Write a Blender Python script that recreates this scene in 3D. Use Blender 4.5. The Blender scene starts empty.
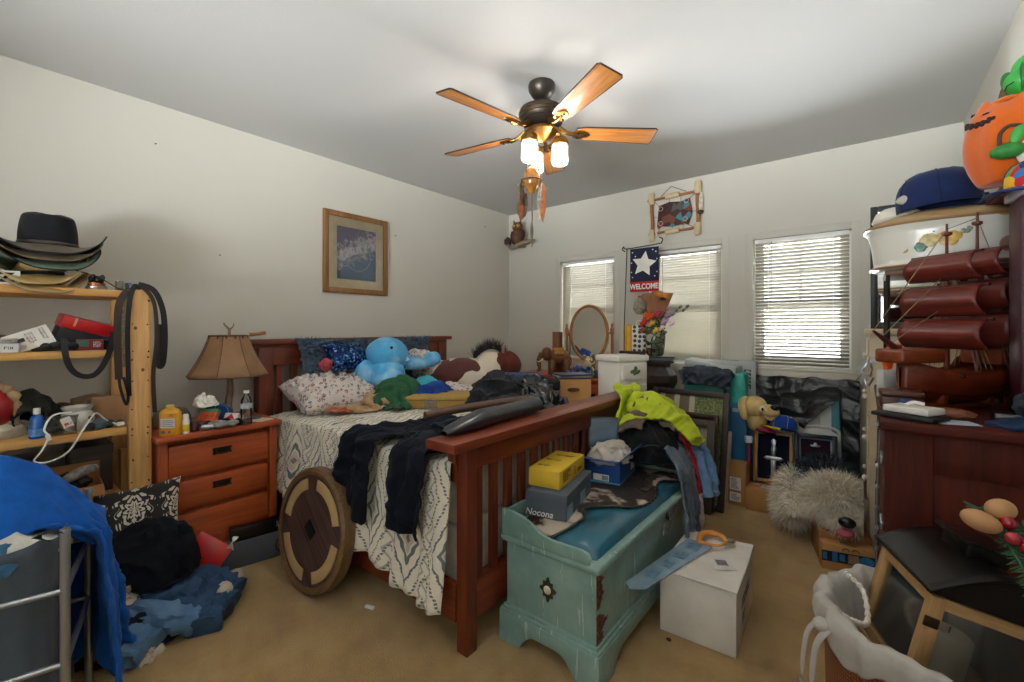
import bpy, bmesh, math, random
import numpy as np
from mathutils import Vector, Matrix, Euler, noise
random.seed(7)
PI = math.pi
C = bpy.context.scene.collection
SC = bpy.context.scene

# ------------------------------------------------------------------ camera, sky, lights, exposure
cam = bpy.data.objects.new('camera', bpy.data.cameras.new('camera'))
C.objects.link(cam)
cam.location = (0, 0, 1.4)
cam.rotation_euler = (PI / 2, 0, math.radians(38.74))
cam.data.sensor_width = 36
cam.data.lens = 440 / 1024 * 36
cam.data.shift_y = -13 / 1024
cam.data.clip_start = 0.02
SC.camera = cam
SC.view_settings.view_transform = 'Standard'
SC.view_settings.look = 'None'
SC.view_settings.gamma = 1
SC.view_settings.use_curve_mapping = False
SC.view_settings.exposure = 3.18

SKY_STRENGTH = .34        # overcast sky
LOWER_GLOW = 13.0     # added glow below the horizon, banded to light the ceiling through the windows
LAMP_WATTS = 2.4
W = bpy.data.worlds.new('sky')
SC.world = W
W.use_nodes = True
_t = W.node_tree
bg = _t.nodes['Background']
_c = _t.nodes.new('ShaderNodeTexCoord')
_x = _t.nodes.new('ShaderNodeSeparateXYZ')
_t.links.new(_c.outputs['Generated'], _x.inputs[0])
_r = _t.nodes.new('ShaderNodeValToRGB')
_e = _r.color_ramp.elements
_e.new(.4)
_e.new(.5)
for _k, (_p, _s, _tint) in enumerate(((.1, LOWER_GLOW * .25, (.95, .98, 1)), (.36, LOWER_GLOW, (.95, .98, 1)), (.45, LOWER_GLOW * .12, (.95, .98, 1)), (.52, SKY_STRENGTH, (.95, .98, 1)))):
    _e[_k].position = _p
    _e[_k].color = tuple(_s * q for q in _tint) + (1,)
_m = _t.nodes.new('ShaderNodeMath')
_m.operation = 'MULTIPLY_ADD'
_m.inputs[1].default_value = .5
_m.inputs[2].default_value = .5
_t.links.new(_x.outputs[2], _m.inputs[0])
_t.links.new(_m.outputs[0], _r.inputs[0])
_t.links.new(_r.outputs[0], bg.inputs[0])
SC.cycles.max_bounces = 14
SC.cycles.diffuse_bounces = 10
SC.cycles.transparent_max_bounces = 16
SC.cycles.sample_clamp_indirect = 6.0


def portal(name, loc, size, rot):
    l = bpy.data.lights.new(name, 'AREA')
    l.shape = 'RECTANGLE'
    l.size, l.size_y = size
    l.cycles.is_portal = True
    o = bpy.data.objects.new(name, l)
    C.objects.link(o)
    o.location = loc
    o.rotation_euler = rot


LX, RX, BY, FY, CZ = -3.457, 0.523, 4.25, -2.7, 2.8     # room: left, right, back, front, ceiling
for i, xc in enumerate((-2.375, -1.335, -0.4175)):
    portal('daylight_portal', (xc, BY + 0.14, 1.61), (0.67, 1.08), (-PI / 2, 0, 0))
portal('daylight_portal', (-.55, FY - 0.13, 1.45), (2.05, 1.5), (PI / 2, 0, 0))


# ------------------------------------------------------------------ materials
def S(h):
    h = h.lstrip('#')
    out = []
    for i in (0, 2, 4):
        c = int(h[i:i + 2], 16) / 255
        out.append(c / 12.92 if c <= .04045 else ((c + .055) / 1.055) ** 2.4)
    return tuple(out) + (1,)


class NT:
    def __init__(s, name):
        s.m = bpy.data.materials.new(name)
        s.m.use_nodes = True
        s.t = s.m.node_tree
        s.p = s.t.nodes['Principled BSDF']
        s.out = s.t.nodes['Material Output']

    def n(s, typ, **kw):
        nd = s.t.nodes.new(typ)
        for k, v in kw.items():
            setattr(nd, k, v)
        return nd

    def put(s, sock, v):
        if hasattr(v, 'links'):
            s.t.links.new(v, sock)
        else:
            sock.default_value = v

    def co(s, kind='Object', scale=(1, 1, 1), rot=(0, 0, 0), loc=(0, 0, 0)):
        c = s.n('ShaderNodeTexCoord')
        mp = s.n('ShaderNodeMapping')
        mp.inputs['Scale'].default_value = scale
        mp.inputs['Rotation'].default_value = rot
        mp.inputs['Location'].default_value = loc
        s.t.links.new(c.outputs[kind], mp.inputs[0])
        return mp.outputs[0]

    def noise(s, vec, scale=5, detail=4, rough=.55, dist=0):
        nd = s.n('ShaderNodeTexNoise')
        s.put(nd.inputs['Vector'], vec)
        nd.inputs['Scale'].default_value = scale
        nd.inputs['Detail'].default_value = detail
        nd.inputs['Roughness'].default_value = rough
        nd.inputs['Distortion'].default_value = dist
        return nd.outputs[0]

    def vor(s, vec, scale=5, feature='F1', out='Distance', rnd=1.0):
        nd = s.n('ShaderNodeTexVoronoi', feature=feature)
        s.put(nd.inputs['Vector'], vec)
        nd.inputs['Scale'].default_value = scale
        nd.inputs['Randomness'].default_value = rnd
        return nd.outputs[out]

    def wave(s, vec, scale=5, dist=0, detail=2, dscale=1, direction='X', typ='BANDS'):
        nd = s.n('ShaderNodeTexWave', wave_type=typ)
        if typ == 'BANDS':
            nd.bands_direction = direction
        s.put(nd.inputs['Vector'], vec)
        nd.inputs['Scale'].default_value = scale
        nd.inputs['Distortion'].default_value = dist
        nd.inputs['Detail'].default_value = detail
        nd.inputs['Detail Scale'].default_value = dscale
        return nd.outputs['Fac']

    def ramp(s, fac, stops, interp='LINEAR'):
        nd = s.n('ShaderNodeValToRGB')
        nd.color_ramp.interpolation = interp
        e = nd.color_ramp.elements
        while len(e) < len(stops):
            e.new(.5)
        for k, (p, c) in enumerate(stops):
            e[k].position = p
            e[k].color = c if len(c) == 4 else tuple(c) + (1,)
        s.put(nd.inputs[0], fac)
        return nd.outputs[0]

    def mth(s, op, a, b=0.0, c=0.0):
        nd = s.n('ShaderNodeMath', operation=op)
        s.put(nd.inputs[0], a)
        s.put(nd.inputs[1], b)
        s.put(nd.inputs[2], c)
        return nd.outputs[0]

    def mix(s, f, a, b):
        nd = s.n('ShaderNodeMix', data_type='RGBA')
        s.put(nd.inputs[0], f)
        s.put(nd.inputs[6], a)
        s.put(nd.inputs[7], b)
        return nd.outputs[2]

    def xyz(s, vec):
        nd = s.n('ShaderNodeSeparateXYZ')
        s.put(nd.inputs[0], vec)
        return nd.outputs[0], nd.outputs[1], nd.outputs[2]

    def bump(s, h, strength=.3, dist=.01):
        nd = s.n('ShaderNodeBump')
        nd.inputs['Strength'].default_value = strength
        nd.inputs['Distance'].default_value = dist
        s.put(nd.inputs['Height'], h)
        s.t.links.new(nd.outputs[0], s.p.inputs['Normal'])

    def base(s, c):
        s.put(s.p.inputs['Base Color'], c)

    def set(s, **kw):
        for k, v in kw.items():
            s.put(s.p.inputs[k.replace('_', ' ')], v)
        return s


MC = {}


def mat(hexc, rough=.6, metal=0, var=.12, vs=9, bump=0, bs=60, coat=0, sheen=0, spec=None, name=None):
    key = (hexc, rough, metal, var, vs, bump, bs, coat, sheen, spec)
    if key in MC:
        return MC[key]
    t = NT(name or 'paint_' + hexc)
    c = S(hexc)
    v = t.co()
    lo = tuple(x * (1 - var) for x in c[:3]) + (1,)
    hi = tuple(min(1, x * (1 + var)) for x in c[:3]) + (1,)
    n1 = t.noise(v, vs, 5, .6)
    t.base(t.ramp(n1, [(.3, lo), (.7, hi)]))
    t.set(Roughness=rough, Metallic=metal)
    if coat:
        t.set(Coat_Weight=coat, Coat_Roughness=.15)
    if sheen:
        t.set(Sheen_Weight=sheen, Sheen_Roughness=.5)
    if spec is not None:
        t.p.inputs['Specular IOR Level'].default_value = spec
    if bump:
        t.bump(t.noise(v, bs, 3, .6), bump, .004)
    MC[key] = t.m
    return t.m


def cloth_mat(hexc, var=.16, weave=420, bump=.12, sheen=.08, rough=.9, vs=14, name=None):
    key = ('cloth', hexc, var, weave, bump, sheen, rough, vs)
    if key in MC:
        return MC[key]
    t = NT(name or 'fabric_' + hexc)
    c = S(hexc)
    v = t.co()
    lo = tuple(x * (1 - var) for x in c[:3]) + (1,)
    hi = tuple(min(1, x * (1 + var)) for x in c[:3]) + (1,)
    t.base(t.ramp(t.noise(v, vs, 6, .65), [(.3, lo), (.7, hi)]))
    t.set(Roughness=rough, Sheen_Weight=sheen, Sheen_Roughness=.5)
    t.p.inputs['Specular IOR Level'].default_value = .2
    t.bump(t.noise(v, weave, 2, .6), bump, .002)
    MC[key] = t.m
    return t.m


def wood(c1, c2, axis='X', scale=1.0, rough=.45, coat=.15, name='wood', dark=None, grain=.25):
    key = ('wood', c1, c2, axis, scale, rough, coat, dark)
    if key in MC:
        return MC[key]
    t = NT(name)
    sc = {'X': (1.2, 14, 14), 'Y': (14, 1.2, 14), 'Z': (14, 14, 1.2)}[axis]
    v = t.co(scale=tuple(k * scale for k in sc))
    w1 = t.noise(v, 1.6, 6, .62, 1.2)
    w2 = t.noise(v, 6.0, 3, .7, .3)
    f = t.mth('ADD', t.mth('MULTIPLY', w1, .7), t.mth('MULTIPLY', w2, .3))
    st = [(.32, S(c1)), (.62, S(c2))]
    if dark:
        st = [(.25, S(dark))] + [(.42, S(c1)), (.66, S(c2))]
    t.base(t.ramp(f, st))
    t.set(Roughness=rough, Coat_Weight=coat, Coat_Roughness=.25)
    if rough >= .6:
        t.p.inputs['Specular IOR Level'].default_value = .2
    t.bump(f, grain, .002)
    MC[key] = t.m
    return t.m


def glass(name='clear_glass', tint=(1, 1, 1, 1), refl=.08, rough=.03):
    key = ('glass', name, tint, refl)
    if key in MC:
        return MC[key]
    t = NT(name)
    tr = t.n('ShaderNodeBsdfTransparent')
    tr.inputs[0].default_value = tint
    gl = t.n('ShaderNodeBsdfGlossy')
    gl.inputs['Roughness'].default_value = rough
    mx = t.n('ShaderNodeMixShader')
    fr = t.n('ShaderNodeFresnel')
    fr.inputs[0].default_value = 1.45
    t.t.links.new(t.mth('ADD', fr.outputs[0], refl - .04), mx.inputs[0])
    t.t.links.new(tr.outputs[0], mx.inputs[1])
    t.t.links.new(gl.outputs[0], mx.inputs[2])
    t.t.links.new(mx.outputs[0], t.out.inputs[0])
    MC[key] = t.m
    return t.m


def translucent(name, hexc, amount=.5, rough=.6):
    t = NT(name)
    t.base(S(hexc))
    t.set(Roughness=rough)
    tl = t.n('ShaderNodeBsdfTranslucent')
    tl.inputs[0].default_value = S(hexc)
    mx = t.n('ShaderNodeMixShader')
    mx.inputs[0].default_value = amount
    t.t.links.new(t.p.outputs[0], mx.inputs[1])
    t.t.links.new(tl.outputs[0], mx.inputs[2])
    t.t.links.new(mx.outputs[0], t.out.inputs[0])
    return t.m


def emis(name, hexc, strength):
    t = NT(name)
    t.base(S(hexc))
    t.put(t.p.inputs['Emission Color'], S(hexc))
    t.set(Emission_Strength=strength)
    return t.m


# ------------------------------------------------------------------ objects, parts, labels
def tag(o, label, cat, group=None):
    o['label'] = label
    o['category'] = cat
    if group:
        o['group'] = group
    return o


def thing(name, label, cat, loc=(0, 0, 0), rz=0, group=None, rx=0, ry=0):
    o = bpy.data.objects.new(name, None)
    o.empty_display_size = .05
    C.objects.link(o)
    o.location = loc
    o.rotation_euler = (rx, ry, rz)
    return tag(o, label, cat, group)


def copy_thing(o, loc=None, rot=None, label=None):
    def cp(a, parent):
        b = a.copy()
        C.objects.link(b)
        b.parent = parent
        for ch in a.children:
            cp(ch, b)
        return b
    r = cp(o, None)
    if loc is not None:
        r.location = loc
    if rot is not None:
        r.rotation_euler = rot
    if label:
        r['label'] = label
    return r


def frame3(o, ux, uy):
    """Matrix with origin o, x axis along ux, y axis as near uy as possible."""
    x = Vector(ux).normalized()
    y = Vector(uy)
    y = (y - x * y.dot(x)).normalized()
    z = x.cross(y)
    m = Matrix.Identity(4)
    for i in range(3):
        m[i][0], m[i][1], m[i][2], m[i][3] = x[i], y[i], z[i], o[i]
    return m


def RM(rx=0, ry=0, rz=0):
    return Euler((rx, ry, rz)).to_matrix().to_4x4()


class MB:
    """Collects shapes into one bmesh, then links them as one mesh object."""

    def __init__(s, M=None):
        s.bm = bmesh.new()
        s.uv = s.bm.loops.layers.uv.new('UVMap')
        s.M = M

    def _take(s, b2, M=None):
        if M is not None:
            b2.transform(M)
        if s.M is not None:
            b2.transform(s.M)
        me = bpy.data.meshes.new('tmp')
        b2.to_mesh(me)
        b2.free()
        s.bm.from_mesh(me)
        bpy.data.meshes.remove(me)
        return s

    def box(s, c, d, bev=0, rot=(0, 0, 0), seg=2):
        b = bmesh.new()
        bmesh.ops.create_cube(b, size=1)
        bmesh.ops.scale(b, vec=d, verts=b.verts)
        if bev:
            bmesh.ops.bevel(b, geom=b.edges[:], offset=min(bev, min(d) * .45), segments=seg, profile=.5, affect='EDGES')
        return s._take(b, Matrix.Translation(c) @ RM(*rot))

    def bx(s, x0, x1, y0, y1, z0, z1, bev=0, seg=2):
        return s.box(((x0 + x1) / 2, (y0 + y1) / 2, (z0 + z1) / 2), (abs(x1 - x0), abs(y1 - y0), abs(z1 - z0)), bev, seg=seg)

    def cone(s, p0, p1, r0, r1=None, seg=16, bev=0):
        p0, p1 = Vector(p0), Vector(p1)
        r1 = r0 if r1 is None else r1
        L = (p1 - p0).length
        b = bmesh.new()
        bmesh.ops.create_cone(b, cap_ends=True, segments=seg, radius1=r0, radius2=r1, depth=L)
        if bev:
            ed = [e for e in b.edges if abs(e.verts[0].co.z - e.verts[1].co.z) < 1e-6]
            bmesh.ops.bevel(b, geom=ed, offset=bev, segments=2, profile=.5, affect='EDGES')
        q = (p1 - p0).to_track_quat('Z', 'Y').to_matrix().to_4x4()
        return s._take(b, Matrix.Translation((p0 + p1) / 2) @ q)

    def lathe(s, prof, c=(0, 0, 0), seg=28, sx=1, sy=1, M=None, cap=False):
        b = bmesh.new()
        uvl = b.loops.layers.uv.new('UVMap')
        rings = []
        for r, z in prof:
            if r < 1e-5:
                rings.append([b.verts.new((0, 0, z))])
            else:
                rings.append([b.verts.new((r * sx * math.cos(2 * PI * k / seg), r * sy * math.sin(2 * PI * k / seg), z)) for k in range(seg)])
        for i in range(len(rings) - 1):
            A, B = rings[i], rings[i + 1]
            for k in range(seg):
                k2 = (k + 1) % seg
                if len(A) == 1 and len(B) == 1:
                    continue
                if len(A) == 1:
                    f = b.faces.new((A[0], B[k2], B[k]))
                    us = [(k + .5, i), (k + 1, i + 1), (k, i + 1)]
                elif len(B) == 1:
                    f = b.faces.new((A[k], A[k2], B[0]))
                    us = [(k, i), (k + 1, i), (k + .5, i + 1)]
                else:
                    f = b.faces.new((A[k], A[k2], B[k2], B[k]))
                    us = [(k, i), (k + 1, i), (k + 1, i + 1), (k, i + 1)]
                for l, (a, q) in zip(f.loops, us):
                    l[uvl].uv = (a / seg, q / (len(rings) - 1))
        bmesh.ops.recalc_face_normals(b, faces=b.faces)
        MM = Matrix.Translation(c)
        if M is not None:
            MM = MM @ M
        return s._take(b, MM)

    def tube(s, pts, r, seg=8, closed=False, flat=None, up=(0, 0, 1)):
        """r: number or list; flat=(w,t) makes a flat strap instead of a round tube."""
        pts = [Vector(p) for p in pts]
        n = len(pts)
        b = bmesh.new()
        rings = []
        pu = Vector(up)
        for i, p in enumerate(pts):
            if closed:
                t = pts[(i + 1) % n] - pts[i - 1]
            else:
                t = pts[min(i + 1, n - 1)] - pts[max(i - 1, 0)]
            t = t.normalized() if t.length > 1e-9 else Vector((0, 0, 1))
            side = t.cross(pu)
            if side.length < 1e-3:
                side = t.cross(Vector((1, 0, 0)))
                if side.length < 1e-3:
                    side = t.cross(Vector((0, 1, 0)))
            side.normalize()
            nu = side.cross(t).normalized()
            if flat is None:
                pu = nu
            rr = r[i] if isinstance(r, (list, tuple)) else r
            ring = []
            for k in range(seg):
                a = 2 * PI * k / seg + (PI / seg if flat else 0)
                if flat:
                    w, th = flat
                    q = [(-w, -th), (w, -th), (w, th), (-w, th)][k % 4] if seg == 4 else (w * math.cos(a), th * math.sin(a))
                    ring.append(b.verts.new(p + side * q[0] / 2 + nu * q[1] / 2))
                else:
                    ring.append(b.verts.new(p + side * rr * math.cos(a) + nu * rr * math.sin(a)))
            rings.append(ring)
        m = n if closed else n - 1
        for i in range(m):
            A, B = rings[i], rings[(i + 1) % n]
            for k in range(seg):
                b.faces.new((A[k], A[(k + 1) % seg], B[(k + 1) % seg], B[k]))
        if not closed:
            b.faces.new(rings[0][::-1])
            b.faces.new(rings[-1])
        bmesh.ops.recalc_face_normals(b, faces=b.faces)
        return s._take(b)

    def prism(s, poly, h, M=None, bev=0):
        """poly in xy, extruded from z=0 to z=h, then moved by M."""
        b = bmesh.new()
        lo = [b.verts.new((x, y, 0)) for x, y in poly]
        hi = [b.verts.new((x, y, h)) for x, y in poly]
        n = len(poly)
        b.faces.new(lo[::-1])
        b.faces.new(hi)
        for k in range(n):
            b.faces.new((lo[k], lo[(k + 1) % n], hi[(k + 1) % n], hi[k]))
        bmesh.ops.recalc_face_normals(b, faces=b.faces)
        if bev:
            ed = [e for e in b.edges if abs(e.verts[0].co.z - e.verts[1].co.z) < 1e-6]
            bmesh.ops.bevel(b, geom=ed, offset=bev, segments=2, profile=.5, affect='EDGES')
        bmesh.ops.triangulate(b, faces=[f for f in b.faces if len(f.verts) > 4])
        return s._take(b, M)

    def ell(s, c, r, rot=(0, 0, 0), sub=3, namp=0, nsc=8, seed=0, power=None):
        b = bmesh.new()
        bmesh.ops.create_icosphere(b, subdivisions=sub, radius=1)
        r = (r, r, r) if not isinstance(r, (tuple, list)) else r
        for v in b.verts:
            d = v.co.copy()
            if power:
                d = Vector([math.copysign(abs(k) ** power, k) for k in d])
            f = 1
            if namp:
                f += namp * noise.fractal(d * nsc * .25 + Vector((seed * 3.1, seed, 0)), .9, 2.1, 4)
            v.co = Vector((d.x * r[0], d.y * r[1], d.z * r[2])) * f
        return s._take(b, Matrix.Translation(c) @ RM(*rot))

    def grid(s, fn, nu, nv, cu=False, cv=False, M=None):
        b = bmesh.new()
        uvl = b.loops.layers.uv.new('UVMap')
        vs = [[b.verts.new(fn(i / (nu if cu else nu - 1), j / (nv if cv else nv - 1))) for j in range(nv)] for i in range(nu)]
        for i in range(nu if cu else nu - 1):
            for j in range(nv if cv else nv - 1):
                i2, j2 = (i + 1) % nu, (j + 1) % nv
                try:
                    f = b.faces.new((vs[i][j], vs[i2][j], vs[i2][j2], vs[i][j2]))
                except ValueError:
                    continue
                for l, (a, q) in zip(f.loops, ((i, j), (i + 1, j), (i + 1, j + 1), (i, j + 1))):
                    l[uvl].uv = (a / (nu if cu else nu - 1), q / (nv if cv else nv - 1))
        return s._take(b, M)

    def ob(s, name, material, parent=None, smooth=True, ang=40, loc=None, solid=0, sub=0, label=None):
        me = bpy.data.meshes.new(name)
        bmesh.ops.remove_doubles(s.bm, verts=s.bm.verts, dist=1e-6)
        s.bm.normal_update()
        if smooth:
            lim = math.radians(ang)
            for f in s.bm.faces:
                f.smooth = True
            for e in s.bm.edges:
                if len(e.link_faces) == 2:
                    e.smooth = e.calc_face_angle(0) < lim
        s.bm.to_mesh(me)
        s.bm.free()
        o = bpy.data.objects.new(name, me)
        C.objects.link(o)
        for mm in (material if isinstance(material, (list, tuple)) else [material]):
            me.materials.append(mm)
        if parent is not None:
            o.parent = parent
        if loc is not None:
            o.location = loc
        if solid:
            md = o.modifiers.new('thickness', 'SOLIDIFY')
            md.thickness = solid
            md.offset = 0
        if sub:
            md = o.modifiers.new('smooth', 'SUBSURF')
            md.levels = md.render_levels = sub
        if label:
            o['label'] = label
        return o


def solo(mb, name, label, cat, material, group=None, **kw):
    """One mesh that is a whole thing; its origin moves to its own base."""
    co = [v.co for v in mb.bm.verts]
    c = Vector(((min(v.x for v in co) + max(v.x for v in co)) / 2, (min(v.y for v in co) + max(v.y for v in co)) / 2, min(v.z for v in co)))
    bmesh.ops.translate(mb.bm, vec=-c, verts=mb.bm.verts)
    o = mb.ob(name, material, loc=c, **kw)
    return tag(o, label, cat, group)


def struct(name, mb, m, parent=None, **kw):
    o = mb.ob(name, m, parent, **kw)
    if parent is None:
        o['kind'] = 'structure'
    return o


def text(s, size, material, parent, loc, rot=(0, 0, 0), name='lettering', ext=.0006, align='CENTER', sx=1.0, bold=0, shear=0):
    cu = bpy.data.curves.new(name, 'FONT')
    cu.body = s
    cu.size = size
    cu.extrude = ext
    cu.offset = bold
    cu.shear = shear
    cu.align_x = align
    cu.align_y = 'CENTER'
    o = bpy.data.objects.new(name, cu)
    C.objects.link(o)
    o.parent = parent
    o.location = loc
    o.rotation_euler = rot
    o.scale = (sx, 1, 1)
    me = bpy.data.meshes.new_from_object(o)
    bpy.data.objects.remove(o)
    me.materials.clear()
    me.materials.append(material)
    o = bpy.data.objects.new(name, me)
    C.objects.link(o)
    o.parent = parent
    o.location = loc
    o.rotation_euler = rot
    o.scale = (sx, 1, 1)
    return o


# ------------------------------------------------------------------ cloth: a small position-based solver
class Hit:
    """Solids the cloth settles on."""

    def __init__(s):
        s.items = []

    def box(s, x0, x1, y0, y1, z0, z1, r=.012):
        s.items.append(('b', np.array([(x0 + x1) / 2, (y0 + y1) / 2, (z0 + z1) / 2]), np.array([abs(x1 - x0) / 2, abs(y1 - y0) / 2, abs(z1 - z0) / 2]), r))
        return s

    def ell(s, c, r):
        s.items.append(('e', np.array(c, float), np.array(r, float), 0))
        return s

    def floor(s, z):
        s.items.append(('f', z, 0, 0))
        return s

    def push(s, P, eps=.004):
        hit = np.zeros(len(P), bool)
        for k, a, b, r in s.items:
            if k == 'f':
                m = P[:, 2] < a + eps
                P[m, 2] = a + eps
                hit |= m
            elif k == 'b':
                q = P - a
                e = b - r
                d = np.abs(q) - e
                o = np.maximum(d, 0)
                L = np.linalg.norm(o, axis=1)
                ins = np.all(d < 0, axis=1)
                m = (L < r + eps) & ~ins
                sg = np.where(q < 0, -1.0, 1.0)
                nr = o[m] / np.maximum(L[m], 1e-9)[:, None] * sg[m]
                P[m] += nr * (r + eps - L[m])[:, None]
                if ins.any():
                    ix = np.where(ins)[0]
                    ax = np.argmax(d[ix], axis=1)
                    P[ix, ax] = a[ax] + sg[ix, ax] * (e[ax] + r + eps)
                hit |= m | ins
            else:
                q = (P - a) / (b + eps)
                L = np.linalg.norm(q, axis=1)
                m = L < 1
                P[m] = a + q[m] / np.maximum(L[m], 1e-6)[:, None] * (b + eps)
                hit |= m
        return hit


def drape(place, size, n, hit, steps=70, iters=8, seed=1, mask=None, jit=.006, bend=.25, grav=-.0011, fric=.6, slack=1.0, pin=None):
    nx, ny = n
    U, V = np.meshgrid(np.linspace(0, 1, nx), np.linspace(0, 1, ny), indexing='ij')
    P = np.array([place(u, v) for u, v in zip(U.ravel(), V.ravel())], float)
    rng = np.random.default_rng(seed)
    lowf = rng.normal(size=(6, 3))
    ph = rng.uniform(0, 6.28, 6)
    for k in range(6):
        P[:, 2] += jit * np.sin(U.ravel() * lowf[k, 0] * 14 + V.ravel() * lowf[k, 1] * 14 + ph[k])
    P += rng.normal(size=P.shape) * jit * .3
    act = np.ones(nx * ny, bool)
    if mask is not None:
        act = np.array([bool(mask(u, v)) for u, v in zip(U.ravel(), V.ravel())])
    hx, hy = size[0] / (nx - 1) * slack, size[1] / (ny - 1) * slack
    I = np.arange(nx * ny).reshape(nx, ny)
    sets = []

    def add(a, b, L, k):
        a, b = a.ravel(), b.ravel()
        m = act[a] & act[b]
        if m.any():
            sets.append((a[m], b[m], L, k))
    for o in (0, 1):
        add(I[o:-1:2, :], I[o + 1::2, :], hx, 1.0)
        add(I[:, o:-1:2], I[:, o + 1::2], hy, 1.0)
        dg = math.hypot(hx, hy)
        add(I[o:-1:2, :-1], I[o + 1::2, 1:], dg, .5)
        add(I[o:-1:2, 1:], I[o + 1::2, :-1], dg, .5)
    for o in (0, 1):
        for o2 in (0, 1):
            a = I[o * 2 + o2:-2:4, :]
            add(a, I[o * 2 + o2 + 2::4, :][:a.shape[0]], 2 * hx, bend)
            a = I[:, o * 2 + o2:-2:4]
            add(a, I[:, o * 2 + o2 + 2::4][:, :a.shape[1]], 2 * hy, bend)
    pinm = None
    if pin is not None:
        pinm = np.array([bool(pin(u, v)) for u, v in zip(U.ravel(), V.ravel())])
        P0 = P[pinm].copy()
    prev = P.copy()
    for st in range(steps):
        vel = (P - prev) * .93
        np.clip(vel, -.02, .02, out=vel)
        prev = P.copy()
        P = P + vel
        P[:, 2] += grav
        for it in range(iters):
            for a, b, L, k in sets:
                d = P[b] - P[a]
                ln = np.linalg.norm(d, axis=1)
                c = ((ln - L) / np.maximum(ln, 1e-9) * .5 * k)[:, None] * d
                P[a] += c
                P[b] -= c
            if pinm is not None:
                P[pinm] = P0
            if it % 2 == 1:
                h = hit.push(P)
        prev[h] = prev[h] * (1 - fric) + P[h] * fric
    return P.reshape(nx, ny, 3), act.reshape(nx, ny)


def cloth(name, material, P, act=None, parent=None, thick=.005, sub=1, label=None, loc=None):
    nx, ny = P.shape[:2]
    bm = bmesh.new()
    uvl = bm.loops.layers.uv.new('UVMap')
    org = Vector(loc) if loc is not None else Vector((0, 0, 0))
    vs = {}
    for i in range(nx - 1):
        for j in range(ny - 1):
            q = ((i, j), (i + 1, j), (i + 1, j + 1), (i, j + 1))
            if act is not None and not all(act[a] for a in q):
                continue
            fv = []
            for a in q:
                if a not in vs:
                    vs[a] = bm.verts.new(Vector(P[a]) - org)
                fv.append(vs[a])
            f = bm.faces.new(fv)
            f.smooth = True
            for l, a in zip(f.loops, q):
                l[uvl].uv = (a[0] / (nx - 1), a[1] / (ny - 1))
    me = bpy.data.meshes.new(name)
    bm.to_mesh(me)
    bm.free()
    o = bpy.data.objects.new(name, me)
    C.objects.link(o)
    me.materials.append(material)
    if parent is not None:
        o.parent = parent
    if loc is not None:
        o.location = loc
    if thick:
        md = o.modifiers.new('thickness', 'SOLIDIFY')
        md.thickness = thick
        md.offset = 0
    if sub:
        md = o.modifiers.new('smooth', 'SUBSURF')
        md.levels = md.render_levels = sub
    if label:
        o['label'] = label
    return o


def ridge(q):
    return 1 - 2 * abs(noise.noise(q))


def crease(P, amp, sc, seed=0, up=2):
    """Finer mesh with sharp fold lines pushed out along the normals."""
    nx, ny = P.shape[:2]
    def fine(A, n, ax):
        x = np.linspace(0, n - 1, (n - 1) * up + 1)
        i = np.minimum(x.astype(int), n - 2)
        f = x - i
        sh = [1, 1, 1]
        sh[ax] = -1
        f = f.reshape(sh)
        g = lambda k: np.take(A, np.clip(i + k, 0, n - 1), axis=ax)
        p0, p1, p2, p3 = g(-1), g(0), g(1), g(2)
        return .5 * (2 * p1 + (p2 - p0) * f + (2 * p0 - 5 * p1 + 4 * p2 - p3) * f ** 2 + (3 * p1 - p0 - 3 * p2 + p3) * f ** 3)
    Q = fine(fine(P, nx, 0), ny, 1)
    du = np.gradient(Q, axis=0)
    dv = np.gradient(Q, axis=1)
    N = np.cross(du, dv)
    N /= np.maximum(np.linalg.norm(N, axis=2, keepdims=True), 1e-9)
    if N[:, :, 2].mean() < 0:
        N = -N
    mx, my = Q.shape[:2]
    lu = np.linalg.norm(du, axis=2).mean() * mx
    lv = np.linalg.norm(dv, axis=2).mean() * my
    s3 = Vector((seed * 1.7, seed * .9, seed * .31))
    D = np.zeros((mx, my))
    for i in range(mx):
        for j in range(my):
            q = Vector((i / mx * lu * sc, j / my * lv * sc, 0)) + s3
            w = noise.noise_vector(q * .5)
            q2 = q + w * .9
            a = ridge(q2)
            b = ridge(Vector((q2.x * 2.3, q2.y * 1.5, 3)))
            D[i, j] = amp * (max(0, a) ** 1.5 + .35 * max(0, b) ** 2 + .5 * noise.noise(q2 * .6))
    return Q + N * D[:, :, None]


def finer(act, up=2):
    if act is None:
        return None
    nx, ny = act.shape
    i = np.clip(np.round(np.arange((nx - 1) * up + 1) / up).astype(int), 0, nx - 1)
    j = np.clip(np.round(np.arange((ny - 1) * up + 1) / up).astype(int), 0, ny - 1)
    return act[np.ix_(i, j)]


def mound(mb, c, r, amp=.14, sc=3.2, seed=0, sub=5, flat=True, rot=0):
    """A heap of cloth: a lump with sharp random folds and a flat underside."""
    b = bmesh.new()
    bmesh.ops.create_icosphere(b, subdivisions=sub, radius=1)
    s3 = Vector((seed * 2.3, seed * .7, seed * 1.1))
    for v in b.verts:
        d = v.co.copy()
        q = d * sc * .5 + s3
        w = noise.noise_vector(q * .6)
        q2 = q + w * .8
        k = 1 + amp * (1.2 * max(0, ridge(q2)) ** 1.5 + .5 * max(0, ridge(q2 * 2.1)) ** 2 + .9 * noise.noise(q * .7) - .5)
        z = d.z * r[2] * k
        if flat and z < 0:
            z *= .15
        v.co = Vector((d.x * r[0] * k, d.y * r[1] * k, z))
    return mb._take(b, Matrix.Translation(c) @ RM(0, 0, rot))


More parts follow.
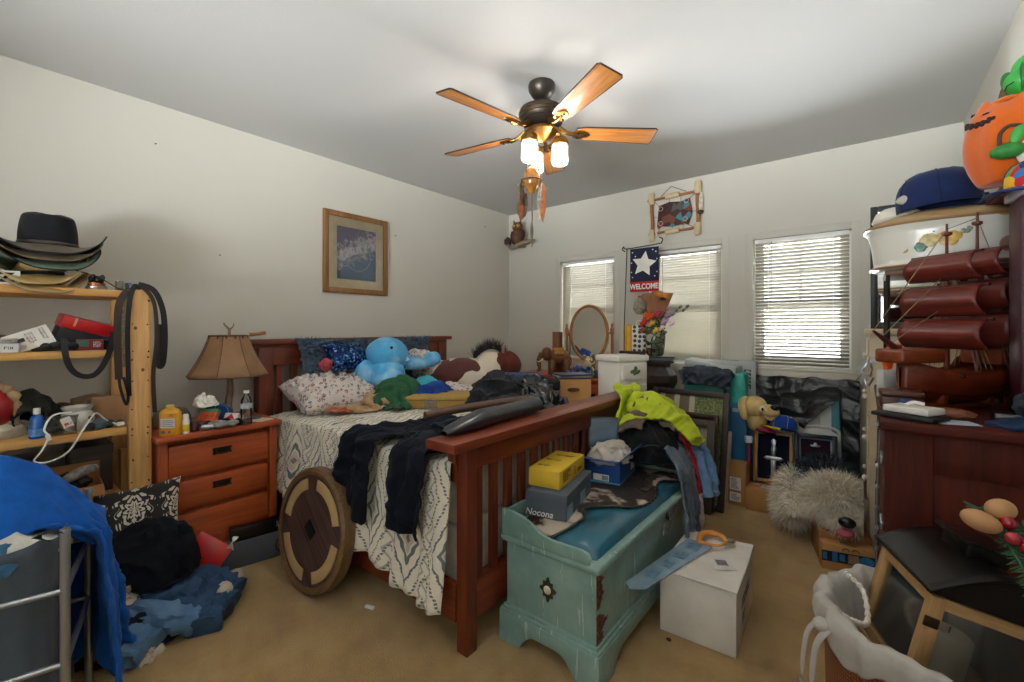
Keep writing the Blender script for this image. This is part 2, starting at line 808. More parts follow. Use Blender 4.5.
def leg(mb, pts, w, h, seed=0, amp=.012, n=60, m=28, taper=.0):
    """An empty trouser leg or sleeve: a flattened tube with creases along pts."""
    c = bez(pts, 16)
    M = len(c)
    rows = []
    for i in range(n):
        f = i / (n - 1) * (M - 1)
        k = min(int(f), M - 2)
        p = c[k].lerp(c[k + 1], f - k)
        t = (c[k + 1] - c[k]).normalized()
        s = t.cross(Vector((0, 0, 1)))
        if s.length < .1:
            s = Vector((1, 0, 0))
        s.normalize()
        u = s.cross(t)
        e = 1 - taper * i / (n - 1)
        end = min(1, (i + .6) / 2.0, (n - .4 - i) / 2.0) ** .5
        row = []
        for j in range(m):
            a = 2 * PI * j / m
            x, y = w / 2 * e * spow(math.cos(a), .8), h / 2 * e * end * spow(math.sin(a), .7)
            q = Vector((i / n * 5.5, math.cos(a) * 1.1 + seed, math.sin(a) * 1.1))
            d = amp * (1.3 * max(0, ridge(q + noise.noise_vector(q) * .7)) ** 1.4 + .8 * noise.noise(q * 1.7) - .4)
            row.append(p + s * (x + d * math.cos(a)) + u * (y + d * 1.3 * math.sin(a)))
        rows.append(row)
    b = bmesh.new()
    vs = [[b.verts.new(p) for p in r_] for r_ in rows]
    for i in range(n - 1):
        for j in range(m):
            b.faces.new((vs[i][j], vs[i][(j + 1) % m], vs[i + 1][(j + 1) % m], vs[i + 1][j]))
    b.faces.new(vs[0][::-1])
    b.faces.new(vs[-1])
    bmesh.ops.recalc_face_normals(b, faces=b.faces)
    return mb._take(b)


def solo_cloth(name, label, cat, material, P, act=None, thick=.005, sub=1, group=None, wr=None, wsc=11, up=2):
    if wr is None:
        wr = .014
    if wr:
        act = finer(act, up)
        P = crease(P, wr, wsc, len(label) * 1.37, up)
        sub = 0
    q = P.reshape(-1, 3)
    if act is not None:
        q = q[act.ravel()]
    loc = (float(q[:, 0].mean()), float(q[:, 1].mean()), float(q[:, 2].min()))
    return tag(cloth(name, material, P, act, None, thick, sub, loc=loc), label, cat, group)


def bez(pts, n=12):
    """Smooth curve through points (Catmull-Rom)."""
    pts = [Vector(p) for p in pts]
    out = []
    m = len(pts)
    for i in range(m - 1):
        p0, p1, p2, p3 = pts[max(i - 1, 0)], pts[i], pts[i + 1], pts[min(i + 2, m - 1)]
        for k in range(n):
            t = k / n
            out.append(.5 * ((2 * p1) + (p2 - p0) * t + (2 * p0 - 5 * p1 + 4 * p2 - p3) * t * t + (3 * p1 - p0 - 3 * p2 + p3) * t ** 3))
    out.append(pts[-1])
    return out


def spow(x, e):
    return math.copysign(abs(x) ** e, x)


def cushion(mb, c, d, M=None, n=26, pw=.55, rough=0, seed=0, ns=6, pinch=.18):
    """A stuffed pillow: thick in the middle, thin at the seam, pointed corners."""
    def f(side):
        def g(u, v):
            x, y = u * 2 - 1, v * 2 - 1
            h = max(0.0, (1 - x * x) * (1 - y * y)) ** pw
            px = x * (1 - pinch * (1 - abs(x)) * 0 - pinch * .5 * (1 - y * y) * abs(x) ** 3)
            py = y * (1 - pinch * .5 * (1 - x * x) * abs(y) ** 3)
            z = side * h
            k = 0
            if rough:
                k = rough * noise.fractal(Vector((x * ns * d[0] + seed, y * ns * d[1], side * 3 + seed)), .8, 2.1, 4) * min(1, h * 3)
            return (px * d[0] / 2, py * d[1] / 2, z * d[2] / 2 + k)
        return g
    T = Matrix.Translation(c) @ (M if M is not None else Matrix.Identity(4))
    mb.grid(f(1), n, n, M=T)
    mb.grid(f(-1), n, n, M=T)
    return mb


def skin_fur(mb, pts, nrm, L, w=.004, droop=.4, seed=3, nseg=3, curl=.3):
    """Tapered strands, one per point."""
    rnd = random.Random(seed)
    b = bmesh.new()
    for p, n in zip(pts, nrm):
        p, n = Vector(p), Vector(n)
        d = (n + Vector((rnd.uniform(-1, 1), rnd.uniform(-1, 1), rnd.uniform(-1, 1))) * curl).normalized()
        side = d.cross(Vector((rnd.uniform(-1, 1), rnd.uniform(-1, 1), rnd.uniform(-1, 1)))).normalized()
        l = L * rnd.uniform(.6, 1.2)
        row = []
        q = p.copy()
        for k in range(nseg + 1):
            t = k / nseg
            ww = w * (1 - t) * .5 + .0003
            row.append((b.verts.new(q - side * ww), b.verts.new(q + side * ww)))
            d = (d + Vector((0, 0, -droop)) / nseg).normalized()
            q = q + d * l / nseg
        for k in range(nseg):
            b.faces.new((row[k][0], row[k][1], row[k + 1][1], row[k + 1][0]))
    return mb._take(b)


def carton(name, label, cat, loc, rz, d, m, tape=None, group=None, lid=None, flaps=None, rx=0, ry=0):
    """A cardboard box standing on loc; lid=height gives a separate shoe-box lid, flaps opens the top."""
    t = thing(name, label, cat, loc, rz, group, rx, ry)
    sx, sy, sz = d
    b = MB()
    if flaps is not None:
        w = .005
        b.bx(-sx / 2, sx / 2, -sy / 2, sy / 2, 0, w)
        b.bx(-sx / 2, -sx / 2 + w, -sy / 2, sy / 2, 0, sz)
        b.bx(sx / 2 - w, sx / 2, -sy / 2, sy / 2, 0, sz)
        b.bx(-sx / 2, sx / 2, -sy / 2, -sy / 2 + w, 0, sz)
        b.bx(-sx / 2, sx / 2, sy / 2 - w, sy / 2, 0, sz)
        b.ob('body', m, t, smooth=False)
        for side, angle, ln in flaps:
            f = MB()
            if side in ('-y', '+y'):
                sgn = -1 if side == '-y' else 1
                f.box((0, 0, 0), (sx, ln, .004))
                M = Matrix.Translation((0, sgn * sy / 2, sz)) @ RM(sgn * angle, 0, 0) @ Matrix.Translation((0, sgn * ln / 2, .002))
            else:
                sgn = -1 if side == '-x' else 1
                f.box((0, 0, 0), (ln, sy, .004))
                M = Matrix.Translation((sgn * sx / 2, 0, sz)) @ RM(0, -sgn * angle, 0) @ Matrix.Translation((sgn * ln / 2, 0, .002))
            bmesh.ops.transform(f.bm, matrix=M, verts=f.bm.verts)
            f.ob('flap', m, t, smooth=False)
    elif lid:
        b.bx(-sx / 2 + .003, sx / 2 - .003, -sy / 2 + .003, sy / 2 - .003, 0, sz - .004, .002)
        b.ob('body', m, t)
        MB().bx(-sx / 2, sx / 2, -sy / 2, sy / 2, sz - lid, sz, .002).ob('lid', m, t)
    else:
        b.bx(-sx / 2, sx / 2, -sy / 2, sy / 2, 0, sz, .003)
        b.ob('body', m, t)
    if tape:
        k = MB()
        k.bx(-sx / 2 - .0008, sx / 2 + .0008, -.024, .024, sz * .8, sz + .0008)
        k.ob('tape', tape, t, smooth=False)
    return t


CARD = mat('#b5854f', .85, var=.08, vs=5, bump=.1, bs=90, name='cardboard')
CARD_D = mat('#96683c', .85, var=.1, vs=5, bump=.1, bs=90, name='cardboard_dark')
TAPE = mat('#a88455', .25, var=.05, name='packing_tape')
BLACK = mat('#16161a', .55, name='black')
BLACKP = mat('#101114', .3, coat=.3, name='black_plastic')
WHITE = mat('#eceae4', .55, var=.04, name='white')
INK = mat('#15130f', .8, var=.02, name='ink')
PAPER = mat('#e9e6dd', .8, var=.04, vs=20, name='paper')
STEEL = mat('#b8bcc2', .3, 1, var=.05, name='steel')
BRASS = mat('#8d6a35', .35, 1, var=.2, name='aged_brass')
BRONZE = mat('#3a2a1e', .4, .7, var=.2, name='bronze')
CHERRY = wood('#8f3c18', '#b4552a', 'Y', name='cherry_wood')
CHERRYX = wood('#8f3c18', '#b4552a', 'X', name='cherry_wood_across')
CHERRYZ = wood('#873812', '#ab5022', 'Z', name='cherry_wood_upright')
PINE = wood('#c08a4a', '#dcae6c', 'Y', name='pine_board', coat=.05, rough=.6)
PINEZ = wood('#b98a4e', '#dcb27a', 'Z', name='pine_upright', coat=.05, rough=.6)


def glyphs(parent, o, ux, uy, w, h, rows, m, seed=1, name='print'):
    """Rows of small printed marks, too small in the photo to read."""
    rnd = random.Random(seed)
    b = MB()
    ux, uy = Vector(ux).normalized(), Vector(uy).normalized()
    rh = h / rows
    M = frame3(o, ux, uy)
    for r in range(rows):
        x = 0
        W_ = w * rnd.uniform(.65, 1)
        while x < W_:
            g = rh * rnd.uniform(.2, .6)
            k = rnd.random()
            y0 = h - (r + 1) * rh + rh * .15
            hh = rh * .7
            c = []
            if k < .4:
                c = [(x, y0, g * .3, hh), (x, y0 + hh * .8, g, hh * .2)]
            elif k < .7:
                c = [(x, y0, g * .3, hh), (x + g * .7, y0, g * .3, hh), (x, y0 + hh * .4, g, hh * .2)]
            else:
                c = [(x, y0, g * .3, hh), (x, y0, g, hh * .2), (x, y0 + hh * .8, g, hh * .2)]
            for a in c:
                q = b.box((a[0] + a[2] / 2 - w / 2, a[1] + a[3] / 2 - h / 2, .0004), (a[2], a[3], .0008))
            x += g + rh * .16
    bmesh.ops.transform(b.bm, matrix=M, verts=b.bm.verts)
    return b.ob(name, m, parent, smooth=False)

# ------------------------------------------------------------------ the room
def wall_mat(name, hexc, sc=60):
    t = NT(name)
    v = t.co()
    c = S(hexc)
    a = tuple(x * .965 for x in c[:3]) + (1,)
    t.base(t.mix(t.noise(v, 1.1, 4), a, c))
    t.set(Roughness=.85)
    t.bump(t.noise(v, sc, 3, .6), .18, .004)
    return t.m


WALL = wall_mat('painted_wall', '#c6c3b8')
CEIL = wall_mat('painted_ceiling', '#bcbbb8', 90)
TRIM = mat('#d9d4c8', .5, var=.03, name='painted_trim')
VINYL = mat('#e6e6e4', .4, var=.02, name='white_vinyl')

t = NT('carpet')
v = t.co()
n1 = t.noise(v, 2.2, 6, .68)
n2 = t.noise(v, 160, 3, .7)
n3 = t.noise(v, 9, 4, .7)
base = t.ramp(t.mth('ADD', t.mth('MULTIPLY', n1, .6), t.mth('MULTIPLY', n3, .4)), [(.3, S('#93703a')), (.48, S('#bb9450')), (.7, S('#cfae70'))])
t.base(t.mix(t.mth('MULTIPLY', n2, .45), base, S('#8d6c38')))
t.set(Roughness=.95, Sheen_Weight=.3)
t.p.inputs['Specular IOR Level'].default_value = .1
t.bump(t.mth('ADD', n2, t.mth('MULTIPLY', n3, .6)), .9, .012)
CARPET = t.m

struct('floor', MB().bx(LX - .2, RX + .2, FY - .2, BY + .2, -.1, 0), CARPET, smooth=False)
struct('ceiling', MB().bx(LX - .2, RX + .2, FY - .2, BY + .2, CZ, CZ + .1), CEIL, smooth=False)
struct('wall_left', MB().bx(LX - .14, LX, FY - .14, BY + .14, 0, CZ), WALL, smooth=False)
struct('wall_right', MB().bx(RX, RX + .14, FY - .14, BY + .14, 0, CZ), WALL, smooth=False)
WINS = [(-2.71, -2.04, 1.07, 2.145), (-1.67, -1.0, 1.07, 2.155), (-.755, -.08, 1.07, 2.16)]
b = MB()
xs = [LX]
for x0, x1, z0, z1 in WINS:
    b.bx(xs[-1], x0, BY, BY + .14, 0, CZ)
    b.bx(x0, x1, BY, BY + .14, 0, z0)
    b.bx(x0, x1, BY, BY + .14, z1, CZ)
    xs.append(x1)
b.bx(xs[-1], RX, BY, BY + .14, 0, CZ)
struct('wall_back', b, WALL, smooth=False)
FW = (-1.55, .45, .72, 2.2)  # unseen front window, added and sized to spread light over the ceiling
b = MB()
b.bx(LX, FW[0], FY - .14, FY, 0, CZ)
b.bx(FW[1], RX, FY - .14, FY, 0, CZ)
b.bx(FW[0], FW[1], FY - .14, FY, 0, FW[2])
b.bx(FW[0], FW[1], FY - .14, FY, FW[3], CZ)
struct('wall_front', b, WALL, smooth=False)
struct('baseboard_left', MB().bx(LX, LX + .015, FY, BY, 0, .09, .004), TRIM)
struct('baseboard_back', MB().bx(LX + .015, RX - .015, BY - .015, BY, 0, .09, .004), TRIM)
struct('baseboard_right', MB().bx(RX - .015, RX, FY, BY, 0, .09, .004), TRIM)
PANE = glass('window_glass', (.97, .98, .98, 1), .05)


def window(n, x0, x1, z0, z1, y, dirn, casing=True, cross=True):
    """dirn=+1: outside lies towards +y."""
    t = bpy.data.objects.new('window_%d' % n, None)
    C.objects.link(t)
    t['kind'] = 'structure'
    yo = y + dirn * .115
    w = .045
    b = MB()
    for a in ((x0, x0 + w, z0, z1), (x1 - w, x1, z0, z1), (x0 + w, x1 - w, z0, z0 + w), (x0 + w, x1 - w, z1 - w, z1)):
        b.bx(a[0], a[1], yo - .03, yo + .03, a[2], a[3], .004)
    b.ob('window_frame', VINYL, t)
    zm = (z0 + z1) / 2 - .03
    b = MB()
    b.bx(x0 + w, x1 - w, yo - .022, yo + .02, zm - .028, zm + .028, .004)
    for a in ((x0 + w, zm + .028), (x1 - w - .03, zm + .028)):
        b.bx(a[0], a[0] + .03, yo - .015, yo + .015, z0 + w, z1 - w, .003)
    b.bx(x0 + w, x1 - w, yo - .015, yo + .015, z0 + w, z0 + w + .035, .003)
    b.ob('sash', VINYL, t)
    if cross:
        b = MB()
        xc = (x0 + x1) / 2
        b.bx(xc - .009, xc + .009, yo - .006, yo + .006, zm, z1 - w)
        b.bx(x0 + w, x1 - w, yo - .006, yo + .006, (zm + z1) / 2 - .009, (zm + z1) / 2 + .009)
        b.ob('muntin', VINYL, t)
    MB().bx(x0 + w, x1 - w, yo - .002, yo + .002, z0 + w, z1 - w).ob('pane', PANE, t, smooth=False)
    b = MB()
    b.bx(x0 - .05, x1 + .05, y - dirn * .03, y + dirn * .085, z0 - .02, z0, .005)
    b.bx(x0 - .03, x1 + .03, y - dirn * .012, y, z0 - .08, z0 - .02, .003)
    b.ob('sill', TRIM, t)
    if casing:
        b = MB()
        cw = .055
        for a in ((x0 - cw, x0, z0, z1 + cw), (x1, x1 + cw, z0, z1 + cw), (x0, x1, z1, z1 + cw)):
            b.bx(a[0], a[1], y - dirn * .006, y, a[2], a[3], .002)
        b.ob('casing', WALL, t)
    return t


for i, (x0, x1, z0, z1) in enumerate(WINS):
    window(i + 1, x0, x1, z0, z1, BY, 1)
window(4, FW[0], FW[1], FW[2], FW[3], FY, -1, cross=False)

SLAT = translucent('blind_slat', '#a8a395', .05)


def blind(label, x0, x1, z0, z1, ang, gap, wand_x, width=.026, cords=2):
    t = thing('window_blind', label, 'window blind', ((x0 + x1) / 2, BY + .045, z0), 0)
    w = x1 - x0 - .03
    H = z1 - z0
    MB().bx(-w / 2, w / 2, -.018, .018, H - .035, H - .002, .003).ob('headrail', VINYL, t)
    b = MB()
    z = .03
    while z < H - .04:
        b.box((0, 0, z), (w, width, .0012), 0, (ang, 0, 0))
        z += gap
    b.ob('slats', SLAT, t, smooth=False)
    MB().bx(-w / 2, w / 2, -.012, .012, .002, .018, .003).ob('bottom_rail', VINYL, t)
    b = MB()
    for k in range(cords):
        x = -w / 2 + .1 + k * (w - .2)
        b.cone((x, -.015, .015), (x, -.015, H - .02), .0012, seg=6)
    b.ob('ladder_cord', VINYL, t)
    MB().cone((wand_x, -.024, H - .5), (wand_x, -.024, H - .03), .004, seg=8).ob('wand', glass('wand_plastic', (.75, .75, .75, 1), .1), t)
    return t


blind('closed white slat blind in the window behind the oval mirror', *WINS[0], 1.12, .024, -.21)
blind('closed white slat blind in the window behind the vase of flowers', *WINS[1], 1.12, .024, -.21)
blind('white blind with open slats and daylight showing through', *WINS[2], -.62, .029, -.2, .033)

BEDW = wood('#561f0c', '#7c3417', 'Y', name='bed_cherry')
BEDX = wood('#561f0c', '#7c3417', 'X', name='bed_cherry_across')
BEDZ = wood('#521d0b', '#763115', 'Z', name='bed_cherry_upright')

# ------------------------------------------------------------------ the bed
t = NT('southwest_coverlet')
uvc = t.co('UV')
ux, uy, _ = t.xyz(uvc)


def fr(x):
    return t.mth('FRACT', x)


def tri(x):                                   # 0..0.5 triangle wave
    return t.mth('ABSOLUTE', t.mth('SUBTRACT', fr(x), .5))


px_ = t.mth('MULTIPLY', ux, 6.4)
py_ = t.mth('MULTIPLY', uy, 5.6)
jag = t.mth('MULTIPLY', tri(t.mth('MULTIPLY', py_, 9)), .05)
dmd = t.mth('ADD', t.mth('ADD', tri(px_), t.mth('MULTIPLY', tri(py_), .8)), jag)
ring = fr(t.mth('MULTIPLY', dmd, 6.0))
l1 = t.mth('LESS_THAN', ring, .36)
half = t.mth('GREATER_THAN', dmd, .36)
saw = t.mth('LESS_THAN', fr(t.mth('MULTIPLY', t.mth('ADD', ux, t.mth('MULTIPLY', tri(t.mth('MULTIPLY', uy, 26)), .05)), 42)), .28)
stripe = t.mth('MULTIPLY', saw, t.mth('GREATER_THAN', tri(px_), .36))
thin = t.mth('MULTIPLY', t.mth('LESS_THAN', ring, .24), half)
dash = t.mth('GREATER_THAN', fr(t.mth('MULTIPLY', py_, 30)), .35)
ink1 = t.mth('MULTIPLY', l1, t.mth('LESS_THAN', dmd, .36))
allk = t.mth('MAXIMUM', t.mth('MULTIPLY', ink1, .95), t.mth('MAXIMUM', t.mth('MULTIPLY', t.mth('MULTIPLY', thin, dash), .9), t.mth('MULTIPLY', stripe, .5)))
cen = t.mth('MULTIPLY', t.mth('LESS_THAN', dmd, .13), .35)
nz = t.noise(t.co(), 60, 3)
ground = t.mix(nz, S('#cfc6b2'), S('#e2dccc'))
inkc = t.mix(t.noise(uvc, 7, 2), S('#3f4850'), S('#6d7578'))
c1 = t.mix(allk, ground, inkc)
t.base(t.mix(cen, c1, S('#8d5a4a')))
t.set(Roughness=.9, Sheen_Weight=.2)
t.p.inputs['Specular IOR Level'].default_value = .2
t.bump(t.mth('ADD', t.noise(t.co(), 300, 2), t.mth('MULTIPLY', t.noise(t.co(), 25, 3), 2)), .25, .004)
COVER = t.m

bed = thing('bed', 'cherry mission bed with slatted headboard and footboard', 'bed', (-2.35, 2.15, 0))
ox, oy = -2.35, 2.15


def bp(name, b, m=BEDZ, parent=bed, **kw):
    bmesh.ops.translate(b.bm, vec=(-ox, -oy, 0), verts=b.bm.verts)
    return b.ob(name, m, parent, **kw)


# footboard
fb = bp('footboard', MB().bx(-1.375, -1.315, 1.37, 2.98, .79, .9, .004).bx(-1.375, -1.315, 1.37, 2.98, .14, .3, .004), BEDW)
bp('cap_rail', MB().bx(-1.425, -1.255, 1.2, 3.1, .9, .94, .006), BEDW)
for k in range(15):
    y = 1.43 + k * 1.49 / 14
    bp('slat', MB().bx(-1.356, -1.334, y - .024, y + .024, .29, .8, .003), BEDZ)
for y in (1.365, 3.0):
    bp('post', MB().bx(-1.378, -1.314, y - .032, y + .032, 0, .9, .005), BEDZ)
    sg = -1 if y < 2 else 1
    cb = MB()
    pr = [(0, 0), (.055, 0)] + [(.055 - .055 * math.sin(a * PI / 12) ** 1.0, -.17 * (1 - math.cos(a * PI / 12))) for a in range(1, 7)]
    cb.prism(pr, .05, frame3((-1.37, y + sg * .032, .9), (0, sg, 0), (0, 0, 1)))
    bp('corbel', cb, BEDZ)
# headboard
bp('headboard', MB().bx(-3.36, -3.31, 1.38, 2.95, 1.13, 1.26, .004).bx(-3.36, -3.31, 1.38, 2.95, .3, .5, .004), BEDW)
bp('headboard_cap_rail', MB().bx(-3.41, -3.265, 1.22, 3.1, 1.285, 1.32, .006).bx(-3.37, -3.3, 1.26, 3.06, 1.255, 1.285, .004), BEDW)
for k in range(15):
    y = 1.44 + k * 1.46 / 14
    bp('headboard_slat', MB().bx(-3.345, -3.325, y - .022, y + .022, .49, 1.14, .003), BEDZ)
for y in (1.335, 3.0):
    bp('headboard_post', MB().bx(-3.38, -3.29, y - .05, y + .05, 0, 1.26, .005), BEDZ)
for y in (1.345, 3.0):
    bp('side_rail', MB().bx(-3.29, -1.385, y - .014, y + .014, .12, .29, .004), BEDX)
mtm = cloth_mat('#cfccc4', name='mattress_ticking')
bp('box_spring', MB().bx(-3.28, -1.4, 1.375, 2.96, .2, .5, .03, 3), mtm)
bp('mattress', MB().bx(-3.28, -1.4, 1.37, 2.97, .5, .8, .06, 4), mtm)

# coverlet: draped over the mattress, hem hanging low at the near side
def hem(x):
    return .40 - .2 * max(0, min(1, (x + 3.1) / 1.6)) + .02 * math.sin(x * 9)


def cov(u, v):
    x = -3.18 + u * 1.792
    zt = .812 + .012 * math.sin(x * 5 + 1)
    near = zt - hem(x)
    arc = near + 1.66 + .3
    s = v * arc
    rip = .016 * math.sin(x * 26 + 2.2 * math.sin(x * 7)) + .01 * math.sin(x * 57 + 3 * math.sin(x * 4))
    if s < near:
        k = 1 - s / near
        y = 1.336 - .012 - (.01 + .03 * k) - rip * (.25 + .9 * k) - .03 * k * k
        return (x, y, zt - (near - s) - 0.0)
    s -= near
    if s < 1.66:
        y = 1.32 + s
        edge = min(1, s / .06, (1.66 - s) / .06)
        wr = .008 * noise.noise(Vector((x * 7, y * 7, 2))) + .006 * noise.noise(Vector((x * 19, y * 15, 5)))
        return (x, y, zt + .014 * (edge - 1) + wr)
    s -= 1.66
    return (x, 2.985 + rip * .5, zt - s)


Pc = np.array([[cov(i / 119, j / 109) for j in range(110)] for i in range(120)])
solo_cloth('coverlet', 'cream coverlet with grey southwest diamonds hanging over the bed side', 'bedspread', COVER, Pc, None, .006, 1, wr=.006, wsc=9, up=1)

# ------------------------------------------------------------------ pillows and plush on the bed
t = NT('crushed_blue_fur')
v = t.co()
t.base(t.ramp(t.noise(v, 14, 6, .7), [(.3, S('#27394c')), (.55, S('#4b637b')), (.75, S('#7389a0'))]))
t.set(Roughness=.9, Sheen_Weight=.15)
t.bump(t.noise(v, 45, 5, .8), .8, .02)
FURB = t.m
b = MB()
cushion(b, (0, 0, 0), (1.24, .44, .22), None, 80, .32, .05, 3, 22)
fp = thing('body_pillow', 'long slate blue furry pillow propped along the headboard', 'pillow', (-3.165, 2.11, 1.11))
o = b.ob('pillow_body', FURB, fp)
o.rotation_euler = (math.radians(82), 0, PI / 2)
rnd = random.Random(5)
me = o.data
idx = rnd.sample(range(len(me.vertices)), 5200)
f = MB()
skin_fur(f, [me.vertices[i].co for i in idx], [me.vertices[i].normal for i in idx], .026, .009, .3, 4, 2, .9)
q = f.ob('fur', FURB, fp)
q.rotation_euler = o.rotation_euler

t = NT('floral_print')
v = t.co()
vv = t.vor(v, 30, out='Distance')
cc = t.vor(v, 30, out='Color')
r, g, _ = t.xyz(cc)
petal = t.mth('LESS_THAN', vv, .42)
mot = t.noise(v, 90, 3, .7)
fl = t.ramp(r, [(0, S('#7a5260')), (.3, S('#9a6a6a')), (.5, S('#5c6170')), (.7, S('#8f8a86')), (1, S('#4f5a57'))], 'CONSTANT')
t.base(t.mix(t.mth('MULTIPLY', petal, t.mth('GREATER_THAN', mot, .46)), S('#cfc5bd'), fl))
t.set(Roughness=.9, Sheen_Weight=.2)
t.bump(t.noise(v, 18, 4), .5, .02)
FLORAL = t.m


def pillow(label, loc, d, rot, m, rough=.02, seed=0, name='pillow', group=None, cat='pillow'):
    rough *= 1.3
    b = MB()
    cushion(b, (0, 0, 0), d, None, 40, .45, rough, seed, 10)
    o = b.ob(name, m, None, loc=loc)
    o.rotation_euler = rot
    return tag(o, label, cat, group)


pillow('plump floral print pillow below the sequin pillow, nearest the lamp', (-3.03, 1.68, .935), (.58, .47, .27), (math.radians(15), math.radians(-2), math.radians(88)), FLORAL, .022, 3)
pillow('floral print pillow at the far end of the headboard', (-3.05, 2.62, 1.02), (.62, .46, .24), (math.radians(4), math.radians(34), math.radians(86)), FLORAL, .02, 8)
pillow('small pale floral pillow lying flat behind the tan seat cushion', (-2.62, 2.5, .885), (.4, .32, .13), (0, math.radians(6), math.radians(70)), FLORAL, .012, 11)

t = NT('blue_sequins')
v = t.co()
cc = t.vor(v, 75, out='Color')
r, g, bl = t.xyz(cc)
t.base(t.ramp(r, [(0, S('#0b1f4a')), (.45, S('#12397f')), (.7, S('#1d2f55')), (.88, S('#3a76b8')), (1, S('#8fc1e6'))]))
t.set(Roughness=.22, Metallic=.7)
t.bump(r, .9, .01)
SEQ = t.m
pillow('small dark blue sequin pillow on top of the floral pillow', (-3.03, 1.8, 1.18), (.32, .24, .17), (math.radians(52), math.radians(2), math.radians(92)), SEQ, .01, 5)
o = solo(MB().ell((-3.0, 1.62, 1.14), (.04, .045, .045), namp=.25, nsc=9), 'plush_ball', 'tiny red and cream plush beside the sequin pillow', 'plush toy', mat('#a8414b', .8, var=.5, vs=30))

# blue plush sea creature
t = NT('tie_dye_blue_plush')
v = t.co()
t.base(t.ramp(t.noise(v, 5.5, 3, .5), [(.3, S('#2f86c0')), (.5, S('#4fa9dc')), (.68, S('#9fd0ea'))]))
t.set(Roughness=.85, Sheen_Weight=.2)
t.bump(t.noise(v, 160, 2), .3, .004)
PLB = t.m
p = thing('blue_plush', 'large sky blue plush whale lying among the pillows', 'plush toy', (-2.93, 2.08, .92))
b = MB()
b.ell((-.04, .03, .26), (.16, .185, .15), (0, 0, .4), 4, .02, 4)
b.ell((.02, -.02, .12), (.14, .15, .13), sub=3)
b.ob('body', PLB, p)
MB().ell((-.03, -.16, .13), (.065, .09, .12), (.5, 0, .2), 3, .03).ob('fin', PLB, p)
MB().ell((.1, -.03, .08), (.085, .13, .1), (0, .3, .3), 3, .03).ob('fin', PLB, p)
b = MB()
b.tube(bez([(.0, .16, .2), (.04, .28, .19), (.06, .4, .215), (.05, .46, .22)]), [.06] * 6 + [.055] * 12 + [.062] * 10 + [.06] * 5 + [.045, .035, .02, .004], 14)
b.ob('tail', PLB, p)
MB().ell((.105, -.03, .33), .012, sub=2).ob('eye', BLACKP, p)
MB().prism([(0, 0), (.035, .01), (.012, .035)], .004, frame3((.115, .09, .22), (.2, 1, 0), (.3, 0, 1))).ob('care_tag', WHITE, p)

# cloths on the bed
bedhit = Hit().box(-3.28, -1.4, 1.3, 3.0, .3, .83, .05)
GREEN = cloth_mat('#2d5a3c', .25, name='green_knit')
bedhit.ell((-2.72, 2.05, .84), (.15, .19, .17))
P, A = drape(lambda u, v: (-2.96 + .46 * u, 1.84 + .42 * v, 1.12 + .05 * math.sin(9 * u + 4 * v)), (.46, .42), (34, 34), bedhit, 60, 6, 4, None, .03, slack=1.35)
solo_cloth('shirt', 'crumpled dark green shirt heaped against the blue plush', 'shirt', GREEN, P, A, .006, wr=.03, wsc=9)
P, A = drape(lambda u, v: (-2.78 + .28 * u, 2.12 + .28 * v, 1.0 + .04 * math.sin(9 * u + 4 * v)), (.3, .3), (24, 24), Hit().box(-3.28, -1.4, 1.3, 3.0, .3, .83, .05).ell((-2.64, 2.24, .88), (.11, .12, .12)), 50, 6, 5, None, .03, slack=1.4)
solo_cloth('shirt', 'turquoise shirt tucked beside the green shirt', 'shirt', cloth_mat('#3fa3b5', .2), P, A, .006, wr=.022)
P, A = drape(lambda u, v: (-2.68 + .24 * u, 2.06 + .4 * v, 1.02 + .04 * math.sin(9 * u + 4 * v)), (.26, .42), (24, 28), Hit().box(-3.28, -1.4, 1.3, 3.0, .3, .83, .05).ell((-2.56, 2.24, .87), (.1, .15, .11)), 50, 6, 6, None, .03, slack=1.35)
solo_cloth('shirt', 'royal blue shirt draped over the tan cushion', 'shirt', cloth_mat('#1d3f86', .25), P, A, .006, wr=.022)
t = NT('tan_khaki_stripe')
vx, vy, vz = t.xyz(t.co('UV'))
t.base(t.mix(t.mth('LESS_THAN', vx, .09), t.ramp(t.noise(t.co(), 20, 4), [(.3, S('#9a7a55')), (.7, S('#b79870'))]), S('#a4502c')))
t.set(Roughness=.9, Sheen_Weight=.2)
P, A = drape(lambda u, v: (-2.95 + .28 * v + .12 * u, 1.66 + .5 * u, .98 + .04 * math.sin(9 * u + 5 * v)), (.62, .3), (40, 24), Hit().box(-3.28, -1.4, 1.3, 3.0, .3, .83, .05).ell((-2.78, 1.95, .85), (.1, .16, .08)), 55, 6, 8, None, .03, slack=1.3)
solo_cloth('shorts', 'tan shorts with a rust waistband lying in front of the green shirt', 'shorts', t.m, P, A, .006, wr=.02)
b = MB()
leg(b, [(-2.93, 1.56, .85), (-2.93, 1.66, .86), (-2.95, 1.78, .87), (-2.98, 1.88, .88)], .085, .06, 3, .008, 40, 20)
solo(b, 'sock', 'navy sock lying on the coverlet beside the tan shorts', 'sock', cloth_mat('#1b2038', .2))

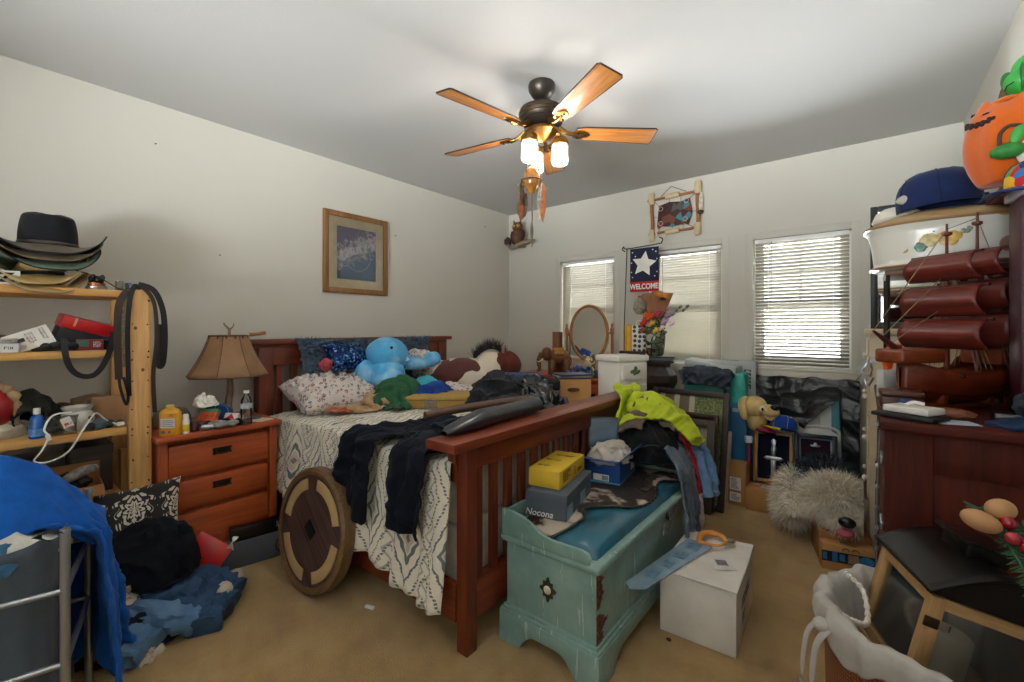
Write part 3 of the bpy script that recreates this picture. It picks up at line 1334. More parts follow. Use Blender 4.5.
KH = cloth_mat('#a48445', .1, name='khaki_canvas')
c = thing('seat_cushion', 'flat khaki seat cushion with a clear plastic patch', 'cushion', (-2.44, 2.2, .83), math.radians(39))
b = MB()
prof = []
for k in range(40):
    a = 2 * PI * k / 40
    prof.append((.29 * spow(math.cos(a), .45), .17 * spow(math.sin(a), .55)))
b.prism(prof, .09, None, .028)
b.ob('cushion_body', KH, c)
b = MB()
b.tube([(x * 1.0, y * 1.0, .066) for x, y in prof], .004, 6, closed=True)
b.ob('piping', mat('#6d5a34', .8), c)
b = MB()
b.prism([(-.1, -.08), (.1, -.1), (.13, .05), (-.06, .09)], .004, frame3((-.05, -.172, .045), (1, 0, 0), (0, .0, 1)) @ Matrix.Scale(.45, 4))
b.ob('plastic_patch', glass('clear_film', (.9, .9, .88, 1), .25, .15), c)

# cow plush
t = NT('cow_patches')
v = t.co()
t.base(t.mix(t.mth('GREATER_THAN', t.noise(v, 4.2, 2, .4), .5), t.mix(t.noise(v, 50, 3), S('#46201c'), S('#62302a')), S('#cfc2ae')))
t.set(Roughness=.85, Sheen_Weight=.15)
t.bump(t.noise(v, 120, 3), .4, .006)
cow = thing('horse_plush', 'brown and cream plush pony with a black mane lying on the bed', 'plush toy', (-2.74, 2.74, .835), math.radians(40))
cow.scale = (1.15, 1.15, 1.25)
b = MB()
b.ell((0, 0, .12), (.29, .15, .125), sub=4, namp=.05)
b.ell((.2, .0, .17), (.13, .12, .12), (0, -.4, 0), 3)
b.ob('body', t.m, cow)
MB().ell((.33, -.02, .2), (.11, .085, .095), (0, .3, 0), 3).ob('head', cloth_mat('#5a2a22', .3), cow)
for q in ((-.2, -.13, .045), (.12, -.15, .045), (-.1, .13, .045)):
    MB().ell(q, (.06, .1, .045), (0, 0, .3), 3).ob('leg', cloth_mat('#4c231d', .2), cow)
f = MB()
pts, nr = [], []
for k in range(420):
    u = random.random()
    pts.append((.08 + .26 * u, random.uniform(-.03, .05), .235 + .07 * math.sin(u * PI)))
    nr.append((random.uniform(-.4, .4), random.uniform(-.3, .3), 1))
skin_fur(f, pts, nr, .075, .007, .25, 6, 3, .35)
f.ob('mane', BLACK, cow)
for q in ((.3, -.05, .3), (.31, .06, .3)):
    MB().ell(q, (.014, .02, .035), sub=2).ob('ear', cloth_mat('#8f6f66', .2), cow)

# dark bags, black case, camera bag
DARKF = cloth_mat('#2c2d31', .3, name='charcoal_nylon')
b = MB()
mound(b, (0, 0, .05), (.2, .14, .21), .16, 3.4, 4)
solo_b = thing('backpack', 'slumped charcoal backpack on the bed behind the footboard', 'bag', (-1.86, 2.2, .83), math.radians(50))
b.ob('bag_body', DARKF, solo_b)
MB().ell((.02, -.1, .09), (.13, .07, .075), (0, 0, .1), 3, .2, 6, 2).ob('pocket', cloth_mat('#3a3b40', .3), solo_b)
MB().tube(bez([(-.16, -.02, .22), (-.05, -.12, .25), (.08, -.12, .22), (.16, -.02, .16)]), .008, 6, flat=(.03, .006)).ob('strap', BLACK, solo_b)
PLAST = mat('#14181d', .18, var=.2, bump=.5, bs=20, coat=.5, name='black_plastic_bag')
h2 = Hit().box(-3.28, -1.4, 1.3, 3.0, .3, .83, .05).ell((-1.75, 2.4, .85), (.13, .15, .2))
P, A = drape(lambda u, v: (-1.95 + .4 * u, 2.2 + .4 * v, 1.16 + .04 * math.sin(11 * u) * math.cos(9 * v)), (.44, .4), (34, 34), h2, 60, 6, 9, None, .04, slack=1.35, bend=.6)
solo_cloth('plastic_bag', 'crumpled shiny black plastic bag beside the charcoal backpack', 'bag', PLAST, P, A, .003, wr=.035, wsc=10)
cb = thing('camera_bag', 'black padded camera bag with a flap in front of the brown carton', 'bag', (-1.79, 2.64, .83), math.radians(42))
cb.scale = (.7, .8, .95)
MB().bx(-.12, .12, -.075, .075, 0, .2, .03, 3).ob('bag_body', cloth_mat('#1a1a1d', .3), cb)
MB().bx(-.122, .122, -.084, .06, .13, .212, .02, 3).ob('flap', cloth_mat('#232327', .3), cb)
MB().bx(-.02, .02, -.092, -.078, .1, .14, .004).ob('buckle', BLACKP, cb)
MB().tube(bez([(-.12, 0, .19), (-.06, -.02, .235), (.06, -.02, .235), (.12, 0, .19)]), .01, 8, flat=(.035, .006)).ob('strap', BLACK, cb)
st = thing('folded_jeans', 'stack of folded dark blue jeans on the bed behind the camera bag', 'jeans', (-2.1, 2.72, .83), math.radians(45))
DEN = cloth_mat('#22304d', .25, name='dark_denim')
for k in range(4):
    MB().bx(-.17 + .01 * (k % 2), .17, -.13, .13 - .008 * k, .055 * k, .055 * k + .052, .022, 3).ob('folded_pair', cloth_mat(('#1d2a45', '#27385a', '#1a2438', '#2b3f68')[k], .25), st)
bx_ = carton('carton', 'brown cardboard carton with a hand hole on the far end of the bed', 'box', (-1.72, 2.86, .83), math.radians(38.7), (.26, .18, .19), CARD)
hh = MB()
pr = [(.045 * spow(math.cos(a * PI / 12), .6), .014 * spow(math.sin(a * PI / 12), .9)) for a in range(24)]
hh.prism(pr, .003, frame3((0, -.102, .12), (1, 0, 0), (0, 0, 1)))
hh.ob('hand_hole', mat('#5a3a1c', .9), bx_)
glyphs(bx_, (-.06, -.1003, .02), (1, 0, 0), (0, 0, 1), .1, .02, 1, INK, 1)
mg = thing('magazine', 'stack of magazines on the brown carton', 'magazines', (-1.74, 2.88, 1.021), math.radians(45))
for k, cc in enumerate(('#3a4763', '#8c8f95', '#2b2f3d')):
    MB().box((.005 * k, -.004 * k, .006 + .012 * k), (.25, .19, .011), .002, (0, 0, .08 * k)).ob('issue', mat(cc, .4), mg)

# navy trousers hanging over the side of the bed
NAVY = cloth_mat('#10141f', .25, weave=260, bump=.2, name='navy_twill', sheen=.02)
h3 = Hit().box(-3.28, -1.38, 1.28, 3.0, .1, .835, .05)


def legs(u, v):
    if v < .5:
        return True
    return u < .47 or (u > .56 and v < .96)


def trou(u, v):
    """From the bed top over the edge; the two legs splay and stop half way down the side."""
    x = -2.0 + .56 * u - .2 * v * (1 if u < .5 else .35)
    s = .95 * v
    top = .5
    wob = .014 * math.sin(u * 17 + 2) + .01 * math.sin(u * 31 + v * 9)
    if s < top:
        return (x, 1.3 + top - s, .85 + .012 * abs(math.sin(u * 9 + v * 14)))
    s -= top
    a = min(s, .08)
    return (x, 1.3 - .035 * math.sin(a / .08 * PI / 2) - wob - .02, .85 - .02 * (a / .08) - max(0, s - .05))


P = np.array([[trou(i / 59, j / 79) for j in range(80)] for i in range(60)])
A = np.array([[legs(i / 59, j / 79) for j in range(80)] for i in range(60)])
solo_cloth('trousers', 'navy trousers spread over the bed edge with both legs hanging down', 'trousers', NAVY, P, A, .008, wr=.02, wsc=8)
b = MB()
mound(b, (0, 0, 0), (.2, .3, .075), .3, 4.5, 13)
bmesh.ops.translate(b.bm, vec=(-1.62, 1.66, .835), verts=b.bm.verts)
solo(b, 'sweatshirt', 'dark navy sweatshirt crumpled on the bed behind the footboard corner', 'sweatshirt', cloth_mat('#14192a', .3))

# leather bolster and brown guitar-shaped case on the footboard
t = NT('black_leather')
t.base(S('#20242b'))
t.set(Roughness=.32, Coat_Weight=.4, Coat_Roughness=.2)
t.bump(t.noise(t.co(), 22, 4), .3, .01)
LEA = t.m
gb = thing('leather_bolster', 'long glossy black leather bolster with a flared end on the footboard', 'bolster', (-1.4, 1.62, .945), math.radians(94))
b = MB()
def bolst(u, v):
    a = 2 * PI * v
    w = .02 + .035 * min(1, u * 4) ** .6 + .02 * max(0, u - .75) ** 1.2 * 6
    hgt = .018 + .05 * min(1, u * 3) ** .7 - .012 * u + .03 * max(0, u - .8) * 2
    x = -.36 + .7 * u
    k = 1 - max(0, (u - .97) / .03) ** 2 * .5
    return (x + .03 * math.sin(a) * u, w * k * math.cos(a) + .0015 * math.sin(u * 14), max(.002, hgt * k * (.95 + math.sin(a)) * .62 + .0015 * math.sin(u * 14 + 2 * a)))


b.grid(bolst, 60, 28, cv=True)
b.grid(lambda u, v: tuple(Vector(bolst(1, v)).lerp(Vector((.345, 0, .04)), u)), 4, 28, cv=True)
b.ob('bolster_body', LEA, gb)
MB().tube([tuple(Vector(bolst(k / 20 * .9 + .05, .62)) * 1.01) for k in range(21)], .003, 6).ob('seam', BLACK, gb)
bc = thing('leather_case', 'long brown leather case lying behind the black bolster', 'case', (-1.53, 1.78, .955), math.radians(76))
b = MB()
b.tube(bez([(-.42, 0, .03), (-.2, 0, .04), (.05, 0, .042), (.22, 0, .04)], 8), [.018 + .008 * k / 24 for k in range(25)], 14)
b.ob('sleeve', mat('#5b4132', .5, var=.25, bump=.2), bc)
MB().cone((.2, 0, .041), (.24, 0, .04), .03, .028, 14, .004).ob('end_cap', mat('#3a2a20', .5), bc)

# ------------------------------------------------------------------ nightstand and what stands on it
ns = thing('nightstand', 'cherry nightstand with three drawers under the antler lamp', 'nightstand', (-3.16, .945, 0))
nw, nd, nh = .6, .46, .82                                     # along y, along x


def npart(name, b, m, parent=ns, **kw):
    return b.ob(name, m, parent, **kw)


npart('top', MB().bx(-.25, .28, -.32, .32, .79, .82, .006), CHERRY)
b = MB()
b.bx(-.235, .215, -.29, -.272, .08, .79, .003).bx(-.235, .215, .272, .29, .08, .79, .003).bx(-.235, -.22, -.272, .272, .08, .79)
for z in (.1, .385, .565, .77):
    b.bx(-.22, .2, -.272, .272, z - .012, z + .012)
npart('carcass', b, CHERRYZ)
for y in (-.28, .28):
    npart('corner_post', MB().bx(.2, .245, y - .022, y + .022, 0, .79, .004), CHERRYZ)
    npart('corner_post', MB().bx(-.24, -.2, y - .022, y + .022, 0, .79, .004), CHERRYZ)
for z0, z1 in ((.115, .37), (.4, .552), (.58, .755)):
    d = MB().bx(.19, .232, -.254, .254, z0, z1, .006).ob('drawer', CHERRY, ns)
    if z0 > .2:
        zc = (z0 + z1) / 2 + .02
        k = MB()
        pr = [(-.05, -.018), (-.045, .0), (-.05, .02), (.05, .02), (.045, 0), (.05, -.018)]
        k.prism(pr, .003, frame3((.232, 0, zc), (0, 1, 0), (0, 0, 1)), .001)
        k.tube(bez([(.236, -.035, zc + .006), (.25, -.03, zc - .008), (.252, 0, zc - .012), (.25, .03, zc - .008), (.236, .035, zc + .006)], 5), .0045, 8)
        for y in (-.035, .035):
            k.ell((.237, y, zc + .006), .008, sub=2)
        k.ob('handle', BRONZE, d)

lp = thing('table_lamp', 'antler table lamp with a stitched brown rawhide shade', 'lamp', (-3.2, 1.07, .82))
t = NT('rawhide_shade')
v = t.co()
t.base(t.ramp(t.noise(v, 7, 5, .6), [(.3, S('#8f6a4c')), (.7, S('#b08a68'))]))
t.set(Roughness=.75)
tl = t.n('ShaderNodeBsdfTranslucent')
tl.inputs[0].default_value = S('#b98a5c')
mx = t.n('ShaderNodeMixShader')
mx.inputs[0].default_value = .25
t.t.links.new(t.p.outputs[0], mx.inputs[1])
t.t.links.new(tl.outputs[0], mx.inputs[2])
t.t.links.new(mx.outputs[0], t.out.inputs[0])
b = MB()


def shade(u, v):
    k = u * 8
    i = math.floor(k)
    fr_ = k - i
    a0, a1 = 2 * PI * i / 8 + .2, 2 * PI * (i + 1) / 8 + .2
    r = .232 - .122 * v - .012 * math.sin(v * PI)
    return (r * ((1 - fr_) * math.cos(a0) + fr_ * math.cos(a1)), r * ((1 - fr_) * math.sin(a0) + fr_ * math.sin(a1)), .275 + .255 * v)


b.grid(shade, 32, 10, cu=True)
b.ob('shade', t.m, lp, solid=.003, ang=20)
lace = mat('#5a3c24', .7)
b = MB()
for v_ in (0, 1):
    b.tube([shade(k / 32, v_) for k in range(32)], .005, 6, closed=True)
b.ob('shade_trim', lace, lp)
b = MB()
for k in range(8):
    b.tube([shade(k / 8 + .0001, q / 6) for q in range(7)], .0028, 6)
b.ob('stitching', lace, lp)
b = MB()
for k in range(14):
    a = k * .45
    b.cone((.105 * math.cos(a), .105 * math.sin(a), .53), (.11 * math.cos(a), .11 * math.sin(a), .512), .006, .004, 6)
b.ob('lacing', mat('#3a2416', .7), lp)
ANT = mat('#7c624a', .6, var=.35, vs=18, bump=.3, bs=40, name='antler')
b = MB()
b.tube(bez([(0, .01, 0), (.02, -.01, .08), (-.005, .01, .18), (.015, 0, .28), (0, 0, .36), (0, 0, .52)]), [.026 - .0003 * k for k in range(61)], 10)
b.tube(bez([(.0, .05, .0), (.03, .08, .04), (.1, .08, .09), (.13, .06, .13)]), [.016 - .00035 * k for k in range(37)], 8)
b.tube(bez([(.01, 0, .24), (.04, .03, .275), (.06, .07, .27)], 8), [.014 - .0006 * k for k in range(17)], 8)
b.tube(bez([(0, .0, .02), (-.05, -.05, .03), (-.1, -.09, .015)], 8), [.018 - .0005 * k for k in range(17)], 8)
b.ob('antler_stem', ANT, lp)
b = MB()
b.tube(bez([(0, 0, .52), (.005, .0, .57), (-.01, -.02, .6), (-.012, -.024, .615)], 6), [.009 - .0003 * k for k in range(19)], 8)
b.tube(bez([(.003, .0, .565), (.015, .02, .59), (.016, .022, .61)], 6), [.006 - .0003 * k for k in range(13)], 8)
b.ob('finial', ANT, lp)
MB().tube([(.03, .11, .535), (.05, .16, .54), (.06, .2, .548)], [.012, .01, .012], 8).ob('toggle', mat('#8a5c30', .6), lp)

so = thing('sunscreen_bottle', 'yellow sunscreen bottle on the near corner of the nightstand', 'bottle', (-2.93, .7, .82), math.radians(52))
YEL = mat('#d99a17', .35, var=.04, coat=.3, name='yellow_plastic')
b = MB()


def bot(u, v):
    a = 2 * PI * u
    prof = [(.0, 0), (.9, 0), (1, .03), (1, .7), (.97, .82), (.72, .94), (.3, 1.0), (.0, 1.0)]
    k = v * (len(prof) - 1)
    i = min(int(k), len(prof) - 2)
    f_ = k - i
    r = prof[i][0] * (1 - f_) + prof[i + 1][0] * f_
    z = prof[i][1] * (1 - f_) + prof[i + 1][1] * f_
    return (.05 * r * spow(math.cos(a), .7), .026 * r * spow(math.sin(a), .7), .15 * z)


b.grid(bot, 32, 29, cu=True)
b.ob('bottle_body', YEL, so)
MB().cone((0, 0, .148), (0, 0, .165), .019, .017, 20, .003).ob('cap', mat('#e4c25a', .4), so)
MB().bx(-.034, .034, -.0272, -.0262, .045, .095, 0).ob('label_panel', mat('#d9d5d2', .5), so)
text('50', .022, mat('#b5451c', .5), so, (.015, -.0274, .112), (PI / 2, 0, 0))
b = MB()
for k in range(4):
    b.bx(-.028, .028 - .01 * (k % 2), -.0278, -.027, .052 + .01 * k, .0545 + .01 * k)
b.bx(-.032, -.012, -.0276, -.026, .015, .03).bx(.0, .014, -.0276, -.026, .015, .03)
b.ob('print', mat('#6e6a72', .6), so, smooth=False)
ro = thing('lotion_tube', 'small white and yellow roll-on beside the sunscreen', 'bottle', (-2.915, .765, .82))
MB().lathe([(0, 0), (.016, 0), (.017, .01), (.017, .07), (.014, .076), (0, .076)], seg=20).ob('tube_body', mat('#e9e7d8', .4), ro)
MB().lathe([(0, .075), (.0145, .075), (.0145, .1), (.012, .106), (0, .106)], seg=20).ob('cap', WHITE, ro)
MB().lathe([(.0174, .015), (.0174, .05)], seg=20).ob('label_band', mat('#d8c02a', .4), ro)
wb = thing('water_bottle', 'clear plastic water bottle near the nightstand front edge', 'bottle', (-2.905, 1.065, .82))
MB().lathe([(0, 0), (.028, 0), (.031, .006), (.031, .04), (.029, .05), (.031, .06), (.031, .13), (.026, .155), (.013, .175), (.0125, .19)], seg=24).ob('bottle_body', glass('water_bottle_plastic', (.93, .95, .96, 1), .12), wb)
MB().lathe([(0, .188), (.0145, .188), (.0145, .203), (0, .204)], seg=20).ob('cap', WHITE, wb)
MB().lathe([(.0315, .098), (.0315, .13)], seg=24).ob('label_band', mat('#b9c3cc', .5, var=.3, vs=60), wb)
b = MB()
mound(b, (0, 0, 0), (.06, .05, .06), .3, 4, 4, 4)
solo(b, 'paper', 'crumpled white tissue on the back of the nightstand', 'paper', PAPER)
bpy.context.view_layer.update()
C.objects[-1].location = (-3.06, .9, .93)
CAPM = cloth_mat('#6f6a60', .2)


def cap(name, label, loc, rz, r=.085, m=CAPM, brim=None, tilt=(0, 0), h=.1, bw=.085, group=None, button=True):
    t = thing(name, label, 'cap', loc, rz, group, tilt[0], tilt[1])
    b = MB()
    prof = [(r, 0), (r * 1.01, h * .25), (r * .97, h * .55), (r * .8, h * .82), (r * .45, h * .96), (0, h)]
    b.lathe(prof, seg=30, sx=1.1)
    b.ob('crown', m, t, solid=.004, sub=1)
    b = MB()

    def br(u, v):
        a = (u - .5) * 2.3
        rr = r * 1.02 + bw * v * (math.cos(a * .62)) ** .6
        return (rr * math.cos(a) * 1.06, rr * math.sin(a), .004 - .35 * (rr * math.sin(a)) ** 2 * 3 - .01 * v)
    b.grid(br, 21, 8)
    b.ob('brim', brim or m, t, solid=.004)
    if button:
        MB().ell((0, 0, h), .008, sub=2).ob('button', m, t)
    b = MB()
    for k in range(6):
        a = k * PI / 3 + .5
        b.tube([(1.1 * q[0] * math.cos(a) * 1.005, q[0] * math.sin(a) * 1.005, q[1] + .0015) for q in prof], .0016, 5)
    b.ob('seam', brim or m, t)
    return t


cap('baseball_cap', 'grey and tan cap lying behind the sunscreen bottle', (-3.2, .77, .83), 1.2, m=cloth_mat('#7d7364', .3), brim=cloth_mat('#39424e', .2))
cap('baseball_cap', 'small blue cap behind the clutter beside the lamp base', (-3.13, .985, .83), 4.2, .07, cloth_mat('#20447e', .3), cloth_mat('#7f95b3', .2))
ca = carton('medicine_box', 'small green and orange printed packet among the nightstand clutter', 'box', (-3.0, .89, .85), .7, (.1, .03, .075), mat('#c9542e', .5, var=.45, vs=40), rx=-.5)
MB().bx(-.051, .051, -.016, .016, .055, .0756).ob('printed_band', mat('#4f8a55', .5), ca)
ca = carton('medicine_box', 'white and red carton leaning in front of the lamp base', 'box', (-2.99, 1.02, .84), .5, (.09, .05, .04), mat('#e7e2da', .5), rx=-.5)
MB().prism([(-.03, 0), (.03, 0), (0, .03)], .001, frame3((0, -.0255, .004), (1, 0, 0), (0, 0, 1))).ob('printed_triangle', mat('#c01f24', .5), ca)
gl = thing('glove', 'grey and black work glove at the nightstand front edge', 'glove', (-2.92, .92, .825), .9)
b = MB()
cushion(b, (0, 0, .02), (.1, .075, .04), None, 16, .4, .006, 2, 40)
for k in range(4):
    b.tube(bez([(.04, -.03 + .02 * k, .02), (.075, -.034 + .022 * k, .026), (.1, -.03 + .02 * k, .018)], 6), [.011] * 10 + [.009, .006, .002], 8)
b.tube(bez([(0, -.035, .02), (.02, -.06, .022), (.045, -.07, .018)], 6), [.011] * 10 + [.008, .005, .002], 8)
b.ob('palm', mat('#8c8a86', .7, var=.5, vs=30), gl)
MB().tube([(-.05, -.035, .02), (-.052, 0, .03), (-.05, .035, .02)], .014, 8).ob('cuff', BLACK, gl)
so2 = thing('sunglasses', 'black sunglasses with folded arms near the water bottle', 'sunglasses', (-2.93, 1.0, .822), .7)
b = MB()
for sx in (-1, 1):
    b.tube([(sx * .035 + .025 * math.cos(a * PI / 8), .0, .022 + .02 * math.sin(a * PI / 8)) for a in range(16)], .003, 6, closed=True)
    b.tube(bez([(sx * .06, 0, .03), (sx * .062, .06, .03), (sx * .055, .1, .012)], 5), .003, 6)
b.tube([(-.01, 0, .027), (.01, 0, .027)], .003, 6)
b.ob('frame', BLACKP, so2)
for sx in (-1, 1):
    MB().cone((sx * .035, -.001, .022), (sx * .035, .001, .022), .02, seg=20).ob('lens', BLACKP, so2)
solo(MB().lathe([(0, 0), (.021, 0), (.021, .05), (.018, .055), (0, .055)], (-2.945, .815, .82), 20), 'jar', 'small maroon jar beside the white roll-on', 'jar', mat('#4a2030', .3))
solo(MB().cone((-2.925, .84, .838), (-2.9, .9, .838), .016, seg=16, bev=.003), 'flashlight', 'small silver flashlight lying at the nightstand front', 'flashlight', STEEL)
nt = solo(MB().box((-2.95, 1.17, .825), (.09, .1, .006), .001, (0, 0, .4)), 'notepad', 'cream notepad on the far front corner of the nightstand', 'notepad', mat('#d8c2ac', .8))
solo(MB().lathe([(0, 0), (.04, 0), (.05, .012), (.046, .012), (.037, .004), (0, .004)], (-3.03, 1.15, .82), 24), 'coaster_dish', 'small grey dish beside the lamp antlers', 'dish', mat('#66655f', .5))
solo(MB().bx(-3.4, -3.33, .565, .6, 0, .7, .006), 'loose_board', 'loose pale board standing upright between shelf post and nightstand', 'board', PINEZ)

# ------------------------------------------------------------------ pine shelving on the left wall
sh = thing('shelving_unit', 'open pine shelving unit with nail-holed front post', 'shelf', (-3.2, .0, 0))
oy_ = 0
for z in (1.577, 1.27, .866, .5):
    MB().bx(-.24, .2, -.62, .535, z - .018, z + .018, .003).ob('shelf_board', PINE, sh)
t = NT('pine_with_nails')
v = t.co(scale=(14, 14, 1.2))
w1 = t.noise(v, 1.6, 6, .62, 1.2)
t.base(t.ramp(w1, [(.3, S('#b98648')), (.62, S('#dcae70'))]))
t.set(Roughness=.55)
for x0, x1 in ((.2, .238), (-.24, -.2)):
    for y in (.535, -.62):
        p = MB().bx(x0, x1, y, y + .092, 0, 1.6, .003).ob('post', t.m, sh)
        if y > 0 and x0 > 0:
            b = MB()
            rnd = random.Random(9)
            for z in (1.59, 1.55, 1.42, 1.28, 1.24, 1.12, .98, .88, .84, .72, .6, .52, .48):
                for yy in (.548, .612):
                    b.cone((.2375, yy + rnd.uniform(-.006, .006), z + rnd.uniform(-.012, .012)), (.2392, yy, z), .0035, seg=8)
            b.ob('nail_heads', mat('#3a2c20', .5, .3), p)
            b = MB()
            for z, yy in ((1.18, .59), (1.4, .56), (.56, .6)):
                b.ell((.2375, yy, z), (.001, .009, .011), sub=2)
            b.ob('knots', mat('#7a4a22', .7), p)


def hat(label, loc, rz, crown, brim, h=.125, tilt=(0, 0), curl=.09, R=(.19, .205), band=None, cr=(.083, .1), under=None, group='cowboy hats stacked on the top shelf', front=.05):
    t = thing('cowboy_hat', label, 'hat', loc, rz, group, tilt[0], tilt[1])
    b = MB()

    def cw(u, v):
        a = 2 * PI * u
        k = max(v, 1e-3)
        if v < .45:                                  # top
            q = v / .45
            x, y = cr[0] * .86 * q * math.cos(a), cr[1] * .9 * q * math.sin(a)
            z = h - .04 * math.exp(-(x / .022) ** 2) * (1 - .4 * (y / cr[1]) ** 2) * (1 - q ** 4) - .028 * q ** 3.5
            z -= .022 * math.exp(-((abs(x) - .05) / .02) ** 2) * math.exp(-((y + .05) / .04) ** 2)
            return (x, y, z)
        q = (v - .45) / .55
        k = .86 + .14 * q ** .8 + .03 * math.sin(q * PI)
        ky = .9 + .1 * q ** .8 + .03 * math.sin(q * PI)
        return (cr[0] * k * math.cos(a), cr[1] * ky * math.sin(a), (h - .028) * (1 - q) ** .85 if q < 1 else 0)
    b.grid(cw, 48, 26, cu=True)
    b.ob('crown', crown, t, solid=.003)
    b = MB()

    def brm(u, v):
        a = 2 * PI * u
        x = (cr[0] * (1 - v) + R[0] * v) * math.cos(a)
        y = (cr[1] * (1 - v) + R[1] * v) * math.sin(a)
        s_ = abs(x) / R[0]
        return (x * (1 - .1 * v * s_ ** 3), y, curl * max(0, s_ - .25) ** 1.6 * v * 1.35 - front * abs(y / R[1]) ** 1.5 * v)
    b.grid(brm, 56, 14, cu=True)
    o = b.ob('brim', brim, t, solid=.004)
    e = MB()
    e.tube([brm(k / 56, 1.0) for k in range(56)], .003, 6, closed=True)
    e.ob('brim_edge', under or brim, o)
    if band:
        b = MB()
        b.grid(lambda u, v: ((cr[0] + .003) * math.cos(2 * PI * u), (cr[1] + .003) * math.sin(2 * PI * u), .003 + .016 * v), 40, 3, cu=True)
        b.ob('hat_band', band, t, solid=.003)
    return t


FELT = cloth_mat('#17171b', .3, 300, .1)
DUST = cloth_mat('#5c5242', .25, 300, .1)
TANF = cloth_mat('#6d5c45', .25, 300, .1)
GRNF = cloth_mat('#5f7464', .2, 300, .1)
t = NT('woven_straw')
v = t.co()
wv = t.mth('MULTIPLY', t.wave(v, 90, .5, 1, 1, 'X'), t.wave(v, 90, .5, 1, 1, 'Y'))
t.base(t.ramp(t.mth('ADD', t.mth('MULTIPLY', wv, .3), t.mth('MULTIPLY', t.noise(v, 12, 4), .7)), [(.25, S('#a5854c')), (.6, S('#cdb27a'))]))
t.set(Roughness=.8)
t.bump(wv, .4, .002)
STRAW = t.m
hx_, hy_ = -3.18, .25
hat('straw hat at the bottom of the hat stack, resting on the shelf', (hx_, hy_ - .03, 1.615), PI / 2 + .1, STRAW, STRAW, .1, (0, .05), .1, (.2, .22), BLACK, under=mat('#8f7d6b', .8))
hat('straw hat with a black braided band, second from the bottom', (hx_ + .01, hy_ - .015, 1.655), PI / 2 - .05, STRAW, STRAW, .085, (0, -.05), .12, (.195, .21), BLACK)
hat('dark hat with a grey-green brim in the middle of the stack', (hx_ + .01, hy_ + .0, 1.725), PI / 2 + .12, FELT, GRNF, .09, (0, -.02), .11, (.225, .21), under=FELT)
hat('brown felt hat right under the topmost black hat', (hx_ + .005, hy_ + .005, 1.768), PI / 2, TANF, TANF, .085, (0, 0), .1, (.23, .21))
hat('black felt hat with a dusty brim on top of the hat stack', (hx_ + .015, hy_ + .015, 1.8), PI / 2 - .06, FELT, DUST, .175, (.0, 0), .1, (.235, .215), mat('#4a4238', .5, .3), cr=(.105, .112), under=FELT)

sg = thing('letter_sign', 'white card with a black letter Z at the edge of the top shelf', 'sign', (-3.03, .118, 1.596), math.radians(78), rx=-.1)
MB().bx(-.045, .045, -.003, .003, 0, .065, .001).ob('card', WHITE, sg)
text('Z', .06, INK, sg, (0, -.0034, .031), (PI / 2, 0, 0), sx=1.3, bold=.002)
tn = thing('tin', 'round silver tin with a copper band on the top shelf', 'tin', (-3.06, .425, 1.595))
MB().lathe([(0, 0), (.038, 0), (.041, .004), (.041, .016), (.036, .02), (0, .02)], seg=28).ob('lid', STEEL, tn)
MB().lathe([(.033, .02), (.034, .034), (0, .036)], seg=28).ob('body', mat('#9a5a30', .35, .6), tn)
bn = MB()
for k in range(9):
    a = k * .7
    bn.ell((-3.06 + .022 * math.cos(a), .425 + .022 * math.sin(a), 1.642 + .008 * (k % 3)), (.011, .011, .016), (0, .5 * math.cos(a), 0), 2)
bn.ell((-3.06, .425, 1.65), (.02, .022, .018), sub=2)
solo(bn, 'claw_clip', 'black claw hair clip sitting on the copper tin', 'hair clip', BLACKP)
sb = carton('small_box', 'small blue box on the top of the shelf post', 'box', (-3.09, .575, 1.6), .1, (.05, .06, .042), mat('#2f7fb5', .4, var=.15), )
MB().bx(.0252, .0258, -.02, .02, .01, .02).ob('printed_line', WHITE, sb)
solo(MB().bx(-3.1, -3.05, .5, .53, 1.596, 1.65, .008), 'small_bottle', 'grey square bottle beside the small blue box', 'bottle', mat('#6f675c', .4))
solo(MB().tube(bez([(-3.07, .3, 1.7), (-3.03, .42, 1.66), (-3.01, .5, 1.604), (-3.05, .53, 1.6)]), .003, 6), 'cord', 'thin black cord trailing from the hat stack over the top shelf', 'cord', BLACK)

# belts hung on the post
def belt(label, pts, m, w=.034, up=(1, 0, 0), buckle=None):
    t = thing('belt', label, 'belt', pts[0])
    o = Vector(pts[0])
    q = [Vector(p) - o for p in pts]
    MB().tube(bez(q, 8), 0, 4, flat=(w, .005), up=up).ob('strap', m, t, smooth=False)
    if buckle:
        c = q[-1]
        MB().tube([(c.x, c.y + .026 * math.cos(a * PI / 6), c.z - .02 + .024 * math.sin(a * PI / 6)) for a in range(12)], .004, 6, closed=True).ob('buckle', buckle, t)
    return t


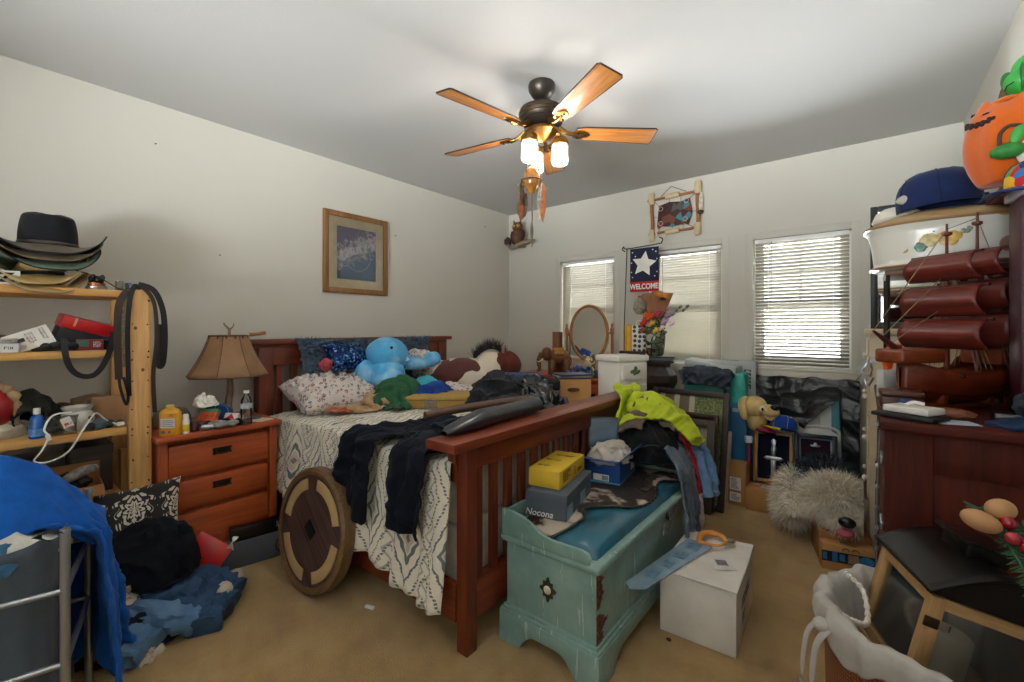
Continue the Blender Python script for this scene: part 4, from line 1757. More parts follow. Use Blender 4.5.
LB = mat('#33241b', .45, var=.3, name='brown_leather')
LK = mat('#17161a', .4, var=.2, name='black_belt_leather')
belt('wide brown belt looped over the left of the shelf post', [(-2.945, .492, 1.14), (-2.945, .486, 1.35), (-2.95, .494, 1.52), (-2.97, .535, 1.6), (-3.0, .565, 1.622), (-3.02, .6, 1.608)], LB, .03)
belt('narrow snake-patterned belt hanging beside the brown belt', [(-2.952, .512, 1.2), (-2.952, .508, 1.38), (-2.957, .516, 1.53), (-2.98, .555, 1.615)], mat('#7a6a50', .5, var=.6, vs=120), .024)
belt('black studded belt hanging closest to the shelf post', [(-2.948, .532, 1.05), (-2.948, .528, 1.2), (-2.948, .526, 1.4), (-2.953, .538, 1.56), (-2.975, .565, 1.63)], LK, .02, buckle=STEEL)
belt('black belt arching over the right of the shelf post', [(-2.945, .568, 1.628), (-2.94, .63, 1.6), (-2.94, .668, 1.5), (-2.94, .678, 1.36), (-2.945, .672, 1.22), (-2.95, .655, 1.2), (-2.95, .655, 1.32), (-2.95, .662, 1.42)], LK, .026)
belt('thin brown belt end hanging right of the post down to the nightstand', [(-2.952, .58, 1.622), (-2.948, .632, 1.54), (-2.948, .645, 1.35), (-2.955, .632, 1.15), (-2.96, .64, .95)], LB, .018)
belt('black cord strap looped low beside the left belts', [(-2.948, .49, 1.3), (-2.948, .495, 1.12), (-2.948, .52, 1.01), (-2.948, .528, 1.06), (-2.948, .51, 1.15)], LK, .012)

# second shelf
RED = mat('#c0141c', .35, var=.15, coat=.3, name='red_gloss')
rb = thing('shoe_box', 'red lidded box tipped open on the second shelf', 'box', (-3.14, .375, 1.31), math.radians(93), rx=math.radians(6), ry=math.radians(17))
MB().bx(-.11, .1, -.07, .07, .0, .075, .003).ob('box_body', mat('#1b1c22', .5), rb)
MB().bx(-.115, .11, -.075, .075, .075, .135, .005).ob('lid', RED, rb)
MB().bx(-.07, -.06, -.0755, .0755, .09, .1355, .001).ob('stripe', mat('#c98a6a', .5), rb)
wp = thing('printed_box', 'white carton with black printing leaning on the second shelf', 'box', (-3.09, .205, 1.33), math.radians(86), rx=math.radians(-8), ry=math.radians(-24))
MB().bx(-.08, .075, -.03, .03, -.03, .06, .002).ob('box_body', PAPER, wp)
MB().bx(-.062, -.016, -.0308, -.03, .012, .03).ob('printed_photo', mat('#27243a', .5, var=.4, vs=40), wp)
glyphs(wp, (-.04, -.0303, -.012), (1, 0, 0), (0, 0, 1), .04, .02, 3, mat('#5d5a5a', .7), 6)
glyphs(wp, (.005, -.0303, .015), (0, 0, -1), (1, 0, 0), .06, .03, 3, mat('#5a3a44', .7), 7)
glyphs(wp, (.05, -.0303, .015), (0, 0, -1), (1, 0, 0), .07, .02, 2, INK, 8)
for (y, z, w, hh_, cc, lab) in ((.115, 1.288, .1, .042, '#cfcfcf', 'white electronics box lowest at the left end of the second shelf'), (.11, 1.332, .09, .02, '#a9a59c', 'thin grey box on the white electronics box')):
    k = carton('electronics_box', lab, 'box', (-3.06, y, z), math.radians(80), (w, .07, hh_), mat(cc, .5))
    glyphs(k, (.02, -.0352, hh_ / 2), (1, 0, 0), (0, 0, 1), .03, hh_ * .4, 1, INK, 2)
cm = thing('camera', 'black camera lying among cables on the second shelf', 'camera', (-3.08, .25, 1.288), math.radians(82))
MB().bx(-.05, .05, -.025, .025, 0, .045, .008, 3).ob('camera_body', BLACKP, cm)
MB().cone((0, -.02, .022), (0, -.055, .022), .02, .019, 20, .002).ob('lens', mat('#26282c', .2, .5), cm)
cm2 = copy_thing(cm, (-3.09, .335, 1.288), (0, 0, math.radians(95)), 'black camera beside the maroon box on the second shelf')
mb_ = carton('maroon_box', 'maroon ammunition-size carton with a green label on the second shelf', 'box', (-3.06, .4, 1.288), math.radians(84), (.1, .05, .055), mat('#7d1f33', .45, var=.12))
MB().bx(-.05, -.005, -.0258, -.025, .02, .05).ob('label_panel', mat('#3d6b5a', .5), mb_)
glyphs(mb_, (.028, -.0253, .03), (1, 0, 0), (0, 0, 1), .032, .03, 3, WHITE, 3)
solo(MB().ell((-3.08, .47, 1.325), (.04, .045, .038), namp=.3, nsc=9, seed=3), 'pouch', 'black pouch behind the belts on the second shelf', 'pouch', DARKF)
solo(MB().bx(-3.19, -3.11, .06, .13, 1.288, 1.37, .012), 'black_box', 'black case tucked behind the white printed carton', 'case', BLACKP)
sp = bez([(-2.99, .3, 1.35), (-2.972, .306, 1.26), (-2.975, .325, 1.2), (-2.978, .36, 1.166), (-2.978, .405, 1.168), (-2.975, .44, 1.22), (-2.974, .468, 1.31), (-2.99, .475, 1.38)])
solo(MB().tube(sp, 0, 4, flat=(.024, .003), up=(1, 0, 0)), 'strap', 'black webbing strap hanging in a loop below the second shelf', 'strap', BLACK, smooth=False)

# third shelf
hb = thing('padded_hat', 'red and cream padded hat at the left end of the third shelf', 'hat', (-3.16, .085, .97))
MB().ell((0, .0, .05), (.09, .075, .1), sub=3, namp=.05).ob('red_lining', mat('#a01f22', .4, coat=.2), hb)
b = MB()
b.tube([(.03, .072 * math.cos(a * PI / 20), .05 + .115 * math.sin(a * PI / 20)) for a in range(40)], [.02 + .006 * math.sin(a * 2.3) + .004 * math.sin(a * 5.1) for a in range(40)], 10, closed=True)
b.ob('cream_rim', cloth_mat('#b79c78', .25), hb)
MB().ell((-.01, .01, -.06), (.09, .1, .06), sub=3, namp=.15).ob('fleece', cloth_mat('#cfc4ae', .2), hb)
ol = Hit().floor(.885).ell((-3.2, .2, .9), (.09, .1, .17))
P, A = drape(lambda u, v: (-3.33 + .24 * u, .07 + .32 * v, 1.12 + .03 * math.sin(9 * u + 7 * v)), (.24, .32), (24, 28), ol, 50, 6, 14, None, .03, slack=1.25)
P[:, :, 0] = np.clip(P[:, :, 0], LX + .02, -3.01)
solo_cloth('jacket', 'dark olive jacket crumpled on the third shelf', 'jacket', cloth_mat('#26261f', .3), P, A, .006, wr=.025)
bb = thing('spray_bottle', 'blue bottle with a white cap on the third shelf edge', 'bottle', (-3.03, .215, .884))
BLU = mat('#1f5fae', .2, var=.2, coat=.5, name='blue_plastic')
MB().lathe([(0, 0), (.03, 0), (.034, .006), (.034, .05), (.028, .07), (.03, .09), (.022, .105), (.012, .11), (.012, .118), (0, .118)], seg=24, sy=.8).ob('bottle_body', BLU, bb)
MB().lathe([(0, .112), (.013, .112), (.012, .14), (0, .141)], seg=18).ob('cap', WHITE, bb)
MB().lathe([(.0345, .012), (.0345, .046)], seg=24, sy=.8).ob('label_band', mat('#5f95d6', .4, var=.4, vs=50), bb)
pt = thing('skull_mug', 'white ceramic skull pot with a dark eye on the third shelf', 'pot', (-3.1, .36, .884))
CER = mat('#cdccc4', .25, var=.05, coat=.6, name='glazed_ceramic')
b = MB()
b.lathe([(0, 0), (.04, 0), (.058, .02), (.066, .05), (.06, .085), (.05, .1), (.058, .112), (.062, .122), (.054, .122), (.044, .104), (.05, .08), (.05, .04), (.03, .015), (0, .012)], seg=36)
b.ob('pot_body', CER, pt)
MB().ell((.045, .038, .06), (.012, .014, .014), sub=2).ob('eye_socket', mat('#1a1a1a', .6), pt)
MB().ell((.062, .004, .055), (.008, .012, .016), sub=2).ob('nose_ridge', CER, pt)
b = MB()
cushion(b, (0, 0, .045), (.13, .1, .05), RM(1.2, 0, 1.3), 22, .4, .015, 3, 40)
pb = thing('parts_bag', 'clear plastic bag with a small label in front of the skull pot', 'bag', (-3.03, .29, .885))
b.ob('bag_film', glass('bag_film', (.72, .72, .7, 1), .2, .2), pb)
MB().box((.032, .022, .06), (.002, .036, .05), 0, (.35, 0, 0)).ob('label_panel', PAPER, pb)
MB().box((.0335, .02, .052), (.001, .016, .012), 0, (.35, 0, 0)).ob('printed_mark', mat('#c4572e', .6), pb)
cabl = bez([(-3.02, .33, .99), (-3.0, .265, .985), (-2.975, .235, .93), (-2.97, .248, .89), (-2.968, .225, .83), (-2.968, .203, .79), (-2.968, .25, .775), (-2.968, .315, .812), (-2.97, .362, .9), (-3.0, .39, .94), (-3.03, .42, .97), (-3.04, .46, .925), (-3.03, .5, .9)])
cb2 = thing('extension_cord', 'white cord with a plug dangling over the third shelf edge', 'cord', cabl[0])
MB().tube([p - cabl[0] for p in cabl], .0042, 8).ob('cord', WHITE, cb2)
q = cabl[36] - cabl[0]
MB().box(q, (.014, .016, .03), .003, (.3, 0, 0)).ob('switch', WHITE, cb2)
q = cabl[-1] - cabl[0]
MB().box(q + Vector((0, .012, 0)), (.022, .03, .02), .004).ob('plug', WHITE, cb2)
for k, (y, x, r, cc, lab) in enumerate(((.4, -3.03, .02, '#2a2a30', 'dark round lens cap right of the skull pot'), (.435, -3.04, .028, '#4d6470', 'grey-blue stone ball on the third shelf'), (.47, -3.05, .022, '#31534a', 'small dark green ball by the plug on the third shelf'), (.515, -3.06, .018, '#34423a', 'small green-black ball nearest the shelf post'))):
    solo(MB().ell((x, y, .884 + r), r, sub=3, namp=.12, nsc=8, seed=k), 'ball', lab, 'ball', mat(cc, .5, var=.3, vs=40))
solo(MB().ell((-3.32, .33, .945), (.06, .07, .06), sub=3, namp=.1), 'leather_pouch', 'brown leather pouch behind the skull pot', 'pouch', mat('#6a3f24', .5, var=.2))
P = np.array([[(-3.36 + .05 * math.sin(u * 3) + .02 * v, .36 + .2 * u, .89 + .15 * v * (1 - .35 * abs(u - .4))) for v in np.linspace(0, 1, 8)] for u in np.linspace(0, 1, 10)])
solo_cloth('paper_sack', 'crumpled brown paper sack standing at the back of the third shelf', 'sack', mat('#9d8264', .85), P, None, .006)
P = np.array([[(-3.12 + .03 * u, .5 + .03 * u, .89 + .17 * v * (1 - u) + .02 * u) for v in np.linspace(0, 1, 6)] for u in np.linspace(0, 1, 8)])
cf = carton('cardboard_scrap', 'folded pale cardboard piece against the inner shelf post', 'cardboard', (-3.2, .505, .884), math.radians(90), (.16, .03, .15), mat('#b08a64', .85), rx=.12)

# bottom shelf
oc = carton('open_carton', 'open cardboard carton with a raised flap on the bottom shelf', 'box', (-3.07, .345, .52), math.radians(86), (.2, .2, .1), CARD_D, flaps=[('-y', -.35, .09), ('+y', 1.5, .08), ('-x', 1.3, .08)])
glyphs(oc, (.03, -.1003, .06), (1, 0, 0), (0, 0, 1), .11, .034, 1, INK, 4)
glyphs(oc, (.03, -.1003, .025), (1, 0, 0), (0, 0, 1), .12, .016, 1, INK, 5)
b = MB()
b.ell((-3.09, .31, .62), (.1, .1, .055), namp=.3, nsc=9, seed=5)
solo(b, 'jumble_bag', 'black plastic bag stuffed in the open carton', 'bag', PLAST)
solo(MB().tube(bez([(-3.0, .3, .665), (-3.01, .36, .69), (-3.04, .42, .695)], 8), [.012 + .014 * math.sin(PI * (k + 2) / 20) for k in range(17)], 10), 'camo_glove', 'grey camouflage rolled cloth on the open carton', 'cloth', mat('#77736c', .8, var=.6, vs=50))
sbx = carton('storage_box', 'dark grey storage box behind the open carton on the bottom shelf', 'box', (-3.31, .43, .519), math.radians(90), (.17, .2, .25), mat('#4a423a', .7), lid=.05)
solo(MB().bx(-3.36, -3.16, .09, .23, .519, .76, .01), 'black_case', 'upright black case at the left of the bottom shelf', 'case', BLACKP)

# ------------------------------------------------------------------ clothes and boxes on the floor, left
hp = thing('laundry_hamper', 'grey fabric laundry hamper with a silver tube frame', 'hamper', (-1.915, .195, 0), math.radians(-14.5) + PI)
# local +x leads away from the camera side along -x of the room, +y leads along -y of the room
TUBE = mat('#a9adb3', .35, .85, var=.06, name='silver_tube')
W2, L2 = .42, .7
for x, y in ((0, 0), (W2, 0), (0, L2), (W2, L2)):
    MB().cone((x, y, 0), (x, y, .775), .0125, seg=14).cone((x, y, .775), (x, y, .785), .0145, .012, 14).ob('post', TUBE, hp)
for z in (.37, .595):
    for a in (((0, 0, z), (0, L2, z)), ((W2, 0, z), (W2, L2, z)), ((0, 0, z), (W2, 0, z)), ((0, L2, z), (W2, L2, z))):
        MB().cone(a[0], a[1], .009, seg=10).ob('rail', TUBE, hp)
GREYF = cloth_mat('#4b535b', .15, 300, .15, name='hamper_canvas')


def bagf(u, v):
    a = 2 * PI * u
    z = .75 - .62 * v
    k = 1 - .05 * math.sin(v * PI) + .02 * math.sin(a * 9) * v
    x = W2 / 2 + (W2 / 2 - .022) * k * spow(math.cos(a), .3)
    y = L2 / 2 + (L2 / 2 - .03) * k * spow(math.sin(a), .3)
    zz = z - (.02 * abs(math.cos(2 * a)) if v < .05 else 0)
    return (x, y, zz)


b = MB()
b.grid(bagf, 90, 24, cu=True)
b.ob('fabric_bag', GREYF, hp, solid=.004, ang=60)
b = MB()
b.bx(.03, W2 - .03, .035, L2 - .035, .12, .135)
b.ob('bag_floor', GREYF, hp)
b = MB()
b.tube(bez([(.0, .0, .77), (-.012, .03, .79), (.0, .06, .775), (.02, .04, .75)], 6), 0, 4, flat=(.022, .003))
b.ob('hook_loop', BLACK, hp)
ci = Hit().floor(.14)
Mh = Matrix.Translation((-1.915, .195, 0)) @ RM(0, 0, math.radians(-14.5) + PI)


def hw(x, y, z):
    return tuple(Mh @ Vector((x, y, z)))


for k, (cc, x0, y0, s_, lab) in enumerate((('#cfcabd', .05, .04, .3, 'white shirt heaped at the top of the grey hamper'), ('#5b604f', .08, .3, .3, 'olive shirt inside the grey hamper'), ('#3d6483', .02, .12, .2, 'faded blue jeans edge poking from the grey hamper'))):
    cx_, cy_, _ = hw(x0 + s_ / 2, y0 + s_ / 2, 0)
    H_ = Hit().ell((cx_, cy_, .6), (.17, .17, .115 if k < 2 else .1))
    P, A = drape(lambda u, v: hw(x0 + s_ * u, y0 + s_ * v, .76 + .02 * k + .03 * math.sin(9 * u + 7 * v + k)), (s_, s_), (26, 26), H_, 34, 6, 20 + k, None, .03, slack=1.2)
    P[:, :, 2] = np.maximum(P[:, :, 2], .66)
    solo_cloth('shirt' if k < 2 else 'jeans', lab, 'clothes', cloth_mat(cc, .15), P, A, .006, wr=.025)
BLUEB = cloth_mat('#1556a8', .22, 200, .2, name='blue_blanket')


def interp(x, xs, ys):
    return float(np.interp(x, xs, ys))


def blank(u, v):
    if u < .32:
        k = u / .32
        y = -.045 - .03 * math.sin(v * 9) * (1 - k) - .03 * (1 - k)
    else:
        k = 1
        y = -.045 + .75 * (u - .32) / .68
    rz_ = interp(y, [-.045, .03, .1, .2, .7], [.69, .78, .88, .95, .98])
    x = interp(v, [0, .3, .5, .75, 1], [.19, .28, .35, W2 + .07, W2 + .1])
    z = interp(v, [0, .15, .3, .5, .75, 1], [.71, rz_ - .1, rz_ - .01, rz_, rz_ - .2, .1]) if k == 1 else None
    if z is None:
        top = interp(v, [0, .15, .3, .5, .75, 1], [.64, .66, .69, .69, .5, .1])
        z = .13 + (top - .13) * k
    f = .016 * math.sin(v * 16 + 5 * y + 2 * math.sin(y * 9)) + .01 * math.sin(v * 31 + y * 20)
    return hw(x + f * .6, y + f * (.9 if k < 1 else .2), z + f)


P = np.array([[blank(i / 59, j / 59) for j in range(60)] for i in range(60)])
for _ in range(3):
    P[1:-1, 1:-1] = .5 * P[1:-1, 1:-1] + .125 * (P[:-2, 1:-1] + P[2:, 1:-1] + P[1:-1, :-2] + P[1:-1, 2:])
solo_cloth('blanket', 'bright blue blanket heaped over the back of the grey hamper', 'blanket', BLUEB, P, None, .009, wr=.016, wsc=6)

t = NT('damask_fabric')
uvc = t.co('UV')
x, y, _ = t.xyz(uvc)
fx = t.mth('ABSOLUTE', t.mth('SUBTRACT', t.mth('FRACT', t.mth('MULTIPLY', x, 2.5)), .5))
row = t.mth('FLOOR', t.mth('MULTIPLY', y, 2.2))
fy = t.mth('SUBTRACT', t.mth('FRACT', t.mth('MULTIPLY', y, 2.2)), .5)
rad = t.mth('SQRT', t.mth('ADD', t.mth('MULTIPLY', fx, fx), t.mth('MULTIPLY', t.mth('MULTIPLY', fy, fy), .7)))
ang = t.mth('ARCTAN2', fy, fx)
lobes = t.mth('ADD', t.mth('MULTIPLY', t.mth('SINE', t.mth('MULTIPLY', ang, 9)), .12), t.mth('MULTIPLY', t.mth('SINE', t.mth('ADD', t.mth('MULTIPLY', ang, 5), t.mth('MULTIPLY', rad, 34))), .13))
body = t.mth('LESS_THAN', t.mth('ADD', rad, lobes), .36)
vein = t.mth('GREATER_THAN', t.mth('SINE', t.mth('ADD', t.mth('MULTIPLY', rad, 52), t.mth('MULTIPLY', t.mth('SINE', t.mth('MULTIPLY', ang, 7)), 2.4))), -.35)
stem = t.mth('LESS_THAN', fx, .016)
mm = t.mth('MULTIPLY', body, t.mth('MAXIMUM', vein, stem))
t.base(t.mix(mm, S('#1c1917'), S('#c9bfae')))
t.set(Roughness=.85, Sheen_Weight=.2)
DAM = t.m
b = MB()
cushion(b, (0, 0, 0), (.46, .42, .15), None, 36, .4, .006, 2, 8)
o = b.ob('pillow', DAM, None, loc=(-2.86, .5, .4))
o.rotation_euler = (math.radians(62), math.radians(-4), math.radians(72))
tag(o, 'black and cream damask pillow leaning against the pine shelf', 'pillow')

# heap of laundry: hidden core, then cloths over it
NH = Hit().floor(.012).ell((-2.72, .52, .12), (.3, .32, .2)).ell((-2.6, .55, .28), (.15, .16, .15))
solo(mound(MB(), (-2.68, .5, .02), (.25, .27, .2), .15, 3, 2), 'laundry_bundle', 'dark bundle of clothes under the navy hoodie', 'clothes', cloth_mat('#1b1f28', .3))
solo(mound(MB(), (-2.69, .56, .22), (.19, .2, .24), .1, 3.4, 5), 'hoodie', 'black-navy hoodie mounded on top of the laundry heap', 'hoodie', cloth_mat('#0d1018', .3, sheen=.02))


def denim(name, c0, c1, c2):
    t = NT(name)
    v = t.co()
    n = t.noise(v, 9, 6, .65)
    t.base(t.ramp(t.mth('ADD', t.mth('MULTIPLY', n, .8), t.mth('MULTIPLY', t.noise(v, 240, 2), .2)), [(.32, S(c0)), (.55, S(c1)), (.72, S(c2))]))
    t.set(Roughness=.85)
    t.p.inputs['Specular IOR Level'].default_value = .2
    t.bump(t.noise(v, 300, 2), .25, .003)
    return t.m


JEAN = denim('blue_jeans', '#4f7396', '#6384a6', '#7c9bb8')
JEAND = denim('dark_jeans', '#2a3f5b', '#365170', '#466384')
for lab, m, legs_ in (
        ('faded blue jeans crumpled at the front of the laundry heap', JEAN, [[(-2.36, .5, .05), (-2.46, .42, .07), (-2.58, .36, .09), (-2.7, .3, .1)], [(-2.42, .68, .05), (-2.46, .58, .1), (-2.56, .48, .15), (-2.7, .4, .18)]]),
        ('light blue jeans spread at the left of the laundry heap by the hamper', JEAN, [[(-2.5, .32, .06), (-2.62, .3, .14), (-2.78, .32, .16), (-2.9, .4, .12)], [(-2.52, .42, .18), (-2.66, .38, .24), (-2.8, .4, .25)]]),
        ('dark blue jeans bunched at the right end of the laundry heap', JEAND, [[(-2.4, .8, .04), (-2.5, .72, .1), (-2.56, .6, .16), (-2.62, .5, .2)], [(-2.5, .86, .05), (-2.6, .8, .1), (-2.68, .7, .12)], [(-2.34, .68, .03), (-2.42, .72, .06), (-2.5, .8, .06)]])):
    b = MB()
    for k, p in enumerate(legs_):
        leg(b, p, .17 - .02 * k, .1, k * 3.1 + len(lab), .014)
    solo(b, 'jeans', lab, 'jeans', m)
LINEN = cloth_mat('#c4b9a6', .12, name='off_white_cotton')


solo(mound(MB(), (-2.42, .47, .0), (.075, .06, .06), .35, 4, 51, 4), 'sock', 'crumpled white sock on the carpet in front of the jeans', 'clothes', LINEN)
solo(mound(MB(), (-2.6, .44, .21), (.1, .09, .07), .35, 4.5, 52, 4), 'undershirt', 'off-white shirt scrap on top of the jeans below the hoodie', 'clothes', LINEN)
for k, (pts, cc, lab) in enumerate((
        ([(-2.72, .93, .03), (-2.66, .93, .05), (-2.6, .9, .045), (-2.58, .84, .03)], '#b7aa92', 'off-white sock lying in front of the grey shoe box'),
        ([(-2.36, .76, .035), (-2.42, .8, .05), (-2.5, .83, .045), (-2.54, .87, .03)], '#2b2a2a', 'dark grey sock at the right tip of the laundry heap'),
        ([(-2.44, .77, .09), (-2.48, .81, .1), (-2.53, .8, .08)], '#bdb29c', 'off-white sock resting on the dark grey sock'))):
    c = bez(pts, 8)
    n_ = len(c)
    b = MB()
    b.tube(c, [.012 + .026 * min(1, math.sin(PI * (i + .8) / (n_ + .6)) * 1.5) for i in range(n_)], 12)
    solo(b, 'sock', lab, 'sock', cloth_mat(cc, .2))

rg = thing('gift_bag', 'red paper gift bag with white lettering leaning on the grey shoe box', 'bag', (-2.88, .765, .03), math.radians(52), rx=-.4, ry=.6)
rg.scale = (1.15, 1, 1.1)
REDP = mat('#c51a1c', .35, var=.12, coat=.3, name='red_paper')
MB().bx(-.085, .085, -.012, .012, 0, .2, .002).ob('bag_body', REDP, rg)
glyphs(rg, (.02, -.0123, .03), (1, 0, 0), (0, 0, 1), .085, .024, 1, WHITE, 9, 'lettering')
MB().tube(bez([(-.03, -.013, .19), (-.02, -.02, .225), (.02, -.02, .225), (.03, -.013, .19)], 6), .0025, 6).ob('handle', REDP, rg)
gs = carton('shoe_box', 'long dark grey shoe box open in front of the nightstand', 'box', (-2.862, 1.08, .002), math.radians(80), (.38, .07, .15), mat('#565a64', .55, var=.08), lid=.03)
b = MB()
b.tube([(.15 + .028 * math.cos(a * PI / 12), -.036, .07 + .04 * math.sin(a * PI / 12)) for a in range(24)], .003, 6, closed=True)
b.bx(.135, .165, -.0365, -.035, .068, .074).bx(.147, .153, -.0365, -.035, .05, .095)
b.ob('emblem', INK, gs)
glyphs(gs, (-.09, -.0353, .025), (1, 0, 0), (0, 0, 1), .07, .014, 1, mat('#5b5e66', .5), 10)
bk = thing('black_carton', 'black glossy carton standing behind the grey shoe box', 'box', (-2.868, 1.12, .153), math.radians(80))
MB().bx(-.15, .15, -.035, .03, 0, .075, .003).ob('box_body', BLACKP, bk)
glyphs(bk, (.12, -.0353, .045), (1, 0, 0), (0, 0, 1), .06, .04, 2, WHITE, 11)
solo(MB().tube(bez([(-2.83, .955, .13), (-2.82, .95, .16), (-2.81, .965, .19), (-2.82, .98, .2)], 6), 0, 4, flat=(.03, .006)), 'tissue_strip', 'white crumpled paper strip sticking out beside the red bag', 'paper', PAPER)
carton('small_carton', 'small ochre carton on the carpet between nightstand and round tabletop', 'box', (-2.75, 1.335, .0), math.radians(70), (.12, .1, .16), mat('#b0792c', .8, var=.1))
solo(MB().box((-1.93, 1.27, .006), (.05, .018, .012), .003, (0, 0, .3)), 'paper_scrap', 'tiny white paper scrap on the carpet beside the bed rail', 'paper', WHITE)

# round wooden table top leaning on the bed
rt = thing('round_tabletop', 'round plank tabletop with tan felt strips leaning against the bed', 'table top', (-2.305, 1.175, .012))
t = NT('dark_planks')
v = t.co(scale=(14, 1.2, 14))
vx, vy, vz = t.xyz(t.co())
w1 = t.noise(v, 1.6, 6, .62, 1.2)
pl = t.mth('FRACT', t.mth('MULTIPLY', vx, 9))
edge = t.mth('LESS_THAN', t.mth('ABSOLUTE', t.mth('SUBTRACT', pl, .5)), .025)
t.base(t.mix(edge, t.ramp(w1, [(.3, S('#38241d')), (.65, S('#59403a'))]), S('#1d120e')))
t.set(Roughness=.55)
PLK = t.m
Mr = RM(math.radians(90 - 8), 0, 0) @ RM(0, 0, math.radians(52))
Mr = Matrix.Translation((0, 0, .315 * math.cos(math.radians(8)))) @ RM(0, 0, math.radians(3)) @ Mr


def rob(name, b, m, **kw):
    bmesh.ops.recalc_face_normals(b.bm, faces=b.bm.faces)
    o = b.ob(name, m, rt, **kw)
    o.matrix_local = Mr
    return o


rob('plank_face', MB().cone((0, 0, -.02), (0, 0, .02), .285, seg=64), PLK)
b = MB()
b.lathe([(.28, .03), (.3, .034), (.315, .025), (.318, 0), (.318, -.03), (.3, -.045), (.285, -.04), (.28, .03)], seg=72)
rob('rim', b, wood('#4b3620', '#7b5d3a', 'X', 2, name='weathered_rim'))
for a0, a1 in ((-34, 34), (56, 122), (146, 214), (236, 302)):
    b = MB()
    po = [(.262 * math.cos(math.radians(a0 + (a1 - a0) * k / 14)), .262 * math.sin(math.radians(a0 + (a1 - a0) * k / 14))) for k in range(15)]
    pi_ = [(.205 * math.cos(math.radians(a0 + (a1 - a0) * k / 14)), .205 * math.sin(math.radians(a0 + (a1 - a0) * k / 14))) for k in range(15)]
    b.prism(po + pi_[::-1], .006, Matrix.Translation((0, 0, .02)), .002)
    rob('felt_strip', b, cloth_mat('#b39767', .1))
b = MB().bx(-.022, .022, -.035, .035, .0195, .0215).bx(-.03, -.022, -.042, .042, .019, .026).bx(.022, .03, -.042, .042, .019, .026).bx(-.03, .03, -.042, -.035, .019, .026).bx(-.03, .03, .035, .042, .019, .026)
rob('centre_socket', b, BLACK)

# ------------------------------------------------------------------ teal chest with a padded seat
t = NT('distressed_teal')
v = t.co()
vs_ = t.co(scale=(26, 26, 2.2))
base = t.ramp(t.noise(v, 4, 5, .6), [(.3, S('#668680')), (.7, S('#88a69d'))])
scr = t.mth('GREATER_THAN', t.noise(vs_, 2.2, 4, .6), .64)
c1 = t.mix(t.mth('MULTIPLY', scr, .65), base, S('#b9cbc4'))
worn = t.mth('GREATER_THAN', t.noise(v, 6.5, 6, .7), .71)
t.base(t.mix(t.mth('MULTIPLY', worn, .7), c1, S('#33514f')))
t.set(Roughness=.42, Coat_Weight=.15)
t.bump(t.noise(vs_, 3, 4), .15, .004)
TEAL = t.m
ch = thing('storage_chest', 'distressed teal storage chest with a scalloped plinth and padded teal seat', 'chest', (-1.04, 2.14, 0))
hxw, hyl = .225, .6                                            # half sizes of the body
MB().bx(-hxw, hxw, -hyl, hyl, .13, .445, .004).ob('body', TEAL, ch)


def plinth(L, h=.135):
    n = 12
    a = L - .11
    pts = [(-L, 0), (-a - .0, 0)]
    for k in range(n + 1):
        s_ = k / n
        pts.append((-a + (.1) * s_, .075 * math.sin(s_ * PI / 2) ** .8 + .006 * (1 - abs(2 * s_ - 1))))
    pts += [(-x, y) for x, y in pts[::-1]]
    return pts + [(L, h), (-L, h)]


b = MB()
b.prism(plinth(hxw + .024), .024, frame3((0, -hyl - .0, 0), (1, 0, 0), (0, 0, 1)), .002)
b.prism(plinth(hxw + .024), .024, frame3((0, hyl + .024, 0), (1, 0, 0), (0, 0, 1)), .002)
b.prism(plinth(hyl + .0), .024, frame3((hxw + .0, 0, 0), (0, 1, 0), (0, 0, 1)), .002)
b.prism(plinth(hyl + .0), .024, frame3((-hxw - .024, 0, 0), (0, 1, 0), (0, 0, 1)), .002)
b.ob('plinth', TEAL, ch)
for z, o_ in ((.138, .02), (.152, .01)):
    MB().bx(-hxw - o_, hxw + o_, -hyl - o_, hyl + o_, z - .008, z + .008, .004).ob('plinth_moulding', TEAL, ch)
MB().bx(-hxw - .022, hxw + .022, -hyl - .022, hyl + .022, .445, .475, .01, 3).ob('lid', TEAL, ch)
b = MB()
pr = [(-.235, 0), (-.235, .115), (-.22, .118), (-.12, .105), (-.07, .085), (-.03, .06), (.02, .05), (.1, .05), (.17, .052), (.2, .045), (.212, .025), (.205, 0)]
for y in (-hyl - .006, hyl + .006):
    bb_ = MB()
    bb_.prism(pr, .018, frame3((0, y, .475), (1, 0, 0), (0, 0, 1)), .005)
    bb_.ob('end_board', TEAL, ch)
MB().bx(-.244, -.226, -hyl, hyl, .475, .575, .004).ob('back_board', TEAL, ch)
t = NT('teal_leather')
t.base(t.ramp(t.noise(t.co(), 5, 4), [(.3, S('#134a5e')), (.7, S('#1e6a82'))]))
t.set(Roughness=.3, Coat_Weight=.5, Coat_Roughness=.2)
t.bump(t.noise(t.co(), 200, 2), .15, .002)
TL = t.m
b = MB()


def seat(u, v):
    x, y = u * 2 - 1, v * 2 - 1
    h = (max(0, (1 - x ** 4) * (1 - y ** 8))) ** .4
    return (x * .215 - .005, y * .57, .477 + .055 * h + .006 * noise.noise(Vector((x * 3, y * 6, 1))))


b.grid(seat, 30, 60)
seat_o = b.ob('seat_pad', TL, ch)
t = NT('cowhide')
v = t.co()
t.base(t.ramp(t.noise(v, 3.4, 4, .55), [(.4, S('#0f0b0a')), (.5, S('#2c1610')), (.535, S('#b9aa98')), (.7, S('#cdbfae'))]))
t.set(Roughness=.7, Sheen_Weight=.03)
t.bump(t.noise(t.co(scale=(60, 400, 60)), 2, 3), .5, .004)
HIDE = t.m
b = MB()
pr = [(-.2, -.56), (.0, -.56), (.05, -.4), (.0, -.3), (.07, -.2), (.17, -.1), (.19, .1), (.14, .3), (.19, .5), (-.2, .55)]


